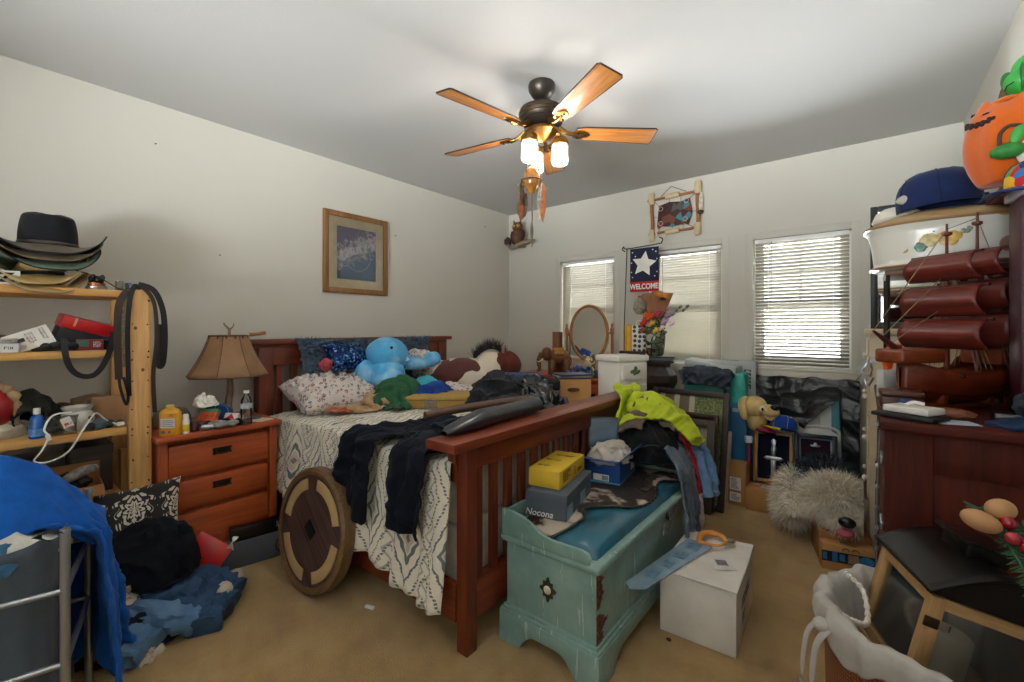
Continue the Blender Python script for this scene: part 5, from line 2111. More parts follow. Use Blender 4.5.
def inside(x, y, poly):
    c = False
    for i in range(len(poly)):
        x1, y1 = poly[i]
        x2, y2 = poly[i - 1]
        if (y1 > y) != (y2 > y) and x < (x2 - x1) * (y - y1) / (y2 - y1) + x1:
            c = not c
    return c


sm = bez([(x, y, 0) for x, y in pr] + [(-.2, -.56, 0)], 5)
pp = [(q.x, q.y) for q in sm]
Pg = np.zeros((50, 110, 3))
Ag = np.zeros((50, 110), bool)
for i in range(50):
    for j in range(110):
        u, v_ = i / 49, j / 109
        q = seat(u, v_)
        Pg[i, j] = (q[0], q[1], q[2] + .004)
        Ag[i, j] = inside(q[0], q[1], pp)
cloth('cowhide_panel', HIDE, Pg, Ag, ch, .006, 0)
b = MB()
tr = [Vector((q.x, q.y, seat((q.x + .22) / .43, (q.y + .57) / 1.14)[2] + .009)) for q in sm if q.x > -.15]
b.tube(tr, .006, 8)
for k in range(0, len(tr), 1):
    b.ell(tr[k] + Vector((.004, 0, .002)), .007, sub=1)
b.ob('nailhead_trim', mat('#5a5750', .35, .8, var=.3), ch)
b = MB()
M_ = frame3((.0, -hyl - .0005, .3), (1, 0, 0), (0, 0, 1))
pr = []
for k in range(64):
    a = 2 * PI * k / 64
    r = .036 + .006 * math.cos(8 * a) + .004 * math.cos(4 * a)
    pr.append((r * math.cos(a) * .9, r * math.sin(a) * 1.15))
b.prism(pr, .006, M_, .0015)
mo = b.ob('medallion', mat('#4a4a38', .45, .7, var=.3), ch)
MB().lathe([(.017, 0), (.018, .002), (.015, .004), (0, .005)], (0, -hyl - .0065, .3), 24, M=RM(PI / 2, 0, 0)).ob('keyhole_plate', mat('#c9c2ae', .5), mo)
b = MB()
for x, y in ((-.006, .004), (.006, .004), (0, -.006)):
    b.ell((x, -hyl - .0115, .3 + y), .002, sub=1)
b.ob('pattern', INK, mo)
b = MB()
for k in range(12):
    b.ell((hxw + .004, .12 + .018 * k + .004 * math.sin(k * 5), .34 + .02 * math.sin(k * .9) + .006 * k), (.009, .016 + .004 * (k % 3), .022 + .008 * (k % 2)), (.5 * k, 0, 0), 2, .2, 6, k)
b.ob('carved_plate', mat('#8d8c86', .4, .5, var=.5, vs=40), ch)
MB().bx(hxw, hxw + .006, .16, .185, .4, .442, .003).bx(hxw + .006, hxw + .014, .166, .179, .39, .415, .003).ob('latch', BRONZE, ch)
# peeling veneer at the front corner
t = NT('rusty_peel')
t.base(t.ramp(t.noise(t.co(), 40, 6, .75), [(.35, S('#2a1510')), (.5, S('#5c2f20')), (.62, S('#8a5138')), (.7, S('#c9c3ba'))]))
t.set(Roughness=.8)
t.bump(t.noise(t.co(), 60, 5, .8), .8, .01)
for z0, z1, w_ in ((.16, .275, .1), (.3, .44, .075)):
    pr = []
    for k in range(26):
        f_ = k / 25
        pr.append((w_ * (.5 + .5 * math.sin(f_ * PI)) * (.7 + .5 * noise.noise(Vector((f_ * 7, z0 * 30, 0)))), z0 + (z1 - z0) * f_))
    b = MB()
    b.prism([(0, z0)] + pr + [(0, z1)], .0025, frame3((hxw, -hyl, 0), (0, 1, 0), (0, 0, 1)))
    b.ob('worn_patch', t.m, ch)
    b = MB()
    for x, y in pr[1:-1:2]:
        b.ell((hxw + .0035, -hyl + x - .004, y), .004, sub=1)
    b.ob('nail_heads', mat('#8a7a6a', .35, .8), ch)

# boxes on the chest
GB = mat('#4e565f', .6, var=.06, name='grey_board')
nb = carton('boot_box', 'grey boot box with white script lettering on the near end of the chest', 'box', (-1.175, 1.85, .532), math.radians(13), (.2, .4, .118), GB, lid=.045)
text('Nocona', .042, WHITE, nb, (-.035, -.2012, .022), (PI / 2, 0, 0), shear=.25, bold=.0003)
b = MB()
b.bx(.1002, .1012, -.2, -.12, .01, .07)
b.ob('side_print', mat('#7aa0b4', .5), nb, smooth=False)
MB().bx(.1002, .1012, .0, .08, .01, .068).ob('side_print', mat('#7aa0b4', .5), nb, smooth=False)
YB = mat('#cda92a', .6, var=.06, name='yellow_board')
yb = carton('yellow_carton', 'yellow carton with dark printing on top of the grey boot box', 'box', (-1.205, 1.87, .652), math.radians(10), (.16, .34, .082), YB)
glyphs(yb, (.01, .09, .0823), (1, 0, 0), (0, 1, 0), .1, .028, 1, INK, 12)
glyphs(yb, (-.01, .0, .0823), (1, 0, 0), (0, 1, 0), .1, .03, 1, INK, 13)
glyphs(yb, (-.02, -.1, .0823), (1, 0, 0), (0, 1, 0), .08, .026, 1, INK, 14)
glyphs(yb, (.0803, -.08, .045), (0, 1, 0), (0, 0, 1), .1, .05, 5, mat('#6d5a12', .7), 15)
glyphs(yb, (.0803, .03, .045), (0, 0, 1), (0, -1, 0), .05, .018, 1, INK, 16)
glyphs(yb, (.0803, .1, .03), (0, 1, 0), (0, 0, 1), .07, .022, 1, INK, 17)
glyphs(yb, (-.04, -.1653, .058), (1, 0, 0), (0, 0, 1), .055, .016, 1, INK, 18)
glyphs(yb, (.05, -.1653, .025), (1, 0, 0), (0, 0, 1), .04, .03, 2, mat('#8a5a14', .7), 19)
BB = mat('#1c4a8e', .45, var=.08, name='blue_board')
ub = carton('blue_carton', 'open blue and white carton stuffed with paper on the chest', 'box', (-1.165, 2.38, .535), math.radians(8), (.2, .31, .13), BB, flaps=[('+x', .75, .1), ('-y', .15, .06), ('+y', 1.0, .1)])
MB().bx(-.1006, .1006, -.1556, .1556, 0, .012).ob('lower_band', mat('#5fa9c4', .5), ub, smooth=False)
MB().bx(.1006, .1016, .06, .13, .03, .09).ob('barcode_panel', WHITE, ub, smooth=False)
b = MB().bx(-.05, .04, -.1566, -.1556, .015, .05)
b.ob('barcode_panel', WHITE, ub, smooth=False)
b = MB()
for k in range(9):
    b.bx(-.0 + .004 * k, .0022 + .004 * k, -.1572, -.1566, .02, .045)
b.ob('barcode', INK, ub, smooth=False)
glyphs(ub, (-.02, -.1553, .095), (1, 0, 0), (0, 0, 1), .02, .01, 1, mat('#8fb6dc', .5), 20)
glyphs(ub, (-.03, -.1553, .068), (1, 0, 0), (0, 0, 1), .1, .014, 1, mat('#456fae', .5), 21)
b = MB()
mound(b, (0, 0, -.02), (.1, .13, .1), .17, 3.2, 7)
o = solo(b, 'packing_paper', 'crumpled off-white packing paper in the blue carton', 'paper', mat('#b9b1a4', .8, var=.1))
o.location = (-1.15, 2.34, .63)
for k, (dx, dy, dz, hh_, cc, lab, rz_) in enumerate(((-.06, .06, .0, .3, '#1d4a68', 'blue glossy framed print standing behind the blue carton', 25), (-.085, .09, .0, .285, '#8ea3b0', 'pale blue thin folder standing behind the framed print', 28), (-.1, .12, .0, .27, '#b8bcc0', 'grey ring binder at the back of the standing folders', 30))):
    bk = thing('framed_print' if k == 0 else 'folder', lab, 'print' if k == 0 else 'folder', (-1.215 + dx * .3, 2.36 + dy * .9, .56), math.radians(rz_), rx=math.radians(-9))
    MB().bx(-.09, .09, -.006, .006, 0, hh_, .002).ob('board', mat('#2a2d33' if k == 0 else cc, .4), bk)
    if k == 0:
        MB().bx(-.08, .08, -.0075, -.006, .012, hh_ - .012).ob('print', mat(cc, .2, var=.5, vs=6, coat=.6), bk)
solo(MB().bx(-1.12, -1.06, 2.5, 2.55, .6, .78, .01), 'orange_case', 'orange plastic case peeking out behind the blue carton', 'case', mat('#c4571c', .5))

# belt with buckle on the seat
bl = thing('concho_belt', 'ornate dark metal concho belt lying on the chest seat', 'belt', (-.93, 2.36, .54), math.radians(10))
b = MB()
for k in range(7):
    b.lathe([(.022, 0), (.024, .004), (.012, .009), (0, .01)], (.012 * math.sin(k * 1.1), -.1 + .034 * k, .002), 16, sx=.9)
b.ob('conchos', mat('#6b6659', .35, .8, var=.4, vs=60), bl)
MB().tube(bez([(0, -.12, .003), (.012, -.04, .003), (-.01, .06, .003), (.01, .14, .003), (.05, .18, -.01)], 8), 0, 4, flat=(.03, .004)).ob('strap', LK, bl)

# bags and clothes on the far end of the chest
BAGH = (-1.06, 2.68, .53)
dbm = mound(MB(), (0, 0, .1), (.19, .16, .2), .12, 3.2, 2)
dbag = thing('duffel_bag', 'black duffel bag standing on the far end of the chest under the jacket', 'bag', (-1.03, 2.6, .53), .3)
dbm.ob('bag_body', cloth_mat('#17181c', .3, name='black_nylon'), dbag)
MB().tube(bez([(-.1, -.16, .1), (-.03, -.2, .19), (.08, -.17, .2), (.14, -.11, .1)], 8), 0, 4, flat=(.026, .004)).ob('handle', BLACK, dbag)
ub2 = MB().ell((-1.12, 2.87, .76), (.13, .12, .13), namp=.15, nsc=6, seed=6)
solo(MB().bx(-1.24, -.98, 2.775, 3.05, 0, .66, .02), 'storage_tote', 'dark tote standing between chest and window wall under the coats', 'tote', mat('#2a2c31', .6))
JH = Hit().ell((-1.03, 2.6, .69), (.21, .18, .18)).ell((-1.11, 2.84, .74), (.17, .18, .2)).box(-1.42, -1.25, 1.2, 3.1, .5, .945).box(-1.28, -.8, 1.53, 2.75, 0, .53)
GRYC = cloth_mat('#5d5148', .2, name='grey_brown_fleece')
P, A = drape(lambda u, v: (-1.28 + .3 * u, 2.5 + .36 * v, 1.0 + .03 * math.sin(8 * u + 6 * v)), (.3, .36), (28, 30), JH, 55, 6, 61, None, .03, slack=1.2)
solo_cloth('fleece_jacket', 'grey-brown fleece jacket under the neon jacket', 'jacket', GRYC, P, A, .01, wr=.022)
JH2 = Hit().ell((-1.0, 2.66, .68), (.24, .21, .23)).ell((-1.1, 2.84, .72), (.2, .2, .22)).box(-1.42, -1.25, 1.2, 3.1, .5, .965).box(-1.28, -.8, 1.53, 2.75, 0, .53)
t = NT('neon_yellow_fleece')
t.base(t.ramp(t.noise(t.co(), 10, 5), [(.3, S('#9cab0c')), (.7, S('#bccb18'))]))
t.set(Roughness=.8, Sheen_Weight=.08)
t.bump(t.noise(t.co(), 220, 2), .2, .003)


def jm(u, v):
    return True


P, A = drape(lambda u, v: (-1.32 + .58 * u - .1 * v, 2.48 + .5 * v + .1 * u, 1.1 + .035 * math.sin(10 * u + 7 * v) + .02 * math.sin(19 * v)), (.62, .52), (48, 42), JH2, 60, 7, 62, jm, .03, slack=1.12)
solo_cloth('safety_jacket', 'neon yellow jacket thrown over the bedpost corner and bags', 'jacket', t.m, P, A, .01, wr=.032, wsc=7)
JH3 = Hit().ell((-1.04, 2.62, .71), (.225, .195, .2)).box(-1.28, -.775, 1.5, 2.775, 0, .535, .02)
t = NT('grey_washed_denim')
t.base(t.ramp(t.noise(t.co(scale=(8, 8, 2)), 2, 5), [(.3, S('#323a45')), (.6, S('#5c6875')), (.75, S('#8a98a4'))]))
t.set(Roughness=.8, Sheen_Weight=.2)
t.bump(t.noise(t.co(), 260, 2), .2, .003)


def strip(pts, w, n=(40, 16), folds=.02, seed=0, ex=1.0):
    """A hanging garment: a band of cloth following pts, with lengthwise folds."""
    c = bez(pts, 10)
    m = len(c)
    P = np.zeros((n[0], n[1], 3))
    for i in range(n[0]):
        f_ = i / (n[0] - 1) * (m - 1)
        k = min(int(f_), m - 2)
        p = c[k].lerp(c[k + 1], f_ - k)
        tg = (c[k + 1] - c[k]).normalized()
        wv = Vector(w)
        wv = wv - tg * wv.dot(tg)
        nn = tg.cross(wv).normalized()
        for j in range(n[1]):
            s_ = j / (n[1] - 1) - .5
            tt = i / (n[0] - 1)
            d = folds * (math.cos(s_ * 13 + seed + 1.5 * math.sin(tt * 4 + seed)) + .5 * math.sin(s_ * 24 + tt * 6 + seed))
            wob = 1 + .15 * math.sin(tt * 7 + seed)
            P[i, j] = p + wv * s_ * wob + nn * d * (.4 + .6 * tt) * ex
    return P


P = strip([(-.95, 2.62, .72), (-.86, 2.56, .7), (-.785, 2.52, .6), (-.762, 2.52, .46), (-.755, 2.52, .3), (-.755, 2.53, .13)], (.03, .16, 0), folds=.016, seed=1)
solo_cloth('jeans', 'grey washed jeans leg hanging down the front of the chest', 'jeans', t.m, P, None, .008, wr=.012)
P = strip([(-.92, 2.74, .74), (-.82, 2.71, .73), (-.74, 2.68, .66), (-.7, 2.66, .55), (-.675, 2.64, .45)], (.03, .12, 0), folds=.016, seed=3)
solo_cloth('jeans', 'faded denim leg hanging short beside the grey jeans', 'jeans', JEAN, P, None, .008)
P = strip([(-.84, 2.64, .78), (-.78, 2.63, .68), (-.745, 2.63, .56), (-.735, 2.625, .46)], (.02, .06, 0), (24, 10), .008, 5)
solo_cloth('red_cloth', 'small red cloth showing between the hanging jeans', 'cloth', cloth_mat('#a3202c', .2), P, None, .006)
P = strip([(-.79, 2.66, .62), (-.752, 2.655, .45), (-.748, 2.655, .28), (-.75, 2.66, .14)], (.01, .07, 0), (30, 12), .012, 7)
solo_cloth('lace_cloth', 'strip of white lace hanging behind the grey jeans', 'cloth', cloth_mat('#cfcfcb', .12), P, None, .004)

# white box with a saw in its sleeve
t = NT('white_carton')
t.base(t.ramp(t.noise(t.co(), 4, 5, .6), [(.3, S('#c9c2b6')), (.6, S('#dcd6cb'))]))
t.set(Roughness=.8)
WC = t.m
wbx = carton('white_carton', 'white cardboard box on the carpet beside the chest', 'box', (-.597, 2.285, 0), math.radians(3), (.32, .5, .272), WC)
ld = MB()
ld.grid(lambda u, v: (-.163 + .326 * u, -.255 + .51 * v, .276 + .004 * math.sin(5 * v + 2 * u) + .01 * max(0, v - .8) * math.sin(7 * u)), 14, 16)
ld.ob('top_flap', WC, wbx, solid=.005, smooth=False)
MB().tube([(.161, -.25, .27), (.164, -.05, .268), (.162, .0, .262), (.164, .1, .27), (.162, .25, .268)], .003, 6).ob('flap_edge', mat('#a89f90', .8), wbx)
lb = MB().box((.06, -.03, .2815), (.1, .13, .0012), 0, (0, 0, .5)).ob('shipping_label', mat('#cfcac4', .6), wbx)
b = MB()
for k in range(10):
    b.box((.06 + (.005 * k - .02) * math.cos(.5) , -.03 + (.005 * k - .02) * math.sin(.5), .2826), (.0026, .05, .001), 0, (0, 0, .5))
b.ob('barcode', INK, lb, smooth=False)
glyphs(wbx, (.1603, .0, .16), (0, 1, 0), (0, 0, 1), .22, .05, 2, mat('#7d786e', .8), 22)
glyphs(wbx, (.1603, -.06, .085), (0, 1, 0), (0, 0, 1), .07, .05, 2, mat('#7d786e', .8), 23)
sw = thing('hand_saw', 'pruning saw with an orange wooden handle in a clear printed sleeve', 'saw', (-.675, 2.34, .285), math.radians(-10))
sw.scale = (1.15, 1.25, 1)
Ms = RM(0, 0, 0)
SLV = mat('#8ea5b4', .2, var=.15, vs=14, coat=.4, name='saw_sleeve')
b = MB()
b.prism([(-.055, .04), (.055, .04), (.035, -.42), (-.005, -.46), (-.04, -.44)], .006)
b.ob('sleeve', SLV, sw)
b = MB()
b.prism([(-.03, .05), (.035, .05), (.02, -.38), (-.01, -.43)], .0015, Matrix.Translation((0, 0, .002)))
b.ob('blade', mat('#a9bcc9', .4, .1, var=.2, vs=20), sw)
for k in range(4):
    MB().box((0, -.02 - .1 * k, .0068), (.055 - .006 * k, .06, .001), 0, (0, 0, .1)).ob('sleeve_print', mat('#5f7f94', .4, var=.5, vs=60), sw, smooth=False)
b = MB()
hdl = bez([(.0, .03, .012), (-.02, .09, .016), (.0, .13, .018), (.05, .14, .018), (.085, .1, .018), (.075, .05, .016), (.03, .035, .012), (.0, .03, .012)], 7)
b.tube(hdl[:-1], [.011 + .005 * math.sin(PI * k / 24) for k in range(len(hdl) - 1)], 10, closed=True)
b.ob('handle', wood('#b56a22', '#d99442', 'Y', name='saw_handle_wood'), sw)
MB().ell((.095, .12, .02), (.022, .014, .012), (0, 0, .5)).ob('handle_tip', mat('#7a6b5a', .4), sw)
solo(MB().ell((-.685, 1.975, .006), (.012, .009, .006)), 'bottle_cap', 'tiny dark scrap on the carpet at the corner of the white box', 'scrap', mat('#3d2a1c', .7))

# ------------------------------------------------------------------ low dresser under the first window and its clutter
dr = thing('low_dresser', 'low cherry dresser in the corner beyond the bed carrying the oval mirror', 'dresser', (-2.3, 3.95, 0))
MB().bx(-.68, .62, -.24, .26, .89, .92, .006).ob('top', CHERRYX, dr)
MB().bx(-.66, .6, -.21, .25, .06, .89, .004).ob('carcass', CHERRYX, dr)
for x in (-.64, .58):
    MB().bx(x - .03, x + .03, -.225, -.17, 0, .89, .004).ob('post', CHERRYZ, dr)
for i, x in enumerate((-.33, .27)):
    for z in (.14, .4, .66):
        d = MB().bx(x - .28, x + .28, -.222, -.2, z, z + .21, .006).ob('drawer', CHERRYX, dr)
        MB().bx(x - .05, x + .05, -.232, -.222, z + .09, z + .12, .003).ob('handle', BRONZE, d)
mi = thing('oval_mirror', 'oval wooden tilting vanity mirror with turned side posts', 'mirror', (-2.2, 4.0, .92), math.radians(14))
b = MB()
b.tube([(.19 * math.cos(a * PI / 24), 0, .43 + .275 * math.sin(a * PI / 24)) for a in range(48)], .017, 10, closed=True)
OAK = wood('#7a4a22', '#a06a34', 'Z', name='oak')
b.ob('frame', OAK, mi)
t = NT('silvered_mirror')
t.base((.82, .83, .82, 1))
t.set(Metallic=1, Roughness=.03)
MIR = t.m
MB().cone((0, .006, 0), (0, -.004, 0), 1, seg=64).ob('mirror_glass', MIR, mi)
gq = mi.children[-1]
gq.scale = (.182, 1, .268)
gq.location = (0, 0, .43)
for s_ in (-1, 1):
    b = MB()
    b.lathe([(.0, 0), (.02, 0), (.02, .04), (.012, .06), (.016, .12), (.01, .2), (.016, .3), (.012, .4), (.02, .43), (.02, .47), (.01, .49), (.014, .51), (.0, .54)], (s_ * .235, 0, 0), 14)
    b.cone((s_ * .235, 0, .43), (s_ * .2, 0, .43), .011, seg=10)
    b.ob('post', OAK, mi)
MB().bx(-.26, .26, -.07, .07, 0, .025, .006).bx(-.22, .22, -.012, .012, .025, .06, .004).ob('base', OAK, mi)

el = thing('elephant_statue', 'carved wooden elephant statue with a gilded blanket', 'statue', (-2.44, 3.8, .92), math.radians(39))
b = MB()
b.ell((0, 0, .19), (.115, .075, .08), sub=3)
b.ell((-.12, 0, .215), (.06, .055, .07), sub=3)
for x, y in ((-.07, -.045), (-.07, .045), (.075, -.045), (.075, .045)):
    b.cone((x, y, 0), (x, y, .16), .03, .036, 14, .004)
b.tube(bez([(-.165, 0, .22), (-.2, 0, .15), (-.195, 0, .07), (-.22, 0, .035)], 7), [.034 - .0011 * k for k in range(22)], 12)
b.tube(bez([(.11, 0, .22), (.13, 0, .15), (.125, 0, .1)], 6), .006, 8)
b.ob('body', wood('#4a2a14', '#7a4a22', 'X', 2, name='carved_teak'), el)
for s_ in (-1, 1):
    MB().ell((-.1, s_ * .07, .21), (.012, .045, .06), (0, 0, s_ * .8), 3).ob('ear', mat('#6a4526', .5, var=.4), el)
    MB().tube(bez([(-.16, s_ * .03, .17), (-.2, s_ * .035, .14), (-.225, s_ * .03, .15)], 5), [.008 - .0006 * k for k in range(11)], 8).ob('tusk', mat('#d9cdb0', .4), el)
b = MB()
b.grid(lambda u, v: (-.05 + .1 * u, .081 * math.sin((v - .5) * 2.6), .192 + .084 * math.cos((v - .5) * 2.6)), 8, 16)
b.ob('blanket', mat('#a8762a', .35, .5, var=.5, vs=60), el, solid=.005)
wv_ = thing('wooden_cylinder', 'tall square wooden vase standing behind the elephant', 'vase', (-2.53, 3.92, .92), .4)
MB().lathe([(.055, 0), (.057, .01), (.053, .24), (.054, .44), (.04, .44), (.038, .05), (0, .05)], seg=24).ob('vase_body', wood('#5e3318', '#86502a', 'Z', 2, name='dark_turned_wood'), wv_)
rf = thing('red_flower', 'red cloth rose leaning between wooden vase and mirror post', 'flower', (-2.42, 3.98, .92))
MB().tube([(0, 0, 0), (.01, 0, .3), (0, 0, .4)], .004, 6).ob('stem', mat('#2e4a26', .7), rf)
MB().ell((0, 0, .425), (.03, .03, .028), namp=.35, nsc=10).ob('bloom', mat('#9c1428', .6, var=.3), rf)
# jewellery and trinkets
jt = thing('jewellery_tree', 'cluster of pearl and gold necklaces hanging in front of the mirror', 'jewellery', (-2.08, 3.86, .92))
b = MB()
for k in range(12):
    a = -1.3 + 2.6 * k / 11
    b.tube(bez([(.09 * math.sin(a), .02, .2), (.1 * math.sin(a) + .02, -.01, .12), (.07 * math.sin(a), -.02, .03)], 5), .0035, 6)
b.ob('chains', mat('#b59a62', .35, .7, var=.4), jt)
b = MB()
rnd = random.Random(2)
for k in range(110):
    a = rnd.uniform(0, 6.28)
    h = rnd.random()
    r = .1 * (.4 + .6 * h) * rnd.uniform(.5, 1)
    b.ell((r * math.cos(a), r * math.sin(a) * .6, .01 + .2 * h), rnd.uniform(.006, .011), sub=1)
b.ob('pearls', mat('#d5cbb4', .3, var=.3, vs=60), jt)
MB().lathe([(0, 0), (.06, 0), (.02, .02), (.012, .21), (0, .215)], seg=18).ob('stand', BRASS, jt)
b = MB()
for k in range(26):
    b.ell((rnd.uniform(-.11, .11), rnd.uniform(-.05, .05), .012 + .09 * rnd.random() * (1 - 0.0)), (rnd.uniform(.014, .026),) * 2 + (rnd.uniform(.01, .02),), (rnd.random(), rnd.random(), 0), 2, .2, 8, k)
bmesh.ops.translate(b.bm, vec=(-2.2, 3.79, .92), verts=b.bm.verts)
solo(b, 'bead_pile', 'heap of blue and red glass beads on the dresser in front of the mirror', 'beads', mat('#2f5fa0', .2, var=.9, vs=22, coat=.5), None)
b = MB()
for k in range(22):
    b.ell((rnd.uniform(-.09, .09), rnd.uniform(-.05, .05), .01 + .07 * rnd.random()), (rnd.uniform(.014, .024),) * 2 + (rnd.uniform(.01, .02),), (rnd.random(), 0, 0), 2, .2, 8, k)
bmesh.ops.translate(b.bm, vec=(-1.97, 3.8, .92), verts=b.bm.verts)
solo(b, 'trinket_pile', 'heap of grey-green trinkets at the right end of the low dresser', 'trinkets', mat('#5b6f78', .3, var=.7, vs=30))

# white drawer tower, pedestal, vase
wt = thing('drawer_tower', 'narrow white drawer tower with green leaf pictures beyond the footboard', 'drawers', (-1.52, 3.3, 0), math.radians(-22))
WPL = mat('#e2dfd6', .35, var=.03, name='white_lacquer')
MB().bx(-.125, .125, -.14, .15, 0, 1.14, .006).ob('carcass', WPL, wt)
MB().bx(-.14, .14, -.16, .16, 1.14, 1.185, .01).ob('top', WPL, wt)
for k in range(6):
    z = 1.0 - .165 * k
    d = MB().bx(.1245, .148, -.115, .125, z - .0, z + .128, .008).ob('drawer', WPL, wt)
    b = MB()
    for q in ((0, .02, .02, .022), (-.03, .0, .028, .016), (.028, -.004, .024, .014), (.0, -.014, .03, .012)):
        b.ell((.1485, .005 + q[0] * 1.0, z + .064 + q[1]), (.002, q[2], q[3]), (.4 + 8 * q[0], 0, 0), 2)
    b.ob('leaf_picture', mat('#4f6a4c', .5, var=.4, vs=60), d)
ped = thing('pedestal', 'dark wooden pedestal with a sloped top under the vase', 'pedestal', (-1.47, 3.95, 0), math.radians(12))
DKW = wood('#221a17', '#3c2e28', 'Z', name='dark_walnut', rough=.35)
MB().lathe([(.2, 0), (.2, .06), (.15, .1), (.14, .86), (.17, .92), (.165, .98), (.11, 1.05), (.11, 1.08), (.14, 1.085), (.14, 1.1), (0, 1.1)], seg=8).ob('column', DKW, ped, ang=20)
for k, (z, cc) in enumerate(((1.1, '#33353b'), (1.116, '#5a5c62'), (1.13, '#2a2b30'))):
    lab = ('dark magazine at the bottom of the stack under the vase', 'grey magazine in the middle of the stack under the vase', 'black magazine directly under the vase')[k]
    solo(MB().box((-1.48 + .004 * k, 3.94, z + .0085), (.28, .21, .0145), .003, (0, 0, .2 + .12 * k)), 'magazine', lab, 'magazine', mat(cc, .4))
va = thing('vase', 'mosaic glazed vase of brown, green and white cells', 'vase', (-1.49, 3.94, 1.147))
t = NT('mosaic_glaze')
v = t.co()
cc = t.vor(v, 16, out='Color')
ed = t.vor(v, 16, feature='DISTANCE_TO_EDGE')
r, g, _ = t.xyz(cc)
t.base(t.mix(t.mth('LESS_THAN', ed, .06), t.ramp(r, [(0, S('#56604a')), (.3, S('#7a4a38')), (.5, S('#a8a88f')), (.7, S('#4a5a4c')), (.85, S('#8d8a5c'))], 'CONSTANT'), S('#2c2b25')))
t.set(Roughness=.25, Coat_Weight=.5)
MB().lathe([(0, 0), (.06, 0), (.075, .02), (.085, .1), (.09, .17), (.085, .22), (.07, .245), (.074, .265), (.066, .265), (.06, .24), (0, .2)], seg=36).ob('vase_body', t.m, va)
bq = thing('bouquet', 'bouquet of red, yellow and mauve flowers in brown paper', 'flowers', (-1.49, 3.94, 1.36))
b = MB()
for k in range(16):
    a = k * 2.4
    b.tube(bez([(.02 * math.cos(a), .02 * math.sin(a), -.1), (.05 * math.cos(a), .04 * math.sin(a), .08), (.12 * math.cos(a), .08 * math.sin(a), .18 + .01 * (k % 5))], 4), .003, 5)
b.ob('stems', mat('#3d4f2c', .7), bq)
b = MB()
b.grid(lambda u, v: (-.03 + .16 * (u - .5) * (1 + v) + .02 * math.sin(u * 20) * v, .05 - .03 * math.sin(u * PI), .12 + .26 * v * (1 - .25 * abs(u - .6))), 24, 10)
b.ob('paper_wrap', mat('#96694a', .8, var=.12, name='kraft_paper'), bq, solid=.003)
rnd = random.Random(12)


def bloom(c, r, m, n=9, name='bloom'):
    b = MB()
    for k in range(n):
        a = k * 2.4
        q = r * (.25 + .75 * k / n)
        b.ell((c[0] + q * .7 * math.cos(a), c[1] + q * .4 * math.sin(a), c[2] + q * .7 * math.sin(a + .3)), (r * .42, r * .3, r * .36), (a, a * .7, 0), 2)
    b.ob(name, m, bq)


for c, r, cc in (((-.08, -.07, .09), .045, '#b52318'), ((-.02, -.08, .14), .045, '#c4471f'), ((.0, -.085, .08), .035, '#c9a13a'), ((.05, -.07, .17), .04, '#a8284a'), ((-.06, -.06, .16), .04, '#c2541e'), ((.1, -.05, .1), .04, '#a98aa5'), ((.13, -.04, .15), .036, '#8c6690'), ((.08, -.06, .04), .03, '#c7b7c4'), ((-.1, -.05, .02), .03, '#a33224'), ((.16, -.03, .08), .028, '#b79bb4'), ((.04, -.09, .02), .035, '#c9b24a')):
    bloom(c, r, mat(cc, .7, var=.25, vs=40))
b = MB()
for k in range(30):
    a = k * 2.4
    b.ell((.13 * math.cos(a) * rnd.uniform(.4, 1), -.03 + .06 * math.sin(a) * rnd.uniform(.4, 1), rnd.uniform(-.02, .1)), (.03, .004, .012), (a, rnd.uniform(-1, 1), a), 1)
b.ob('leaves', mat('#3f5a36', .6, var=.3), bq)
b = MB()
for k in range(5):
    x, z = .17 + .03 * k, .16 + .02 * (k % 3) + .012 * k
    b.ell((x, -.02, z), (.02, .006, .012), (0, -.7, .3), 2)
b.tube(bez([(.06, -.02, .08), (.16, -.02, .15), (.3, -.02, .22)], 6), .002, 5)
b.ob('leaf_spray', mat('#5c6660', .6), bq)
MB().ell((-.14, -.02, .24), (.055, .05, .075), sub=3, namp=.3, nsc=16).ob('seed_head', mat('#8f8878', .8, var=.4, vs=60), bq)
MB().ell((.07, -.03, .33), (.07, .03, .035), (0, .35, 0), 3, .15).ob('orange_bloom', mat('#b5722a', .7, var=.4, vs=30), bq)
MB().ell((.09, -.055, .3), (.03, .02, .014), (0, .2, 0), 2).ob('bloom_eye', mat('#2a1a14', .7), bq)

cn = thing('candle', 'tall yellow pillar candle on the pedestal magazines beside the gift bag', 'candle', (-1.74, 3.93, 1.187))
MB().lathe([(0, 0), (.035, 0), (.036, .01), (.036, .235), (.03, .24), (.008, .232), (0, .23)], seg=24).ob('wax', mat('#d8a52c', .5), cn)
MB().cone((0, 0, .23), (0, 0, .25), .002, seg=6).ob('wick', INK, cn)
gb_ = thing('penguin_bag', 'white gift bag printed with small dark penguins', 'bag', (-1.64, 3.93, 1.187), math.radians(24))
gb_.scale = (.9, .9, .92)
t = NT('penguin_print')
v = t.co(scale=(1, 1, 1))
d1 = t.vor(v, 21, rnd=.25)
t.base(t.mix(t.mth('LESS_THAN', d1, .36), S('#d9d6cf'), S('#2c3038')))
t.set(Roughness=.5)
MB().bx(-.07, .07, -.04, .04, 0, .26, .003).ob('bag_body', t.m, gb_)
MB().tube(bez([(-.03, -.041, .25), (-.02, -.045, .3), (.02, -.045, .3), (.03, -.041, .25)], 6), .003, 6).ob('handle', WHITE, gb_)
ss = thing('side_stand', 'small dark stand carrying the candle and the penguin gift bag', 'stand', (-1.7, 3.93, 0), math.radians(6))
ss.scale = (.85, .8, 1)
MB().bx(-.13, .13, -.08, .07, 1.16, 1.187, .005).ob('top', DKW, ss)
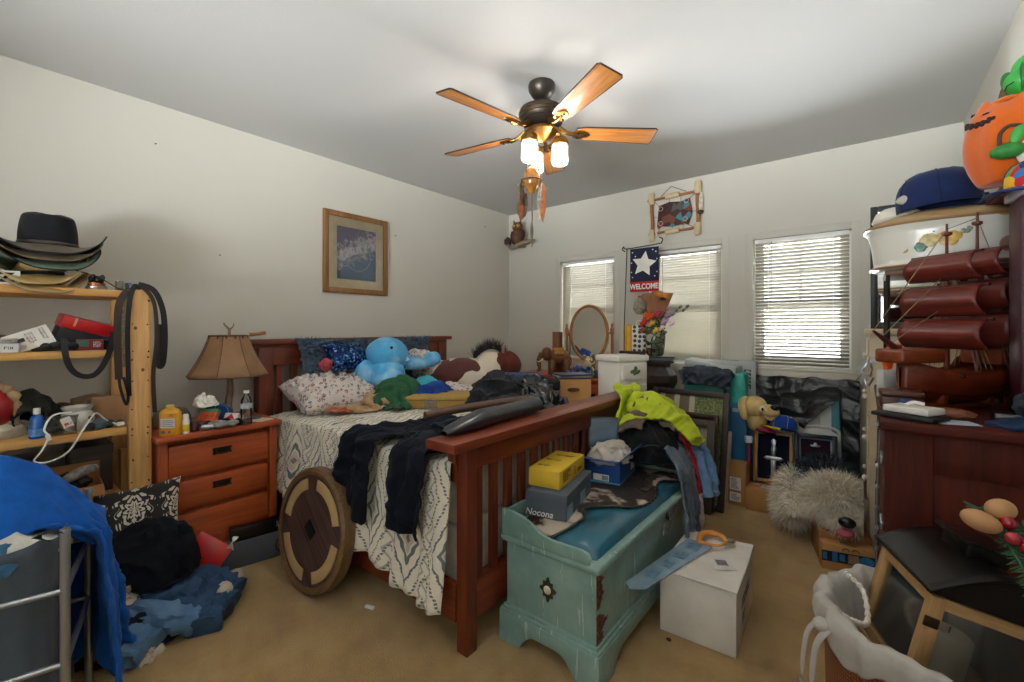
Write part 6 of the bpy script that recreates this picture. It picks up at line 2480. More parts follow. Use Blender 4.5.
for x in (-.11, .11):
    for y in (-.06, .05):
        MB().bx(x - .012, x + .012, y - .012, y + .012, 0, 1.16, .002).ob('leg', DKW, ss)

# garden flag on an iron stand
fg = thing('garden_flag', 'small navy garden flag with a white star and a red WELCOME band', 'flag', (-1.82, 4.07, 1.19), 0)
IRON = mat('#2f2621', .5, .6)
b = MB()
b.tube([(-.03, 0, -.27), (-.03, 0, .2), (.0, 0, .98)], .005, 8)
b.tube(bez([(-.02, 0, .96), (-.05, 0, .985), (-.03, 0, 1.01), (.0, 0, .985), (.31, 0, 1.0), (.34, 0, 1.01), (.35, 0, 1.04), (.32, 0, 1.06)], 6), .005, 8)
b.tube([(-.03, 0, .17), (.06, 0, .18), (.06, 0, .1)], .005, 8)
b.ob('stand', IRON, fg)


def flagpt(u, v):
    return (.035 + .28 * u, -.004 + .003 * math.sin(u * 8), .56 + .415 * v)


b = MB()
b.grid(flagpt, 16, 20)
fl = b.ob('banner', mat('#141a38', .8, var=.1, name='navy_cloth'), fg, solid=.003)
b = MB()
b.grid(lambda u, v: tuple(Vector(flagpt(u, .23 * v)) + Vector((0, -.0024, 0))), 16, 6)
b.ob('red_band', mat('#b01820', .8, name='red_cloth'), fl, solid=.002)
text('WELCOME', .072, WHITE, fl, (.175, -.0125, .605), (PI / 2, 0, 0), ext=.001, sx=.8, bold=.002)
b = MB()
pr = []
for k in range(10):
    a = PI / 2 + k * PI / 5 - .15
    r = .125 if k % 2 == 0 else .062
    pr.append((r * math.cos(a), r * math.sin(a)))
b.prism(pr, .003, frame3((.175, -.0095, .82), (1, 0, 0), (0, 0, 1)) @ Matrix.Identity(4), .001)
b.ob('star', mat('#e3e1da', .8), fl)
b = MB()
for x, z in ((.06, .94), (.09, .9), (.29, .93), (.26, .95), (.3, .74), (.05, .75), (.06, .7), (.28, .7), (.3, .86), (.05, .84)):
    b.ell((x, -.008, z), (.007, .002, .007), sub=1)
b.ob('dots', WHITE, fl)

# ------------------------------------------------------------------ frames, boxes and bags under the windows
DKF = mat('#2b211c', .45, var=.15, name='dark_frame')
t = NT('collage_print')
v = t.co()
x, y, z = t.xyz(v)
bands = t.mth('FRACT', t.mth('MULTIPLY', x, 8))
st_ = t.mth('LESS_THAN', bands, .35)
mos = t.noise(v, 45, 4, .7)
left = t.mth('LESS_THAN', x, .05)
lc = t.mix(st_, S('#7a6d55'), S('#c9c2b3'))
rc = t.ramp(mos, [(.35, S('#3f4a2c')), (.55, S('#7d8a55')), (.7, S('#b5b08a'))])
t.base(t.mix(left, rc, lc))
t.set(Roughness=.3, Coat_Weight=.3)
COLL = t.m
t = NT('waterfall_print')
v = t.co(scale=(9, 1, 1.4))
t.base(t.ramp(t.noise(v, 3, 5, .6), [(.3, S('#2f3f55')), (.5, S('#6a7f95')), (.7, S('#c6ced4'))]))
t.set(Roughness=.25, Coat_Weight=.4)
WFALL = t.m


def framed(name, label, M, w, h, fw, fm, pic, matw=0, matm=None, dep=.03, cat='picture', group=None, inner=None):
    """M: local x across, y up, z towards the viewer; origin at the lower left corner of the frame's back."""
    t = thing(name, label, cat, M.to_translation(), 0, group)
    t.matrix_local = M
    b = MB()
    b.bx(0, fw, 0, h, 0, dep, .004).bx(w - fw, w, 0, h, 0, dep, .004).bx(fw, w - fw, 0, fw, 0, dep, .004).bx(fw, w - fw, h - fw, h, 0, dep, .004)
    b.ob('frame', fm, t)
    MB().bx(.004, w - .004, .004, h - .004, 0, .006).ob('backing', mat('#6f5c42', .9), t, smooth=False)
    if matw:
        b = MB()
        a = fw + matw
        b.bx(fw - .003, a, fw, h - fw, .007, .013).bx(w - a, w - fw + .003, fw, h - fw, .007, .013).bx(a, w - a, fw, a, .007, .013).bx(a, w - a, h - a, h - fw, .007, .013)
        b.ob('mat_board', matm, t, smooth=False)
    a = fw + matw
    o = MB().bx(-(w / 2 - a) - .003, w / 2 - a + .003, -.002, .002, -(h / 2 - a) - .003, h / 2 - a + .003).ob('print', pic, t, smooth=False)
    o.matrix_local = Matrix.Translation((w / 2, h / 2, .009)) @ RM(-PI / 2, 0, 0) @ RM(0, 0, PI) @ RM(0, PI, 0)
    return t


def lean(x, y, ang, yaw, roll=0):
    return Matrix.Translation((x, y, 0)) @ RM(0, 0, yaw) @ RM(PI / 2 - ang, 0, 0) @ RM(0, 0, roll)


framed('framed_picture', 'large dark framed print of green and beige panels at the back of the leaning frames', lean(-1.45, 3.63, math.radians(11), math.radians(-3)), .62, .9, .045, DKF, COLL)
framed('framed_picture', 'dark framed print with a red mat edge, middle of the leaning frames', lean(-1.39, 3.585, math.radians(10), math.radians(-3)), .5, .73, .035, mat('#3a1f1c', .4, var=.15), mat('#5c2a26', .4, var=.3), 0)
framed('framed_picture', 'grey framed waterfall print with a beige mat at the front of the leaning frames', lean(-1.385, 3.53, math.radians(9), math.radians(-3)), .49, .69, .055, mat('#4a4238', .45, var=.15), WFALL, .06, mat('#8d8474', .7))
solo(MB().box((-.885, 3.8, .29), (.07, .12, .57), .006, (0, math.radians(3), math.radians(-8))), 'flat_carton', 'flat white carton standing on edge beside the leaning frames', 'box', WC)
c1_ = carton('tall_carton', 'tall brown carton with two white labels beside the flat white carton', 'box', (-.79, 3.97, 0), 0, (.125, .3, .33), CARD)
MB().bx(-.05, .03, -.1512, -.1503, .03, .1).bx(-.05, .03, -.1512, -.1503, .12, .22).ob('label_panel', WHITE, c1_, smooth=False)
glyphs(c1_, (-.01, -.1517, .065), (1, 0, 0), (0, 0, 1), .06, .05, 5, INK, 31)
glyphs(c1_, (-.01, -.1517, .17), (1, 0, 0), (0, 0, 1), .06, .08, 7, INK, 32)
c2_ = carton('carton', 'low brown carton with a paper label on top in front of the knife frame', 'box', (-.6, 3.89, 0), math.radians(6), (.26, .2, .165), CARD)
MB().box((.03, .01, .1655), (.12, .08, .001), 0, (0, 0, -.2)).ob('label_panel', PAPER, c2_)
glyphs(c2_, (.03, .01, .1662), (1, -.2, 0), (.2, 1, 0), .08, .05, 4, mat('#77726a', .8), 33)
MB().bx(-.13, .13, -.02, .02, .1645, .1654).ob('tape', TAPE, c2_, smooth=False)
solo(MB().bx(-.455, -.43, 3.88, 4.02, 0, .12, .004), 'teal_packet', 'small teal packet between the low carton and the shaggy dog', 'packet', mat('#1d8a86', .4))
bp_ = carton('blue_carton', 'blue carton with torn tape on top of the tall brown carton', 'box', (-.82, 4.02, .332), 0, (.15, .18, .45), mat('#2a6f9e', .45, var=.12))
b = MB()
for q in ((.0758, -.04, .33, .5), (.0758, .02, .25, -.4), (.0758, -.02, .4, .9)):
    b.box(q[:3], (.0012, .018, .08), 0, (q[3], 0, 0))
b.box((.0, -.0906, .4), (.05, .001, .03), 0)
b.ob('tape_strips', mat('#a9c2cf', .5), bp_, smooth=False)
carton('teal_carton', 'large plain teal carton standing behind the leaning frames', 'box', (-1.07, 4.02, 0), 0, (.32, .18, 1.02), mat('#2f8d80', .5, var=.07))
tb = thing('teal_gift_bag', 'shiny turquoise gift bag with a white bow standing on the blue carton', 'bag', (-.83, 4.02, .784))
b = MB()
b.grid(lambda u, v: (.07 * spow(math.cos(2 * PI * u), .35) + .008 * math.sin(v * 9 + u * 30), .075 * spow(math.sin(2 * PI * u), .35), .25 * v), 60, 12, cu=True)
b.ob('bag_body', mat('#3fb5a8', .25, var=.15, coat=.5, bump=.3, bs=12), tb, solid=.003)
MB().bx(-.066, .066, -.07, .07, 0, .01).ob('bag_base', mat('#3fb5a8', .3), tb)
MB().ell((-.06, -.075, .19), (.035, .012, .03), namp=.2).ell((-.03, -.08, .22), (.02, .01, .02)).ob('bow', mat('#c9c5c0', .6), tb)
lgx = thing('television_carton', 'long pale grey carton with black lettering behind the teal boxes', 'box', (-.93, 4.18, 0))
GRC = mat('#a9b0b0', .55, var=.06, name='grey_carton')
MB().bx(-.19, .22, -.055, .055, 0, 1.12, .003).ob('box_body', GRC, lgx)
for z0, k in ((1.02, 1), (.8, 2), (.55, 3)):
    glyphs(lgx, (.2203, 0, z0 - .05), (0, 0, -1), (0, 1, 0), .18, .06, 1, INK, 40 + k)
glyphs(lgx, (.0, .0, 1.1203), (1, 0, 0), (0, 1, 0), .28, .06, 1, INK, 47)
glyphs(lgx, (.16, -.0553, .95), (0, 0, -1), (1, 0, 0), .2, .07, 1, INK, 48)
lid_ = MB().box((-1.02, 4.02, 1.08), (.42, .16, .055), .003, (math.radians(4), math.radians(7), math.radians(-5)))
lo_ = solo(lid_, 'flat_grey_carton', 'flat pale grey carton lying across the top of the teal boxes', 'box', GRC)
glyphs(lo_, (.03, -.02, .072), (1, 0, -.12), (0, 1, 0), .2, .04, 1, INK, 49)
TH = Hit().box(-1.24, -.9, 3.9, 4.2, .8, 1.03)
P, A = drape(lambda u, v: (-1.2 + .32 * u, 3.82 + .2 * v, 1.16 + .03 * math.sin(12 * u + 9 * v)), (.32, .22), (24, 18), Hit().box(-1.24, -.86, 3.86, 4.2, .8, 1.035).ell((-1.06, 3.93, 1.04), (.11, .06, .03)), 45, 6, 71, None, .03, slack=1.3)
solo_cloth('scarf', 'dark navy and white patterned cloth bunched on the teal carton', 'cloth', mat('#1b2636', .6, var=.8, vs=24), P, A, .006, wr=.018)

# wrapped canvas with a black bag
wc = thing('wrapped_canvas', 'large white canvas with a teal edge half covered by a black plastic sheet', 'canvas', (-.37, 4.18, 0))
MB().bx(-.32, .325, -.04, .035, .02, .99, .003).ob('canvas', mat('#c3c6c2', .6, var=.05), wc)
MB().bx(.17, .225, -.045, -.0395, .02, .99, .002).ob('teal_edge', mat('#2d7a86', .4), wc)
MB().bx(.225, .23, -.047, -.0395, .02, .99, .001).ob('white_edge', WHITE, wc)
MB().bx(-.2, .1, -.0425, -.0395, .5, .85).ob('printed_panel', mat('#a8adab', .5, var=.3, vs=25), wc, smooth=False)


def bagpt(u, v):
    x = -.335 + .675 * u
    if u < .5:
        hemz = .62 + .02 * math.sin(u * 20)
    elif u < .82:
        hemz = .62 + .24 * ((u - .5) / .32) ** .8
    elif u < .85:
        hemz = .86 - .53 * (u - .82) / .03
    else:
        hemz = .33
    z = 1.01 - (1.01 - hemz) * v
    n1 = noise.fractal(Vector((x * 5, z * 7, 3)), .8, 2.1, 5)
    q_ = Vector((x * 2.2 + z * 1.6, z * 3.2 - x, 7))
    n2 = 1.3 * max(0, ridge(q_ + noise.noise_vector(q_) * .8)) ** 2 + .5 * max(0, ridge(q_ * 2.4)) ** 2
    return (x, -.058 - .006 * n1 - .02 * n2 - .012 * math.sin(v * 2.5), z + .01 * math.sin(x * 30) * (1 - v) + .006 * n1)


b = MB()
b.grid(bagpt, 110, 80)
b.grid(lambda u, v: tuple(Vector(bagpt(u, 0)).lerp(Vector((-.335 + .675 * u, .04, 1.0)), v)), 110, 6)
b.grid(lambda u, v: tuple(Vector(bagpt(1, u)).lerp(Vector((.332, .035, bagpt(1, u)[2])), v)), 80, 6)
b.ob('plastic_sheet', mat('#1a1e24', .36, var=.2, vs=5, coat=.4, name='black_sheeting'), wc, solid=.002, ang=80)

# knife shadow boxes
LWOOD = wood('#a8763a', '#cf9d58', 'Y', name='light_oak')
VELV = cloth_mat('#121a30', .2)
k1 = framed('shadow_box', 'light oak shadow box with a silver dagger on navy velvet', Matrix.Translation((-.7, 4.04, .167)) @ RM(0, 0, math.radians(4)) @ RM(PI / 2 - math.radians(6), 0, 0), .26, .4, .022, LWOOD, VELV, dep=.05, cat='shadow box')
k2 = framed('shadow_box', 'dark framed shadow box with a winged badge on maroon velvet', Matrix.Translation((-.425, 4.02, .27)) @ RM(0, 0, math.radians(10)) @ RM(PI / 2 - math.radians(8), 0, 0), .27, .32, .03, mat('#1d2430', .35), cloth_mat('#2a1524', .2), dep=.04, cat='shadow box', matw=.012, matm=mat('#8795a8', .5))
SILV = mat('#b9bcc0', .3, .9, var=.2, name='worn_silver')
b = MB()
b.prism([(-.016, .07), (.016, .07), (.02, .19), (0, .2), (-.02, .19)], .008, Matrix.Translation((.13, 0, .02)), .002)
b.prism([(-.07, .19), (-.05, .175), (.05, .175), (.07, .19), (.05, .205), (-.05, .205)], .01, Matrix.Translation((.13, 0, .02)), .003)
b.prism([(-.012, .205), (.012, .205), (.02, .27), (.014, .3), (.022, .33), (0, .35), (-.018, .33), (-.012, .3), (-.018, .26)], .012, Matrix.Translation((.13, 0, .02)), .003)
b.ob('dagger', SILV, k1)
MB().bx(.112, .148, .03, .085, .02, .032, .003).ob('scabbard_tip', mat('#9a7a5a', .5), k1)
b = MB()
b.prism([(-.035, 0), (-.02, -.012), (.02, -.012), (.035, 0), (.012, .004), (.008, .02), (-.008, .02), (-.012, .004)], .005, Matrix.Translation((.135, .235, .016)), .001)
b.prism([(-.07, .03), (-.045, .0), (.045, .0), (.07, .03), (.03, .022), (.02, .05), (.008, .03), (0, .06), (-.008, .03), (-.02, .05), (-.03, .022)], .005, Matrix.Translation((.135, .09, .016)), .001)
b.ob('badge', SILV, k2)
solo(MB().bx(-.42, -.14, 3.88, 4.06, 0, .265, .006), 'dark_carton', 'dark carton under the badge shadow box behind the shaggy dog', 'box', mat('#3a3330', .7))
tr_ = thing('white_tray', 'white plastic tray standing on edge behind the badge shadow box', 'tray', (-.29, 4.1, .27), math.radians(3), rx=math.radians(-5))
b = MB()
b.tube([(.15 * spow(math.cos(a * PI / 20), .35), 0, .19 + .18 * spow(math.sin(a * PI / 20), .35)) for a in range(40)], .012, 8, closed=True)
b.bx(-.14, .14, .0, .008, .02, .36, .004)
b.ob('tray_body', mat('#b9bab6', .4), tr_)

# plush dog head and caps
pd = thing('yellow_plush', 'pale yellow plush dog with a black nose above the oak shadow box', 'plush toy', (-.62, 3.97, .6), math.radians(20))
YP = cloth_mat('#d0b478', .12, 200, .1, .5, name='yellow_plush_cloth')
b = MB()
b.ell((-.06, .03, .17), (.085, .08, .085), sub=3)
b.ell((.03, -.035, .15), (.07, .06, .05), (0, .3, 0), 3)
b.ell((.05, -.02, .1), (.055, .05, .032), (0, .1, 0), 3)
b.ell((-.05, .05, .06), (.08, .07, .09), sub=3)
b.ob('head', YP, pd)
MB().ell((.055, -.075, .185), (.032, .026, .024), sub=3).ob('nose', BLACKP, pd)
for x in (-.045, .0):
    MB().ell((x + .01, -.06 - .01, .2 - .03), (.018, .008, .024), (0, .2, .2), 2).ob('eye', WHITE, pd)
    MB().ell((x + .014, -.076, .168), (.009, .004, .013), sub=2).ob('pupil', INK, pd)
MB().tube(bez([(-.12, .03, .24), (-.16, .0, .2), (-.15, -.03, .11), (-.13, -.03, .08)], 6), [.018 + .012 * math.sin(PI * k / 18) for k in range(19)], 10).ob('ear', YP, pd)
cap('baseball_cap', 'royal blue cap with a yellow trim in front of the black sheeting', (-.49, 3.96, .615), math.radians(200), .085, cloth_mat('#173f92', .2), mat('#c9b02c', .6), (.25, -.2), .11, .06)
pk = thing('pink_shoe', 'bright pink slipper lying under the yellow plush', 'slipper', (-.6, 3.9, .575), .3)
MB().ell((0, 0, .02), (.075, .035, .016), (0, .2, .1), 3).ob('sole', mat('#1c1a22', .6), pk)
MB().ell((0.005, -.004, .03), (.065, .028, .016), (0, .2, .1), 3).ob('upper', mat('#c0225a', .6), pk)
cube_ = thing('toy_block', 'small printed white cube beside the oak shadow box', 'toy', (-.715, 3.86, .5), .4)
MB().bx(-.025, .025, -.025, .025, 0, .05, .006).ob('block', mat('#b9c6d6', .5, var=.35, vs=50), cube_)
solo(MB().bx(-.725, -.7, 3.85, 3.95, .334, .5, .006), 'red_case', 'thin red and blue case standing beside the blue carton', 'case', mat('#6a2440', .5, var=.4))

# big shaggy dog
sd = thing('shaggy_dog_plush', 'big shaggy grey and cream plush sheepdog lying on the carpet with a pink tongue', 'plush toy', (-.2, 3.62, 0))
CRM = NT('cream_fur')
CRM.base(CRM.ramp(CRM.noise(CRM.co(), 12, 4), [(.3, S('#cfc5b2')), (.7, S('#f0eadc'))]))
CRM.set(Roughness=.9)
CRMF = CRM.m
GRM = NT('grey_fur')
GRM.base(GRM.ramp(GRM.noise(GRM.co(), 12, 4), [(.3, S('#1d242b')), (.7, S('#3f4b54'))]))
GRM.set(Roughness=.9)
GRMF = GRM.m
shapes = [((-.01, .07, .27), (.2, .22, .22), GRMF, 'back', 5200, .075), ((-.19, .0, .2), (.09, .2, .19), CRMF, 'flank', 3600, .08), ((.06, -.2, .31), (.17, .14, .13), CRMF, 'head', 5200, .085), ((-.14, -.24, .25), (.075, .09, .065), CRMF, 'paw', 1500, .03), ((.1, -.33, .25), (.09, .07, .055), CRMF, 'muzzle', 1600, .06)]
for c, r, m, nm, cnt, L in shapes:
    core = MB().ell(c, r, sub=4, namp=.06).ob(nm, m, sd)
    rnd = random.Random(len(nm))
    pts, nr = [], []
    while len(pts) < cnt:
        d = Vector((rnd.gauss(0, 1), rnd.gauss(0, 1), rnd.gauss(0, 1))).normalized()
        if d.z < -.6:
            continue
        pts.append(Vector((c[0] + d.x * r[0] * .97, c[1] + d.y * r[1] * .97, c[2] + d.z * r[2] * .97)))
        nr.append(Vector((d.x / r[0], d.y / r[1], d.z / r[2])).normalized())
    f = MB()
    skin_fur(f, pts, nr, L, .006, .75, 5, 3, .45)
    for v_ in f.bm.verts:
        v_.co.z = max(v_.co.z, .004)
        v_.co.x = min(v_.co.x, .195)
    f.ob('fur', m, core)
MB().ell((.12, -.455, .285), (.042, .028, .03), sub=3).ob('nose', BLACKP, sd)
MB().ell((.11, -.455, .222), (.042, .03, .02), (.3, 0, 0), 3).ob('tongue', mat('#b5525e', .6), sd)
b1 = carton('delivery_carton', 'brown carton with worn black print under the shaggy dog muzzle', 'box', (-.12, 3.36, 0), math.radians(14), (.25, .26, .19), CARD_D)
glyphs(b1, (0, -.08, .1905), (1, 0, 0), (0, 1, 0), .2, .08, 2, INK, 50)
b2 = carton('delivery_carton', 'low brown carton with blue and black tape on its front', 'box', (-.085, 3.2, 0), math.radians(14), (.25, .08, .15), CARD)
MB().bx(-.1255, .1255, -.0412, -.0402, .05, .11).ob('printed_tape', mat('#141a26', .35), b2, smooth=False)
b = MB()
b.bx(-.12, -.1, -.042, -.0412, .06, .1).bx(-.075, -.05, -.042, -.0412, .055, .108).bx(-.04, -.015, -.042, -.0412, .062, .1)
pr = [(.035 * math.cos(a * PI / 12), .026 * math.sin(a * PI / 12)) for a in range(24)]
b.prism(pr, .0012, frame3((.085, -.0412, .08), (1, 0, 0), (0, 0, 1)))
b.ob('tape_blue', mat('#2a78b0', .4), b2, smooth=False)
MB().bx(0, .05, -.042, -.0412, .055, .105).ob('tape_tan', mat('#9a8468', .5), b2, smooth=False)
b = MB()
for x in (-.01, .035):
    b.tube([(x + .016 * math.cos(a * PI / 8), -.0406, .122 + .014 * math.sin(a * PI / 8)) for a in range(9)], .002, 5)
b.ob('arch_mark', INK, b2)
MB().bx(-.03, .01, -.02, .02, .1502, .1508).ob('top_label', mat('#7d6d55', .6, var=.5, vs=90), b2, smooth=False)

# ------------------------------------------------------------------ ceiling fan with jar lights and the dreamcatcher on its chain
fan = thing('ceiling_fan', 'bronze ceiling fan with five wooden blades and mason jar lights', 'ceiling fan', (-1.45, 2.08, 2.8))
DBR = mat('#3b332d', .4, .6, var=.15, name='dark_bronze')
MB().lathe([(0, 0), (.075, 0), (.078, -.012), (.074, -.04), (.055, -.07), (.035, -.085), (.02, -.088)], seg=32).ob('canopy', DBR, fan)
MB().cone((0, 0, -.08), (0, 0, -.14), .014, seg=16).ob('downrod', DBR, fan)
b = MB()
b.lathe([(0, -.125), (.04, -.125), (.1, -.135), (.125, -.15), (.13, -.165), (.128, -.2), (.115, -.215), (.118, -.225), (.1, -.245), (.07, -.255), (.0, -.255)], seg=40)
b.ob('motor_housing', DBR, fan)
b = MB()
for z in (-.172, -.196):
    b.lathe([(.1305, z - .004), (.134, z), (.1305, z + .004)], seg=40)
b.ob('housing_band', BRASS, fan)
BL = wood('#a8662c', '#c98b4a', 'X', 1.0, name='fan_blade_wood', rough=.4, dark='#7a431a')
BLE = mat('#2a1a10', .5)
R0, R1 = .2, .665
for k in range(5):
    a = math.radians(-172 + 72 * k)
    M = RM(0, 0, a)
    o = MB()
    outl = [(R0, -.04), (R0 + .05, -.052), (R1 - .06, -.066), (R1 - .012, -.068), (R1, -.058), (R1, .058), (R1 - .012, .068), (R1 - .06, .066), (R0 + .05, .052), (R0, .04)]
    o.prism(outl, .006, Matrix.Translation((0, 0, -.272)) @ RM(math.radians(-13), 0, 0) @ Matrix.Translation((0, 0, -.003)), .0015)
    bo = o.ob('blade', BL, fan)
    bo.matrix_local = M
    e = MB()
    T_ = Matrix.Translation((0, 0, -.272)) @ RM(math.radians(-13), 0, 0)
    e.tube([T_ @ Vector((x, y, 0)) for x, y in outl], .0042, 6, closed=True)
    e.ob('blade_edge', BLE, bo)
    i_ = MB()
    i_.tube([(.09, 0, -.24), (.15, 0, -.275), (.2, 0, -.283), (.235, 0, -.28)], [.016, .012, .012, .01], 8)
    i_.prism([(.17, 0), (.19, -.03), (.24, -.034), (.27, -.018), (.285, 0), (.27, .018), (.24, .034), (.19, .03)], .008, Matrix.Translation((0, 0, -.284)) @ RM(math.radians(-13), 0, 0), .003)
    q = i_.ob('blade_iron', BRASS, bo)
    s_ = MB()
    for x, y in ((.21, -.018), (.21, .018), (.255, 0)):
        s_.ell((x, y, -.288 - y * .22), .006, sub=1)
    s_.ob('screw', BRONZE, q)
b = MB()
b.lathe([(0, -.25), (.06, -.256), (.1, -.27), (.105, -.285), (.08, -.3), (.03, -.32), (.014, -.33), (0, -.332)], seg=28)
b.ob('light_hub', BRASS, fan)
JAR = glass('mason_jar_glass', (1, .97, .92, 1), .3, .25)
BULB = emis('bulb', '#ffd7a2', .5)
for k in range(3):
    a = math.radians((-95, 25, 145)[k])
    c, s_ = math.cos(a), math.sin(a)
    p = (.105 * c, .105 * s_)
    MB().tube(bez([(.04 * c, .04 * s_, -.29), (.08 * c, .08 * s_, -.285), (p[0], p[1], -.3), (p[0], p[1], -.32)], 5), .009, 8).ob('light_arm', BRASS, fan)
    j = MB().lathe([(.03, -.335), (.032, -.345), (.046, -.36), (.048, -.375), (.048, -.455), (.042, -.468), (0, -.47)], (p[0], p[1], 0), 28).ob('jar', JAR, fan)
    MB().lathe([(0, -.315), (.034, -.318), (.046, -.33), (.05, -.35), (.049, -.362)], (p[0], p[1], 0), 28).ob('jar_lid', BRASS, fan)
    MB().lathe([(.008, -.345), (.01, -.36), (.024, -.385), (.028, -.405), (.022, -.43), (0, -.44)], (p[0], p[1], 0), 20).ob('bulb', BULB, j)
    l = bpy.data.lights.new('jar_light', 'POINT')
    l.energy = LAMP_WATTS
    l.color = (1, .96, .93)
    l.shadow_soft_size = .03
    lo = bpy.data.objects.new('jar_light', l)
    C.objects.link(lo)
    lo.location = (-1.45 + p[0], 2.08 + p[1], 2.8 - .425)

# hanging amber ornament with feathers
dc = thing('feather_ornament', 'amber balloon ornament with hanging feathers on the fan pull chain', 'ornament', (-1.455, 1.99, 2.46))
b = MB()
b.tube([(0, 0, 0), (0, .0, -.2)], .0025, 6)
b.ob('chain', BRASS, dc)
t = NT('amber_glass')
t.base(t.ramp(t.noise(t.co(), 14, 3), [(.3, S('#7a4a1a')), (.7, S('#c98a3a'))]))
t.set(Roughness=.15, Coat_Weight=.6)
MB().lathe([(0, -.165), (.03, -.175), (.046, -.205), (.048, -.235), (.04, -.265), (.02, -.3), (0, -.315)], seg=28).ob('globe', t.m, dc)
b = MB()
b.tube([(.056 * math.cos(a * PI / 16), .056 * math.sin(a * PI / 16), -.235) for a in range(32)], .004, 6, closed=True)
b.tube([(0.05 * math.cos(a * PI / 12), 0, -.205 + .06 * math.sin(a * PI / 12)) for a in range(13)], .004, 6)
b.tube([(0, .05 * math.cos(a * PI / 12), -.205 + .06 * math.sin(a * PI / 12)) for a in range(13)], .004, 6)
b.ob('willow_hoop', mat('#4a3320', .7), dc)
FEC = ['#8f8a80', '#4a3a2c', '#9a5a2c', '#6b5a48', '#b5a894', '#7a3f22']


def feather(b, p, L, w, lean_=(0, 0)):
    pts = []
    for k in range(9):
        t_ = k / 8
        ww = w * math.sin(PI * min(1, t_ * .9 + .08)) ** .7
        pts.append((ww, -L * t_))
    poly = [(x, y) for x, y in pts] + [(-x * .8, y) for x, y in pts[::-1]]
    b.prism(poly, .0016, Matrix.Translation(p) @ RM(0, 0, lean_[0]) @ RM(PI / 2 + lean_[1], 0, 0))


rnd = random.Random(4)
for k in range(22):
    side = -1 if k % 2 else 1
    a = rnd.uniform(-.7, .7)
    x, y = side * .055 * math.cos(a), .055 * math.sin(a)
    x, y = x * .78 - 0, side * .045 + y * .4
    z = -.235 - rnd.uniform(0, .1)
    b = MB()
    feather(b, (x + rnd.uniform(-.02, .02), y, z), rnd.uniform(.1, .15), rnd.uniform(.012, .02), (.65 + rnd.uniform(-.7, .7), rnd.uniform(-.3, .3)))
    b.tube([(x * .9, y * .9, -.235), (x, y, z + .005)], .0012, 5)
    b.ob('feather', mat(FEC[k % 6], .8, var=.5, vs=60), dc)
b = MB()
b.tube([(0, 0, -.31), (.004, 0, -.5), (.0, 0, -.56)], .0035, 6)
feather(b, (0, 0, -.47), .1, .01, (.7, .1))
feather(b, (.004, .004, -.5), .09, .01, (-.5, -.1))
b.tube([(0, 0, -.55), (.006, 0, -.59), (.0, 0, -.61)], [.007, .006, .002], 6)
b.ob('tail', mat('#6b5a4c', .7, var=.4), dc)

# ------------------------------------------------------------------ things on the walls
t = NT('engraved_print')
v = t.co()
x, y, z = t.xyz(v)
disc = t.mth('SQRT', t.mth('ADD', t.mth('MULTIPLY', t.mth('ADD', x, -.01), t.mth('ADD', x, -.01)), t.mth('MULTIPLY', t.mth('ADD', z, -.02), t.mth('ADD', z, -.02))))
ringm = t.mth('MULTIPLY', t.mth('LESS_THAN', disc, .125), t.mth('GREATER_THAN', disc, .121))
rocks = t.mth('ADD', t.mth('MULTIPLY', t.noise(v, 22, 6, .7), 1.0), t.mth('MULTIPLY', t.mth('ADD', z, t.mth('MULTIPLY', x, .5)), -1.6))
rk = t.ramp(rocks, [(.38, S('#3f5f85')), (.47, S('#7d8798')), (.58, S('#c9c8d2')), (.75, S('#6a6480'))])
t.base(t.mix(ringm, rk, S('#9db0c4')))
t.set(Roughness=.25, Coat_Weight=.5)
ENG = t.m
pf = framed('framed_picture', 'wood framed blue and white rocky print on the left wall above the bed', Matrix.Translation((LX + .003, 1.832, 1.695)) @ frame3((0, 0, 0), (0, 1, 0), (0, 0, 1)), .615, .685, .045, wood('#6a4520', '#8d6232', 'Y', name='print_frame_wood'), ENG, .075, mat('#cfc3a4', .8), .025)
MB().bx(.3 - .25, .565, .045, .64, .0145, .016).ob('glazing', glass('picture_glazing', (1, 1, 1, 1), .06), pf, smooth=False)

BK = wood('#7d4a26', '#a86a3a', 'X', 2, name='bark_stick')
LASH = cloth_mat('#c9b592', .15)
ar = thing('woven_wall_hanging', 'stick frame wall hanging with a stretched painted hide between the windows', 'wall hanging', (-1.63, BY - .03, 2.28))
for p0, p1, r in (((-.0, 0, -.03), (0.005, 0, .43), .017), ((.43, 0, 0), (.435, 0, .46), .018), ((-.04, 0, .365), (.46, 0, .385), .012), ((-.03, 0, .035), (.45, 0, .05), .012)):
    MB().tube(bez([p0, Vector(p0).lerp(Vector(p1), .35) + Vector((.006, 0, .004)), Vector(p0).lerp(Vector(p1), .7) - Vector((.004, 0, .004)), p1], 5), [r] * 16, 10).ob('stick', BK, ar)
for p, r in (((0, 0, .38), .03), ((.435, 0, .41), .033), ((0, 0, .02), .028), ((.43, 0, .03), .03)):
    MB().lathe([(r * .7, -.055), (r, -.04), (r * 1.05, 0), (r, .045), (r * .75, .06)], p, 14).ob('lashing', LASH, ar)
for x, z in ((.2, .378), (.2, .04)):
    MB().cone((x - .065, 0, z), (x + .065, 0, z + .004), .026, seg=14, bev=.006).ob('lashing', LASH, ar)
t = NT('painted_hide')
v = t.co()
cc = t.vor(v, 17, out='Color')
r, g, _ = t.xyz(cc)
t.base(t.mix(t.mth('MULTIPLY', t.noise(v, 60, 4, .7), .5), t.ramp(r, [(0, S('#4a2a26')), (.35, S('#7d4a3a')), (.5, S('#4f8a96')), (.6, S('#5c5a58')), (.75, S('#8a3f2c')), (.9, S('#2f3036'))], 'CONSTANT'), S('#2a2220')))
t.set(Roughness=.8)
b = MB()
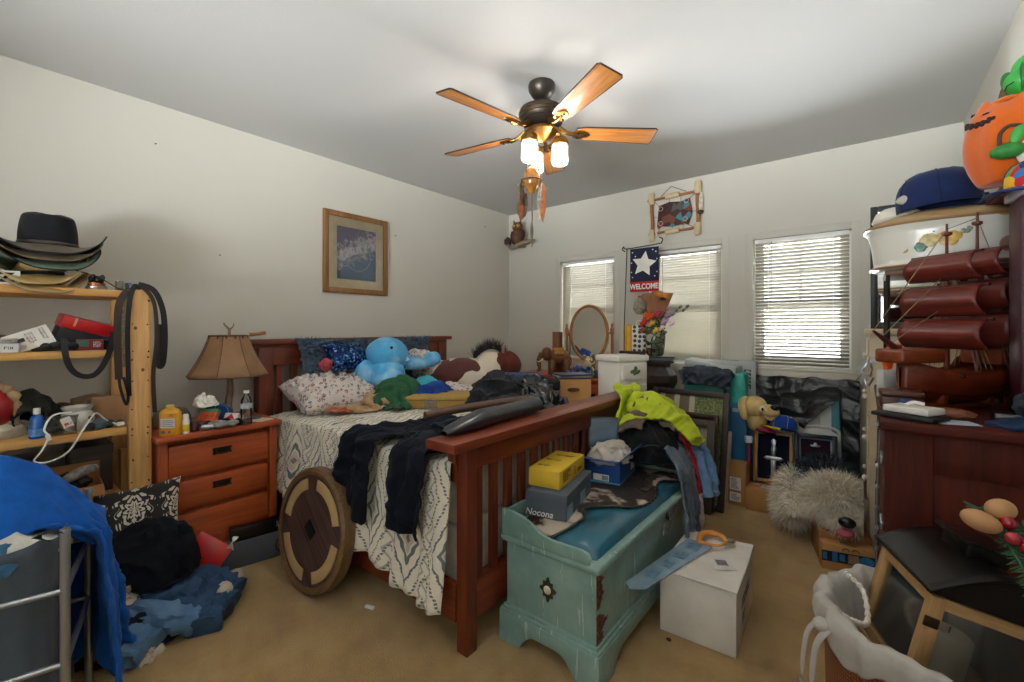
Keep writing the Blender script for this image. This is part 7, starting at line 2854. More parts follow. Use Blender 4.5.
b.prism([(.05, .07), (.1, .1), (.2, .085), (.31, .1), (.35, .08), (.385, .2), (.36, .33), (.28, .31), (.17, .325), (.07, .3), (.06, .18)], .006, frame3((0, .003, 0), (1, 0, 0), (0, 0, 1)), .001)
b.ob('hide', t.m, ar)
b = MB()
for q in ((.09, .27), (.33, .31), (.32, .14), (.09, .13)):
    b.tube([(q[0] + .02 * math.cos(a * PI / 8), -.005, q[1] + .02 * math.sin(a * PI / 8)) for a in range(16)], .003, 5, closed=True)
b.ob('painted_ring', mat('#b9aaa0', .7), ar)
b = MB()
for a, c_ in (((.07, .3), (.02, .36)), ((.36, .33), (.43, .38)), ((.07, .1), (.01, .06)), ((.35, .08), (.42, .04)), ((.17, .325), (.17, .375)), ((.28, .31), (.28, .37)), ((.2, .085), (.2, .05)), ((.3, .1), (.3, .05)), ((.05, .2), (.0, .2)), ((.385, .2), (.43, .2))):
    b.tube([(a[0], 0, a[1]), (c_[0], 0, c_[1])], .0022, 5)
b.tube([(.09, 0, .39), (.19, -.004, .47), (.33, 0, .395)], .0028, 5)
b.ob('thong', mat('#3a2a1e', .7), ar)
b = MB()
feather(b, (.46, -.01, .36), .2, .02, (.1, 0))
feather(b, (.05, -.012, .1), .09, .018, (.5, .0))
fo = b.ob('feather', mat('#c9bfb0', .8, var=.3, vs=30), ar)
MB().ell((.458, -.012, .18), (.03, .012, .022), sub=2).ob('feather_tip', mat('#2c2526', .8), ar)

ow = thing('owl_ornament', 'carved brown owl perched on a driftwood branch in the room corner', 'ornament', (-3.2, 4.1, 2.36))
b = MB()
b.ell((0, 0, .12), (.075, .065, .1), sub=3, namp=.08, nsc=12)
b.ell((0, -.005, .23), (.066, .06, .06), sub=3)
for s_ in (-1, 1):
    b.cone((s_ * .042, -.01, .27), (s_ * .055, -.01, .32), .018, .003, 8)
OWL = mat('#5a3a22', .8, var=.5, vs=40, bump=.4, bs=60)
b.ob('body', OWL, ow)
for s_ in (-1, 1):
    e = MB().lathe([(.026, 0), (.02, .006), (0, .006)], (s_ * .026 + .018, -.055, .235), 14, M=RM(PI / 2, 0, .4)).ob('eye_disc', mat('#8d6a44', .7), ow)
    MB().ell((s_ * .026 + .02, -.063, .235), (.011, .006, .011), sub=2).ob('eye', mat('#c9a23c', .3), ow)
    MB().ell((s_ * .07, .0, .11), (.02, .045, .085), (0, s_ * .15, 0), 3, .1).ob('wing', mat('#3f2817', .8, var=.5, vs=40), ow)
MB().cone((.02, -.06, .222), (.024, -.075, .205), .01, .002, 8).ob('beak', mat('#2a2018', .5), ow)
DRI = mat('#8a7a66', .8, var=.3, vs=20, bump=.3)
b = MB()
b.tube(bez([(-.2, .06, .06), (-.12, .02, .0), (.0, -.02, .01), (.12, -.02, .04), (.25, .0, .05)], 8), [.014 + .012 * math.sin(PI * k / 32) for k in range(33)], 9)
b.tube(bez([(.08, -.02, .03), (.13, -.05, .06), (.16, -.06, .1)], 5), [.01 - .0006 * k for k in range(11)], 7)
b.ob('branch', DRI, ow)
MB().ell((-.21, .07, .1), (.045, .045, .05), namp=.3, nsc=9).ob('pine_cone', mat('#3f3026', .8, var=.4, vs=50), ow)
MB().cone((0, -.0, .0), (0, .14, .02), .012, seg=8).ob('wall_peg', DRI, ow)
for k, (y, z) in enumerate(((2.55, 2.27), (.75, 2.55), (3.8, 2.78 - .2), (1.1, 1.9))):
    nl = MB().cone((LX, y, z), (LX + .012, y, z), .004, seg=8)
    solo(nl, 'wall_nail', ('small nail in the left wall right of the framed print', 'small nail high on the left wall above the hats', 'small nail high on the left wall near the far corner', 'small nail in the left wall above the antler lamp')[k], 'nail', mat('#4a4540', .4, .8))

# ------------------------------------------------------------------ right side: cherry dresser, cream cabinet, hutch
DCH = wood('#30100a', '#521c0f', 'Z', name='dark_cherry_upright', rough=.65, coat=0)
DCHX = wood('#30100a', '#521c0f', 'X', name='dark_cherry_across', rough=.6, coat=0)
DCHY = wood('#3d150c', '#5e2615', 'Y', name='dark_cherry_long', rough=.5, coat=.08)
dd = thing('cherry_dresser', 'dark cherry dresser with a panelled end facing the room', 'dresser', (.29, 2.45, 0))
y0, y1 = -.58, .6
x0, x1 = -.24, .225
MB().bx(x0 - .012, x1, y0 - .02, y1, 1.07, 1.1, .008, 3).ob('top', DCHX, dd)
b = MB()
b.bx(x0 + .02, x1, y0, y0 + .03, 0, .12, .004)
b.bx(x0 + .02, x0 + .115, y0, y0 + .03, .12, 1.07, .004).bx(x1 - .09, x1, y0, y0 + .03, .12, 1.07, .004)
b.bx(x0 + .115, x1 - .09, y0, y0 + .03, .95, 1.07, .004).bx(x0 + .115, x1 - .09, y0, y0 + .03, .12, .24, .004)
b.ob('end_frame', DCH, dd)
MB().bx(x0 + .11, x1 - .085, y0 + .012, y0 + .022, .23, .96, .003).ob('end_panel', wood('#38120a', '#602412', 'Z', .6, name='cherry_panel', rough=.65, coat=0), dd)
MB().bx(x0 + .02, x1, y0 + .03, y1, .06, 1.065).ob('carcass', DCHY, dd, smooth=False)
for k, z in enumerate((.1, .34, .58, .82)):
    d = MB().bx(x0 + .004, x0 + .024, y0 + .06, y1 - .04, z, z + .21, .005).ob('drawer', DCHY, dd)
    for y in (y0 + .25, y1 - .22):
        MB().bx(x0 - .008, x0 + .004, y - .05, y + .05, z + .09, z + .12, .003).ob('handle', STEEL, d)
for y in (y0 + .002, y1 - .04):
    MB().bx(x0, x0 + .022, y, y + .035, 0, 1.07, .003).ob('stile', DCH, dd)
for k, lab in enumerate(('silver chain necklaces hanging at the front corner of the cherry dresser', 'string of dark beads hanging beside the silver chains on the cherry dresser')):
    nk = thing('necklace', lab, 'necklace', (.038, 1.9 + .04 * k, 1.06))
    b = MB()
    for j in range(4 - k):
        b.tube(bez([(.0, .004 * j, 0), (-.008, .012 + .006 * j, -.3 - .06 * j), (-.004, .03 + .003 * j, -.55 - .08 * j), (-.008, .045, -.3), (0, .05, 0)], 7), .0022 + .0012 * k, 6)
    b.ob('chain', mat('#8d9098', .4, .6) if k == 0 else mat('#3a2c3c', .3, var=.4), nk)
    b = MB()
    for j in range(9):
        b.ell((-.006, .012 + .003 * j, -.12 - .07 * j), (.006, .006, .009), sub=2)
    b.ob('pendant', mat('#c9ccd2', .3, .5) if k == 0 else BLACKP, nk)

ccb = thing('cream_cabinet', 'cream painted cabinet with small white knobs against the right wall', 'cabinet', (.27, 3.6, 0))
CREAM = mat('#c9b898', .45, var=.05, name='cream_paint')
MB().bx(-.25, .245, -.25, .28, 0, 1.36, .004).ob('carcass', CREAM, ccb)
MB().bx(-.275, .245, -.27, .3, 1.36, 1.395, .01, 3).ob('top', CREAM, ccb)
for k in range(5):
    z = .12 + .25 * k
    d = MB().bx(-.262, -.25, -.22, .25, z, z + .215, .006).ob('drawer', CREAM, ccb)
    for y in (-.12, .14):
        MB().ell((-.272, y, z + .11), (.014, .016, .016), sub=2).ob('knob', mat('#e2ded4', .3), d)
# framed mirror standing on the cabinet, reflecting the window behind the photographer
mrm = thing('dark_framed_mirror', 'dark framed mirror standing on the cream cabinet behind the ship', 'mirror', (.275, 3.46, 1.396))
b = MB()
w_, h_ = .25, .74
b.bx(-w_, -w_ + .035, 0, .03, 0, h_, .005).bx(w_ - .05, w_, 0, .03, 0, h_, .005).bx(-w_ + .035, w_ - .05, 0, .03, 0, .04, .005).bx(-w_ + .035, w_ - .05, 0, .03, h_ - .035, h_, .005)
b.ob('frame', mat('#1c1b1e', .4), mrm)
MB().bx(-w_ + .03, w_ - .045, .008, .014, .035, h_ - .03).ob('mirror_glass', MIR, mrm, smooth=False)
MB().bx(-w_, w_, .03, .12, 0, .03, .004).ob('foot', mat('#1c1b1e', .4), mrm)
b = MB()
for k in range(6):
    b.ell((w_ - .025, -.001, .2 + .05 * k), (.005, .003, .008), sub=1)
b.ob('rivet', STEEL, mrm)

hu = thing('cherry_hutch', 'tall dark red hutch side standing on the cherry dresser by the right wall', 'hutch', (.455, 2.55, 1.1))
MB().bx(-.04, .065, -.26, -.225, 0, .8, .004).ob('side_panel', wood('#4f1418', '#6f2023', 'Z', name='maroon_wood', rough=.35), hu)
MB().bx(-.04, .065, .27, .3, 0, .8, .004).ob('side_panel', wood('#4f1418', '#6f2023', 'Z', name='maroon_wood', rough=.35), hu)
MB().bx(-.06, .066, -.28, .32, .8, .83, .006).ob('top', wood('#4f1418', '#6f2023', 'Y', name='maroon_wood_top', rough=.35), hu)
MB().bx(.055, .066, -.225, .27, 0, .8).ob('back', mat('#3a1416', .5), hu, smooth=False)

# ship model ------------------------------------------------------------
MAH = wood('#4f1d0f', '#8a401f', 'X', 1.4, name='mahogany', rough=.35, coat=.2)
SAIL = wood('#47130f', '#73291d', 'Y', 1.6, name='sail_veneer', rough=.45, coat=.1)
HULL = wood('#45160c', '#773018', 'X', 1.6, name='hull_planks', rough=.3, coat=.3)
shp = thing('ship_model', 'wooden model galleon with curved red-brown sails on the dresser', 'model ship', (.255, 2.36, 1.117), math.radians(50))
shp.scale = (1.2, 1.2, 1.03)
# local +x is the stern, -x the bow


def hull(u, v):
    x = -.2 + .42 * u
    w = .078 * min(1, (u + .004) / .38) ** .6 * (1 - .4 * max(0, (u - .65) / .35) ** 2)
    sheer = .115 + .05 * (abs(u - .5) * 2) ** 2 + (.03 if u > .75 else 0) * min(1, (u - .75) / .05 if u > .75 else 0)
    a = PI * v
    keel = .02 * (1 - math.sin(PI * min(1, u * .9 + .05))) + .0
    s_ = math.sin(a)
    y = -w * math.cos(a) * (.92 + .08 * (1 - s_))
    z = keel + (sheer - keel) * (1 - s_ ** .7)
    return (x - .03 * (1 - u) * (1 - s_) * 0, y, z)


b = MB()
b.grid(hull, 40, 22)
b.grid(lambda u, v: tuple(Vector(hull(1, v)).lerp(Vector((.222, 0, .12)), u)), 4, 22)
b.ob('hull', HULL, shp, solid=.005)
b = MB()
b.grid(lambda u, v: (-.19 + .4 * u, (v - .5) * 2 * .072 * min(1, (u + .004) / .38) ** .6 * (1 - .4 * max(0, (u - .65) / .35) ** 2), .105 + .03 * (abs(u - .5) * 2) ** 2), 30, 8)
b.ob('deck', MAH, shp, solid=.004)
b = MB()
for s_ in (-1, 1):
    for zf in (.62, .95):
        b.tube([hull(k / 20, (.5 - .5 * zf * .62) if s_ < 0 else (.5 + .5 * zf * .62)) for k in range(21)], .0045, 6)
b.ob('wale', mat('#3a130b', .35), shp)
b = MB().bx(-.245, -.08, -.045, .045, .15, .2, .01, 3)
b.ob('forecastle', MAH, shp)
b = MB().bx(.12, .22, -.055, .055, .14, .2, .008).bx(.16, .225, -.05, .05, .2, .235, .006)
b.ob('sterncastle', MAH, shp)
b = MB()
for k in range(5):
    b.ell((-.06 + .05 * k, -.073, .105), (.009, .005, .009), sub=2)
b.ob('gun_port', mat('#2a0f08', .5), shp)
MB().tube([(-.2, 0, .19), (-.26, 0, .235), (-.3, 0, .265)], [.011, .008, .004], 8).ob('bowsprit', mat('#4a1a10', .4), shp)
masts = ((-.015, .66), (.11, .71), (.2, .5))
for x, h in masts:
    b = MB()
    b.tube([(x, 0, .1), (x, 0, h * .6), (x, 0, h)], [.008, .006, .003], 8)
    b.lathe([(.004, 0), (.013, .005), (.013, .014), (.004, .016)], (x, 0, h * .93), 10)
    b.ob('mast', mat('#5e2414', .4), shp)


def sail(x, z0, z1, w0, w1, bulge):
    """Square sail that bellies toward the bow, with its yard at the head."""
    b = MB()
    b.grid(lambda u, v: (x - bulge * math.sin(PI * v) ** .8 - .012, (u - .5) * (w0 + (w1 - w0) * v), z0 + (z1 - z0) * v), 14, 14)
    s_ = b.ob('sail', SAIL, shp, solid=.005)
    MB().cone((x - .006, -w1 / 2 - .012, z1), (x - .006, w1 / 2 + .012, z1), .005, seg=8).ob('yard', mat('#4a1a10', .4), s_)
    return s_


for x, rows in ((-.015, ((.2, .305, .23, .22), (.32, .425, .22, .2), (.45, .545, .2, .17))), (.11, ((.21, .33, .22, .21), (.345, .45, .2, .19), (.47, .565, .17, .15))), (.2, ((.26, .36, .2, .18), (.375, .46, .16, .13)))):
    for z0, z1, w0, w1 in rows:
        sail(x, z0, z1, w0, w1, .035)
b = MB()
RIG = mat('#8a7258', .8)
for p0, p1 in (((-.3, 0, .265), (-.015, 0, .64)), ((-.27, 0, .24), (-.015, 0, .48)), ((-.25, 0, .21), (-.015, 0, .36)), ((-.015, 0, .64), (.11, 0, .69)), ((.11, 0, .69), (.2, 0, .49)), ((.2, 0, .49), (.23, 0, .23))):
    b.tube([p0, p1], .0014, 5)
for x, h in masts:
    for s_ in (-1, 1):
        for k in range(4):
            b.tube([(x + .01 + .02 * k, s_ * .07, .13), (x, 0, h * .8)], .0011, 5)
b.ob('rigging', RIG, shp)
MB().bx(-.12, .12, -.03, .03, -.015, .0, .003).bx(-.1, -.08, -.05, .05, -.0, .035, .003).bx(.08, .1, -.05, .05, -.0, .035, .003).ob('cradle', MAH, shp)

# big porcelain bowl shade above the ship, on a rack behind
t = NT('painted_porcelain')
v = t.co()
x, y, z = t.xyz(v)
d0 = t.vor(t.co(scale=(1, 1, 1)), 11, rnd=1)
flw = t.mth('MULTIPLY', t.mth('LESS_THAN', d0, .33), t.mth('GREATER_THAN', t.noise(v, 2.6, 1), .53))
cc = t.vor(v, 11, out='Color')
r, g, _ = t.xyz(cc)
fc = t.mix(t.mth('MULTIPLY', t.noise(v, 60, 3), .5), t.ramp(r, [(0, S('#6f8a6a')), (.3, S('#9a8f86')), (.55, S('#c2a24a')), (.8, S('#b58a78'))], 'CONSTANT'), S('#57625a'))
t.base(t.mix(flw, S('#d5d3c8'), fc))
t.set(Roughness=.3, Coat_Weight=.25, Coat_Roughness=.15)
PORC = t.m
pbw = thing('porcelain_bowl', 'large floral porcelain planter with a tan lid standing above the ship sails', 'planter', (.27, 2.74, 1.66))
b = MB()


def ovl(prof, sx, sy, e=.75, n=64):
    return lambda u, v: (sx * spow(math.cos(2 * PI * u), e) * ip(prof, v)[0], sy * spow(math.sin(2 * PI * u), e) * ip(prof, v)[0], ip(prof, v)[1])


def ip(prof, v):
    k = v * (len(prof) - 1)
    i = min(int(k), len(prof) - 2)
    f_ = k - i
    return (prof[i][0] * (1 - f_) + prof[i + 1][0] * f_, prof[i][1] * (1 - f_) + prof[i + 1][1] * f_)


SX, SY = .255, .2
b.grid(ovl([(0, 0), (.9, 0), (.98, .012), (.93, .03), (.96, .1), (1.0, .165), (1.06, .19), (1.06, .2), (.98, .197), (.9, .19)], SX, SY), 72, 40, cu=True)
b.ob('bowl_body', PORC, pbw)
b = MB()
b.tube([(SX * 1.06 * spow(math.cos(2 * PI * k / 60), .75), SY * 1.06 * spow(math.sin(2 * PI * k / 60), .75), .196) for k in range(60)], .007, 8, closed=True)
b.tube([(SX * .98 * spow(math.cos(2 * PI * k / 60), .75), SY * .98 * spow(math.sin(2 * PI * k / 60), .75), .012) for k in range(60)], .006, 8, closed=True)
b.ob('tan_rim', mat('#8f6d4a', .3, coat=.4), pbw)
b = MB()
b.grid(ovl([(1.0, .195), (.98, .21), (.8, .235), (.4, .262), (0, .268)], SX, SY), 72, 20, cu=True)
b.ob('lid', mat('#a3875c', .4, var=.15, vs=6, coat=.3), pbw, solid=.004)
for k, (fx_, fz_, r_, hexc, nm) in enumerate(((.0, .12, .04, '#c9a24a', 'painted_rose'), (-.06, .11, .03, '#c6b27a', 'painted_rose'), (-.085, .085, .022, '#4f7a68', 'painted_leaf'), (.05, .145, .02, '#6f7f68', 'painted_leaf'), (-.04, .155, .016, '#5c6a5c', 'painted_leaf'))):
    b = MB()
    for j in range(6):
        a = j * PI / 3
        b.ell((fx_ + r_ * .5 * math.cos(a), -SY * .975, fz_ + r_ * .5 * math.sin(a)), (r_ * .55, .0022, r_ * .5), (0, a, 0), 2)
    b.ob(nm, mat(hexc, .3, var=.35, vs=50, coat=.5), pbw)
rk = thing('wire_rack', 'dark shelf rack under the porcelain planter', 'rack', (.27, 2.74, 1.1))
MB().bx(-.2, .16, -.16, .16, .535, .558, .004).ob('shelf', mat('#6a4a2a', .5), rk)
for xq in (-.19, .15):
    for yq in (-.15, .15):
        MB().cone((xq, yq, 0), (xq, yq, .54), .008, seg=8).ob('leg', IRON, rk)
whc = thing('knit_hat', 'small white knit hat on the left of the planter lid', 'hat', (.12, 2.82, 1.905))
MB().lathe([(.09, 0), (.092, .02), (.08, .05), (.05, .07), (0, .075)], seg=24).ob('crown', cloth_mat('#cfcbbd', .08), whc)
MB().lathe([(.09, .0), (.096, .01), (.09, .022)], seg=24).ob('brim_roll', cloth_mat('#c2bdae', .08), whc)
nc = cap('baseball_cap', 'navy mesh-back baseball cap on top of the porcelain planter', (.258, 2.74, 1.935), math.radians(62), .125, cloth_mat('#18264e', .2, 300, .2), cloth_mat('#121d3f', .2), (-.06, -.06),   .16, .1)
nc.scale = (1.12, 1.12, 1.08)
MB().ell((-.118, .03, .05), (.014, .055, .024), (0, .1, 0), 2).ob('snap_opening', mat('#aaa9a2', .7), nc)

# pumpkin sack and friends on top of the hutch
PUM = cloth_mat('#c4580a', .1, 260, .1, .4, name='orange_felt')
pm = thing('pumpkin_sack', 'orange felt pumpkin sack with a black stitched grin', 'decoration', (.4, 2.4, 1.935), math.radians(-60))
pm.scale = (.82, .82, 1)
b = MB()


def pump(u, v):
    a = 2 * PI * u
    lob = 1 + .05 * math.cos(6 * a)
    r = .02 + .135 * math.sin(PI * (.13 + .8 * v)) ** .6
    return (r * lob * math.cos(a) * 1.0, r * lob * math.sin(a) * .72, .3 * v + .02 * math.sin(2 * a) * v)


b.grid(pump, 60, 26, cu=True)
b.ell((0, 0, .01), (.1, .07, .02))
b.ell((0, 0, .296), (.07, .045, .015))
b.ob('sack', PUM, pm)
b = MB()
for k in range(13):
    f_ = k / 12
    a = .74 + .04 * 0
    u = .62 + .2 * f_
    p = Vector(pump(u, .72 + .05 * (2 * f_ - 1) ** 2))
    b.box(p * 1.01, (.016, .012, .012 + .01 * (k % 2)), .002, (0, 0, u * 2 * PI))
for u in (.67, .77):
    p = Vector(pump(u, .86))
    b.cone(p * 1.0, p * 1.012 + Vector((0, 0, .001)), .018, .012, 3)
b.ob('stitched_face', mat('#2a140a', .8), pm)
MB().tube(bez([(0, 0, .3), (.01, .0, .34), (.03, .01, .37)], 5), [.022 - .0009 * k for k in range(11)], 9).ob('stem', mat('#5a4424', .7), pm)
gp = thing('green_pepper_plush', 'bright green plush leaf bud sitting on the pumpkin sack', 'decoration', (.435, 2.36, 2.235), .4)
GRN = mat('#2f9a3a', .4, var=.25, vs=20, coat=.3)
b = MB()
b.ell((0, 0, .045), (.045, .045, .045), sub=3)
b.ell((.006, 0, .095), (.03, .03, .045), (0, .4, 0), 3)
b.ob('bud', GRN, gp)
for k in range(3):
    MB().ell((.03 * math.cos(k * 2.1), .03 * math.sin(k * 2.1), .05), (.024, .008, .05), (0, .3, k * 2.1), 3).ob('leaf', mat('#1f6a2c', .5, var=.3), gp)
MB().tube([(-.03, -.02, .04), (-.06, -.03, .02), (-.07, -.035, .0)], .002, 5).ob('wire', INK, gp)
sm_ = thing('leaf_pick', 'small green and white felt pumpkin tied to the front of the orange sack', 'decoration', (.385, 2.25, 1.99), .0)
MB().ell((0, 0, .02), (.045, .03, .026), sub=3, namp=.1).ob('leaf', mat('#2c7a30', .6, var=.3, vs=40), sm_)
MB().ell((.02, .0, .07), (.016, .012, .035), (0, .3, 0), 3).ob('leaf', mat('#3d9a42', .6), sm_)
MB().tube(bez([(-.02, 0, .03), (-.02, 0, .08), (.0, 0, .105), (.03, 0, .1)], 6), .006, 7).ob('stem', mat('#3a2a20', .7), sm_)
MB().ell((.06, .02, .01), (.04, .016, .05), sub=3).ob('white_patch', cloth_mat('#d9d5cc', .06), sm_)
t = NT('bright_patchwork')
v = t.co()
cc = t.vor(v, 26, out='Color')
r, g, _ = t.xyz(cc)
t.base(t.ramp(r, [(0, S('#b8202a')), (.2, S('#d9a51f')), (.4, S('#1f6fb0')), (.55, S('#c9472a')), (.7, S('#1d2f6a')), (.85, S('#5a9a3a'))], 'CONSTANT'))
t.set(Roughness=.8)
cap('patchwork_cap', 'bright multicoloured cap in front of the orange pumpkin sack', (.455, 2.2, 1.865), math.radians(215), .085, t.m, cloth_mat('#14306a', .2), (-.1, .1), .09, .05)
solo(MB().box((.45, 2.2, 1.845), (.13, .16, .03), .006, (0, 0, .1)), 'flat_box', 'flat pale lilac box under the multicoloured cap', 'box', mat('#b7b3c2', .4))
solo(MB().bx(.39, .51, 2.13, 2.28, 1.1, 1.83, .01), 'maroon_box', 'tall maroon box standing on the dresser under the multicoloured cap', 'box', mat('#3f1220', .4, var=.1))

# small things on the dresser top
wbk = thing('white_case', 'flat white plastic case on the front edge of the cherry dresser', 'case', (.125, 1.98, 1.118), math.radians(-32))
MB().bx(-.065, .065, -.045, .045, 0, .022, .005, 3).ob('case_body', mat('#d6d2ca', .4), wbk)
MB().tube(bez([(-.01, -.02, .024), (.0, .0, .034), (.02, .02, .03)], 5), .006, 7).ob('cord_knob', WHITE, wbk)
solo(MB().box((.115, 1.965, 1.109), (.17, .11, .014), .005, (0, 0, math.radians(-28))), 'tablet_case', 'black tablet sleeve under the flat white case', 'case', BLACK)
wbx_ = thing('wooden_box', 'small dark wooden box at the far front corner of the dresser', 'box', (.1, 2.16, 1.1), math.radians(4))
MB().bx(-.055, .06, -.045, .045, 0, .05, .006).bx(-.058, .063, -.048, .048, .05, .072, .006).ob('box_body', wood('#3f1a10', '#66301f', 'X', 2, name='small_box_wood'), wbx_)
jc = thing('blue_ball', 'small navy ball on the dresser in front of the wooden box', 'ball', (.115, 2.07, 1.1))
MB().ell((0, 0, .028), .028, sub=3).ob('ball', mat('#1c3058', .6, var=.2), jc)
og = thing('glue_gun', 'bright orange plastic clamp hanging beside the ship bow', 'clamp', (.065, 2.5, 1.22), .5)
ORG = mat('#d9551a', .4, coat=.2)
b = MB()
b.prism([(0, .0), (.02, .005), (.03, .05), (.055, .085), (.06, .11), (.02, .11), (.0, .09), (-.012, .03)], .02, frame3((0, 0, 0), (1, 0, 0), (0, 0, 1)), .004)
b.ob('body', ORG, og)
MB().bx(-.02, .03, -.03, .02, -.12, .0, .004).ob('stand', mat('#b7b9ba', .4), og)
kh = thing('key_rack', 'bundle of silver keys and charms hanging at the cabinet corner', 'keys', (.0, 3.0, 1.22))
b = MB()
for k in range(8):
    b.box((.03 * math.sin(k * 2.1), .02 * k - .06, -.02 - .03 * (k % 4)), (.012, .004, .05), .002, (.3 * math.sin(k), .5 * math.cos(k * 1.7), k))
    b.tube([(.03 * math.sin(k * 2.1) + .01 * math.cos(a), .02 * k - .06, .012 - .03 * (k % 4) + .01 * math.sin(a)) for a in (0, 1.05, 2.1, 3.14, 4.2, 5.2)], .0016, 5, closed=True)
b.ob('keys', STEEL, kh)
MB().tube([(.02, -.1, .02), (.02, .12, .02)], .004, 6).bx(.02, .05, -.1, .12, .0, .02, .002).ob('bracket', mat('#c4c4c0', .4), kh)
bkb = thing('blue_folder', 'dark blue folder lying askew on the dresser right of the ship', 'folder', (.4, 1.99, 1.115), math.radians(28), ry=math.radians(-9))
MB().bx(-.1, .1, -.05, .05, 0, .012, .003).ob('cover', mat('#1b3558', .4), bkb)
MB().bx(-.095, .098, -.047, .047, .003, .009).ob('pages', PAPER, bkb)
solo(MB().bx(.32, .5, 2.05, 2.11, 1.1, 1.13, .006), 'black_remote', 'black case at the right end of the dresser top', 'case', BLACKP)
b = MB()
b.ell((.43, 2.07, 1.16), (.07, .055, .05), namp=.3, nsc=9, seed=8)
solo(b, 'grey_glove', 'crumpled grey-black cloth right of the ship stern', 'cloth', cloth_mat('#2b2f38', .4))
solo(MB().box((.22, 1.96, 1.1015), (.1, .08, .002), 0, (0, 0, .3)), 'paper_sheet', 'loose pale paper on the dresser near the blue folder', 'paper', mat('#a9b3c6', .6))
solo(MB().ell((.22, 2.03, 1.12), (.06, .03, .018), (0, 0, -.3), 3, .15), 'leather_pouch', 'brown leather pouch in front of the ship cradle', 'pouch', mat('#6a3a22', .5, var=.2))

# ------------------------------------------------------------------ laundry basket with lantern, bottom right
bsk = thing('wicker_basket', 'orange-brown wicker basket with a white cloth liner', 'basket', (.145, 1.475, 0))
t = NT('wicker')
v = t.co('UV')
a_ = t.wave(t.co('UV', (30, 1, 1)), 2, 0, 0, 1, 'X')
b_ = t.wave(t.co('UV', (1, 22, 1)), 2, 0, 0, 1, 'Y')
t.base(t.ramp(t.mth('MULTIPLY', a_, b_), [(.1, S('#6a3414')), (.5, S('#a35a22')), (.8, S('#bd7430'))]))
t.set(Roughness=.5, Coat_Weight=.2)
t.bump(t.mth('MULTIPLY', a_, b_), .6, .01)
RB = .24
MB().lathe([(0, 0), (.19, 0), (.2, .02), (.222, .4), (RB - .012, .66), (RB - .005, .68)], seg=64).ob('wicker_body', t.m, bsk, solid=.012)
LIN = cloth_mat('#a8a29a', .1, 300, .15, name='linen_liner')


def liner(u, v):
    a = 2 * PI * u
    prof = [(RB + .008, .63), (RB + .012, .645), (RB + .013, .67), (RB + .006, .69), (RB - .012, .694), (RB - .026, .68), (RB - .036, .6), (RB - .05, .4), (RB - .07, .2)]
    r, z = ip(prof, v)
    r += .006 * math.sin(a * 17 + 3 * v) * (1 - v * .5) + .004 * math.sin(a * 31)
    z += .006 * math.sin(a * 9) - (.03 * max(0, math.sin(a * 5 + 1)) if v < .1 else 0)
    return (r * math.cos(a), r * math.sin(a), z)


b = MB()
b.grid(liner, 150, 26, cu=True)
b.ob('liner', LIN, bsk, solid=.003)
b = MB()
for aa in (3.6, 3.75):
    pc = (RB + .02) * math.cos(aa), (RB + .02) * math.sin(aa)
    b.tube(bez([(pc[0], pc[1], .66), (pc[0] * 1.12, pc[1] * 1.12, .62), (pc[0] * 1.16, pc[1] * 1.16, .5), (pc[0] * 1.1, pc[1] * 1.08, .4)], 6), 0, 4, flat=(.018, .003))
b.ell(((RB + .025) * math.cos(3.67), (RB + .025) * math.sin(3.67), .66), (.02, .02, .016))
b.ob('tie', LIN, bsk)
b = MB()
q = bez([((RB - .01) * math.cos(2.55), (RB - .01) * math.sin(2.55), .69), (-.15, .1, .665), (-.14, .01, .63), (-.165, -.06, .655), ((RB - .01) * math.cos(3.6), (RB - .01) * math.sin(3.6), .69)], 12)
b.tube(q, [.006 + .002 * math.sin(k * 2.2) for k in range(len(q))], 8)
b.ob('cord_handle', mat('#d2cabd', .8, var=.2, vs=60), bsk)
BKH = Hit().ell((.11, 1.45, .36), (.14, .14, .1))
P, A = drape(lambda u, v: (-.02 + .26 * u, 1.32 + .26 * v, .56 + .03 * math.sin(9 * u + 7 * v)), (.26, .26), (26, 26), BKH, 45, 6, 91, None, .03, slack=1.2)
solo_cloth('white_laundry', 'white cloth inside the wicker basket under the lantern', 'laundry', cloth_mat('#c9c9c6', .1), P, A, .006)

LW = wood('#8a643a', '#b08a58', 'Z', 1.6, name='lantern_wood', rough=.55, coat=.05)
LWX = wood('#8a643a', '#b08a58', 'X', 1.6, name='lantern_wood_across', rough=.55, coat=.05)
ln = thing('lantern', 'tilted wooden lantern with glass sides and a black metal roof', 'lantern', (.2, 1.56, .5), math.radians(17), rx=math.radians(-2), ry=math.radians(14))
ln.location = Vector((.115, 1.374, .805)) - ln.rotation_euler.to_matrix() @ Vector((-.135, -.155, .285))
bpy.context.view_layer.update()
hw_, hd, hh = .105, .125, .27
for sx in (-1, 1):
    for sy in (-1, 1):
        MB().bx(sx * hw_ - .014, sx * hw_ + .014, sy * hd - .014, sy * hd + .014, .03, hh, .003).ob('post', LW, ln)
for z in (.04, hh - .012):
    for s_ in (-1, 1):
        MB().bx(-hw_, hw_, s_ * hd - .011, s_ * hd + .011, z - .014, z + .014, .002).ob('rail', LWX, ln)
        MB().bx(s_ * hw_ - .011, s_ * hw_ + .011, -hd, hd, z - .014, z + .014, .002).ob('rail', LWX, ln)
MB().bx(-hw_ - .02, hw_ + .02, -hd - .02, hd + .02, .0, .03, .004).ob('base', LWX, ln)
LGL = glass('lantern_glass', (.96, .97, .97, 1), .22, .12)
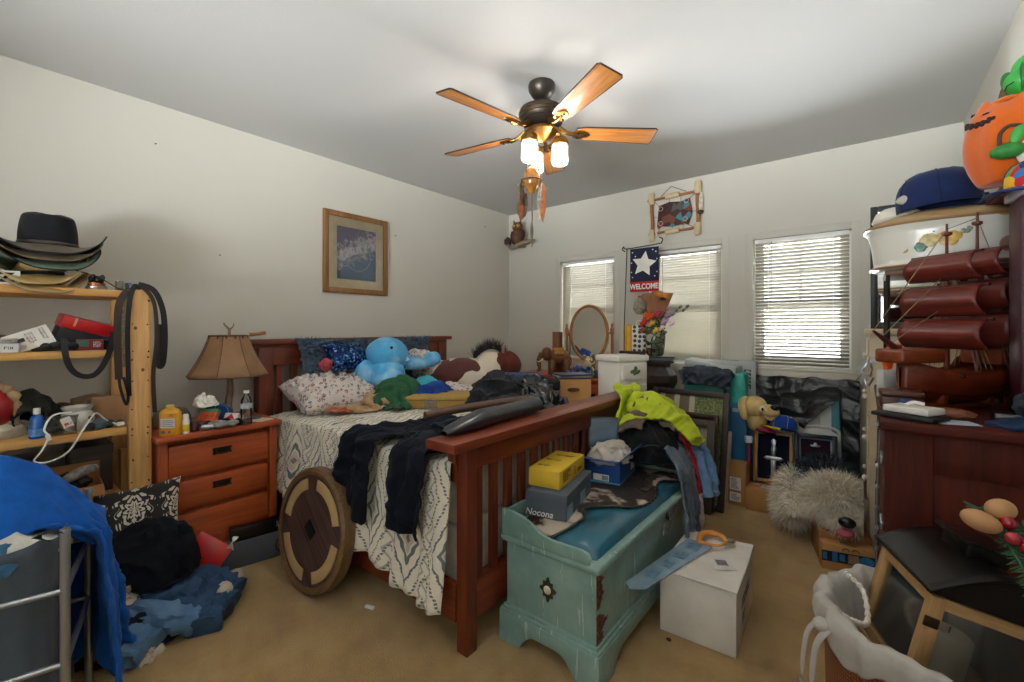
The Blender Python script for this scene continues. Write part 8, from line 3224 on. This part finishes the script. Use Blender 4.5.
for s_ in (-1, 1):
    MB().bx(-hw_ + .012, hw_ - .012, s_ * hd - .001, s_ * hd + .001, .05, hh - .02).ob('glass_pane', LGL, ln, smooth=False)
    MB().bx(s_ * hw_ - .001, s_ * hw_ + .001, -hd + .012, hd - .012, .05, hh - .02).ob('glass_pane', LGL, ln, smooth=False)
RFM = mat('#25211f', .3, .75, var=.2, name='black_roof_metal')
b = MB()
ew, ed_ = hw_ + .03, hd + .03


def roof(u, v):
    y = -ed_ + 2 * ed_ * u
    x = -ew + 2 * ew * v
    return (x, y, hh + .01 + .085 * (1 - (abs(x) / ew) ** 1.4))


b.grid(roof, 12, 30)
b.ob('roof', RFM, ln, solid=.006, ang=60)
for s_ in (-1, 1):
    b = MB()
    pr = [(-ew + 2 * ew * k / 20, .085 * (1 - (abs(-1 + k / 10)) ** 1.4)) for k in range(21)]
    b.prism(pr, .01, frame3((0, s_ * (ed_ - .012) + .005, hh + .008), (1, 0, 0), (0, 0, 1)))
    b.ob('gable', RFM, ln)
MB().bx(-.04, .04, -.05, .06, hh + .085, hh + .125, .004).bx(-.055, .055, -.065, .075, hh + .122, hh + .13, .002).ob('chimney', RFM, ln)
for z in (.09, .21):
    MB().bx(-hw_ - .018, -hw_ + .01, -hd - .018, -hd - .012, z - .012, z + .012, .002).ob('hinge', BRONZE, ln)
cd_ = thing('candle', 'ivory pillar candle inside the wooden lantern', 'candle', tuple(ln.matrix_basis @ Vector((0, 0, .031))), math.radians(17), rx=math.radians(-2), ry=math.radians(14))
MB().lathe([(0, 0), (.045, 0), (.046, .004), (.046, .12), (.04, .126), (.01, .12), (0, .118)], seg=28).ob('wax', mat('#e8dcbc', .5), cd_)
MB().cone((0, 0, .118), (0, 0, .135), .0016, seg=6).ob('wick', INK, cd_)
hl = thing('holly_spray', 'evergreen spray with red berries and pale wooden eggs on the lantern roof', 'decoration', (.238, 1.46, .925), math.radians(-20), rx=math.radians(14), ry=math.radians(14))
NEED = mat('#2f5a3a', .6, var=.3, vs=40)
for k, (a, L) in enumerate(((-1.0, .16), (-.55, .14), (.3, .1), (2.2, .1), (1.2, .09))):
    b = MB()
    d_ = Vector((math.cos(a), math.sin(a), -.1))
    b.tube([(0, 0, .01), d_ * L * .5 + Vector((0, 0, .02)), d_ * L], .0025, 5)
    rnd = random.Random(k)
    for j in range(46):
        p = d_ * L * (j / 46) + Vector((0, 0, .014))
        sd_ = Vector((-d_.y, d_.x, 0)) * (1 if j % 2 else -1)
        e_ = p + (sd_ * .8 + d_ * .7 + Vector((0, 0, rnd.uniform(-.2, .5)))).normalized() * .03
        b.cone(p, e_, .0022, .0008, 5)
    b.ob('fir_sprig', NEED, hl)
for p in ((.0, .02, .035), (.02, -.03, .035), (.045, -.035, .03)):
    MB().ell(p, .014, sub=3).ob('berry', mat('#a3142a', .25, coat=.5), hl)
for p, a in (((-.035, -.01, .03), .4), ((-.02, .045, .045), 1.3)):
    MB().ell(p, (.036, .024, .023), (0, .2, a), 3).ob('wooden_egg', mat('#b88a5c', .5, var=.15), hl)

wbn = thing('white_bin', 'round white lined bin on the carpet beside the wicker basket', 'bin', (-.2, 1.42, 0))
MB().lathe([(0, 0), (.13, 0), (.14, .02), (.155, .22), (.16, .245), (.15, .25), (.14, .225), (.125, .02), (0, .015)], seg=40).ob('bin_body', mat('#c6c3bd', .5), wbn)
b = MB()
b.tube([(.16 * math.cos(k * PI / 24), .16 * math.sin(k * PI / 24), .245 + .006 * math.sin(k * 1.3)) for k in range(48)], .012, 8, closed=True)
b.ob('bag_rim', LIN, wbn)
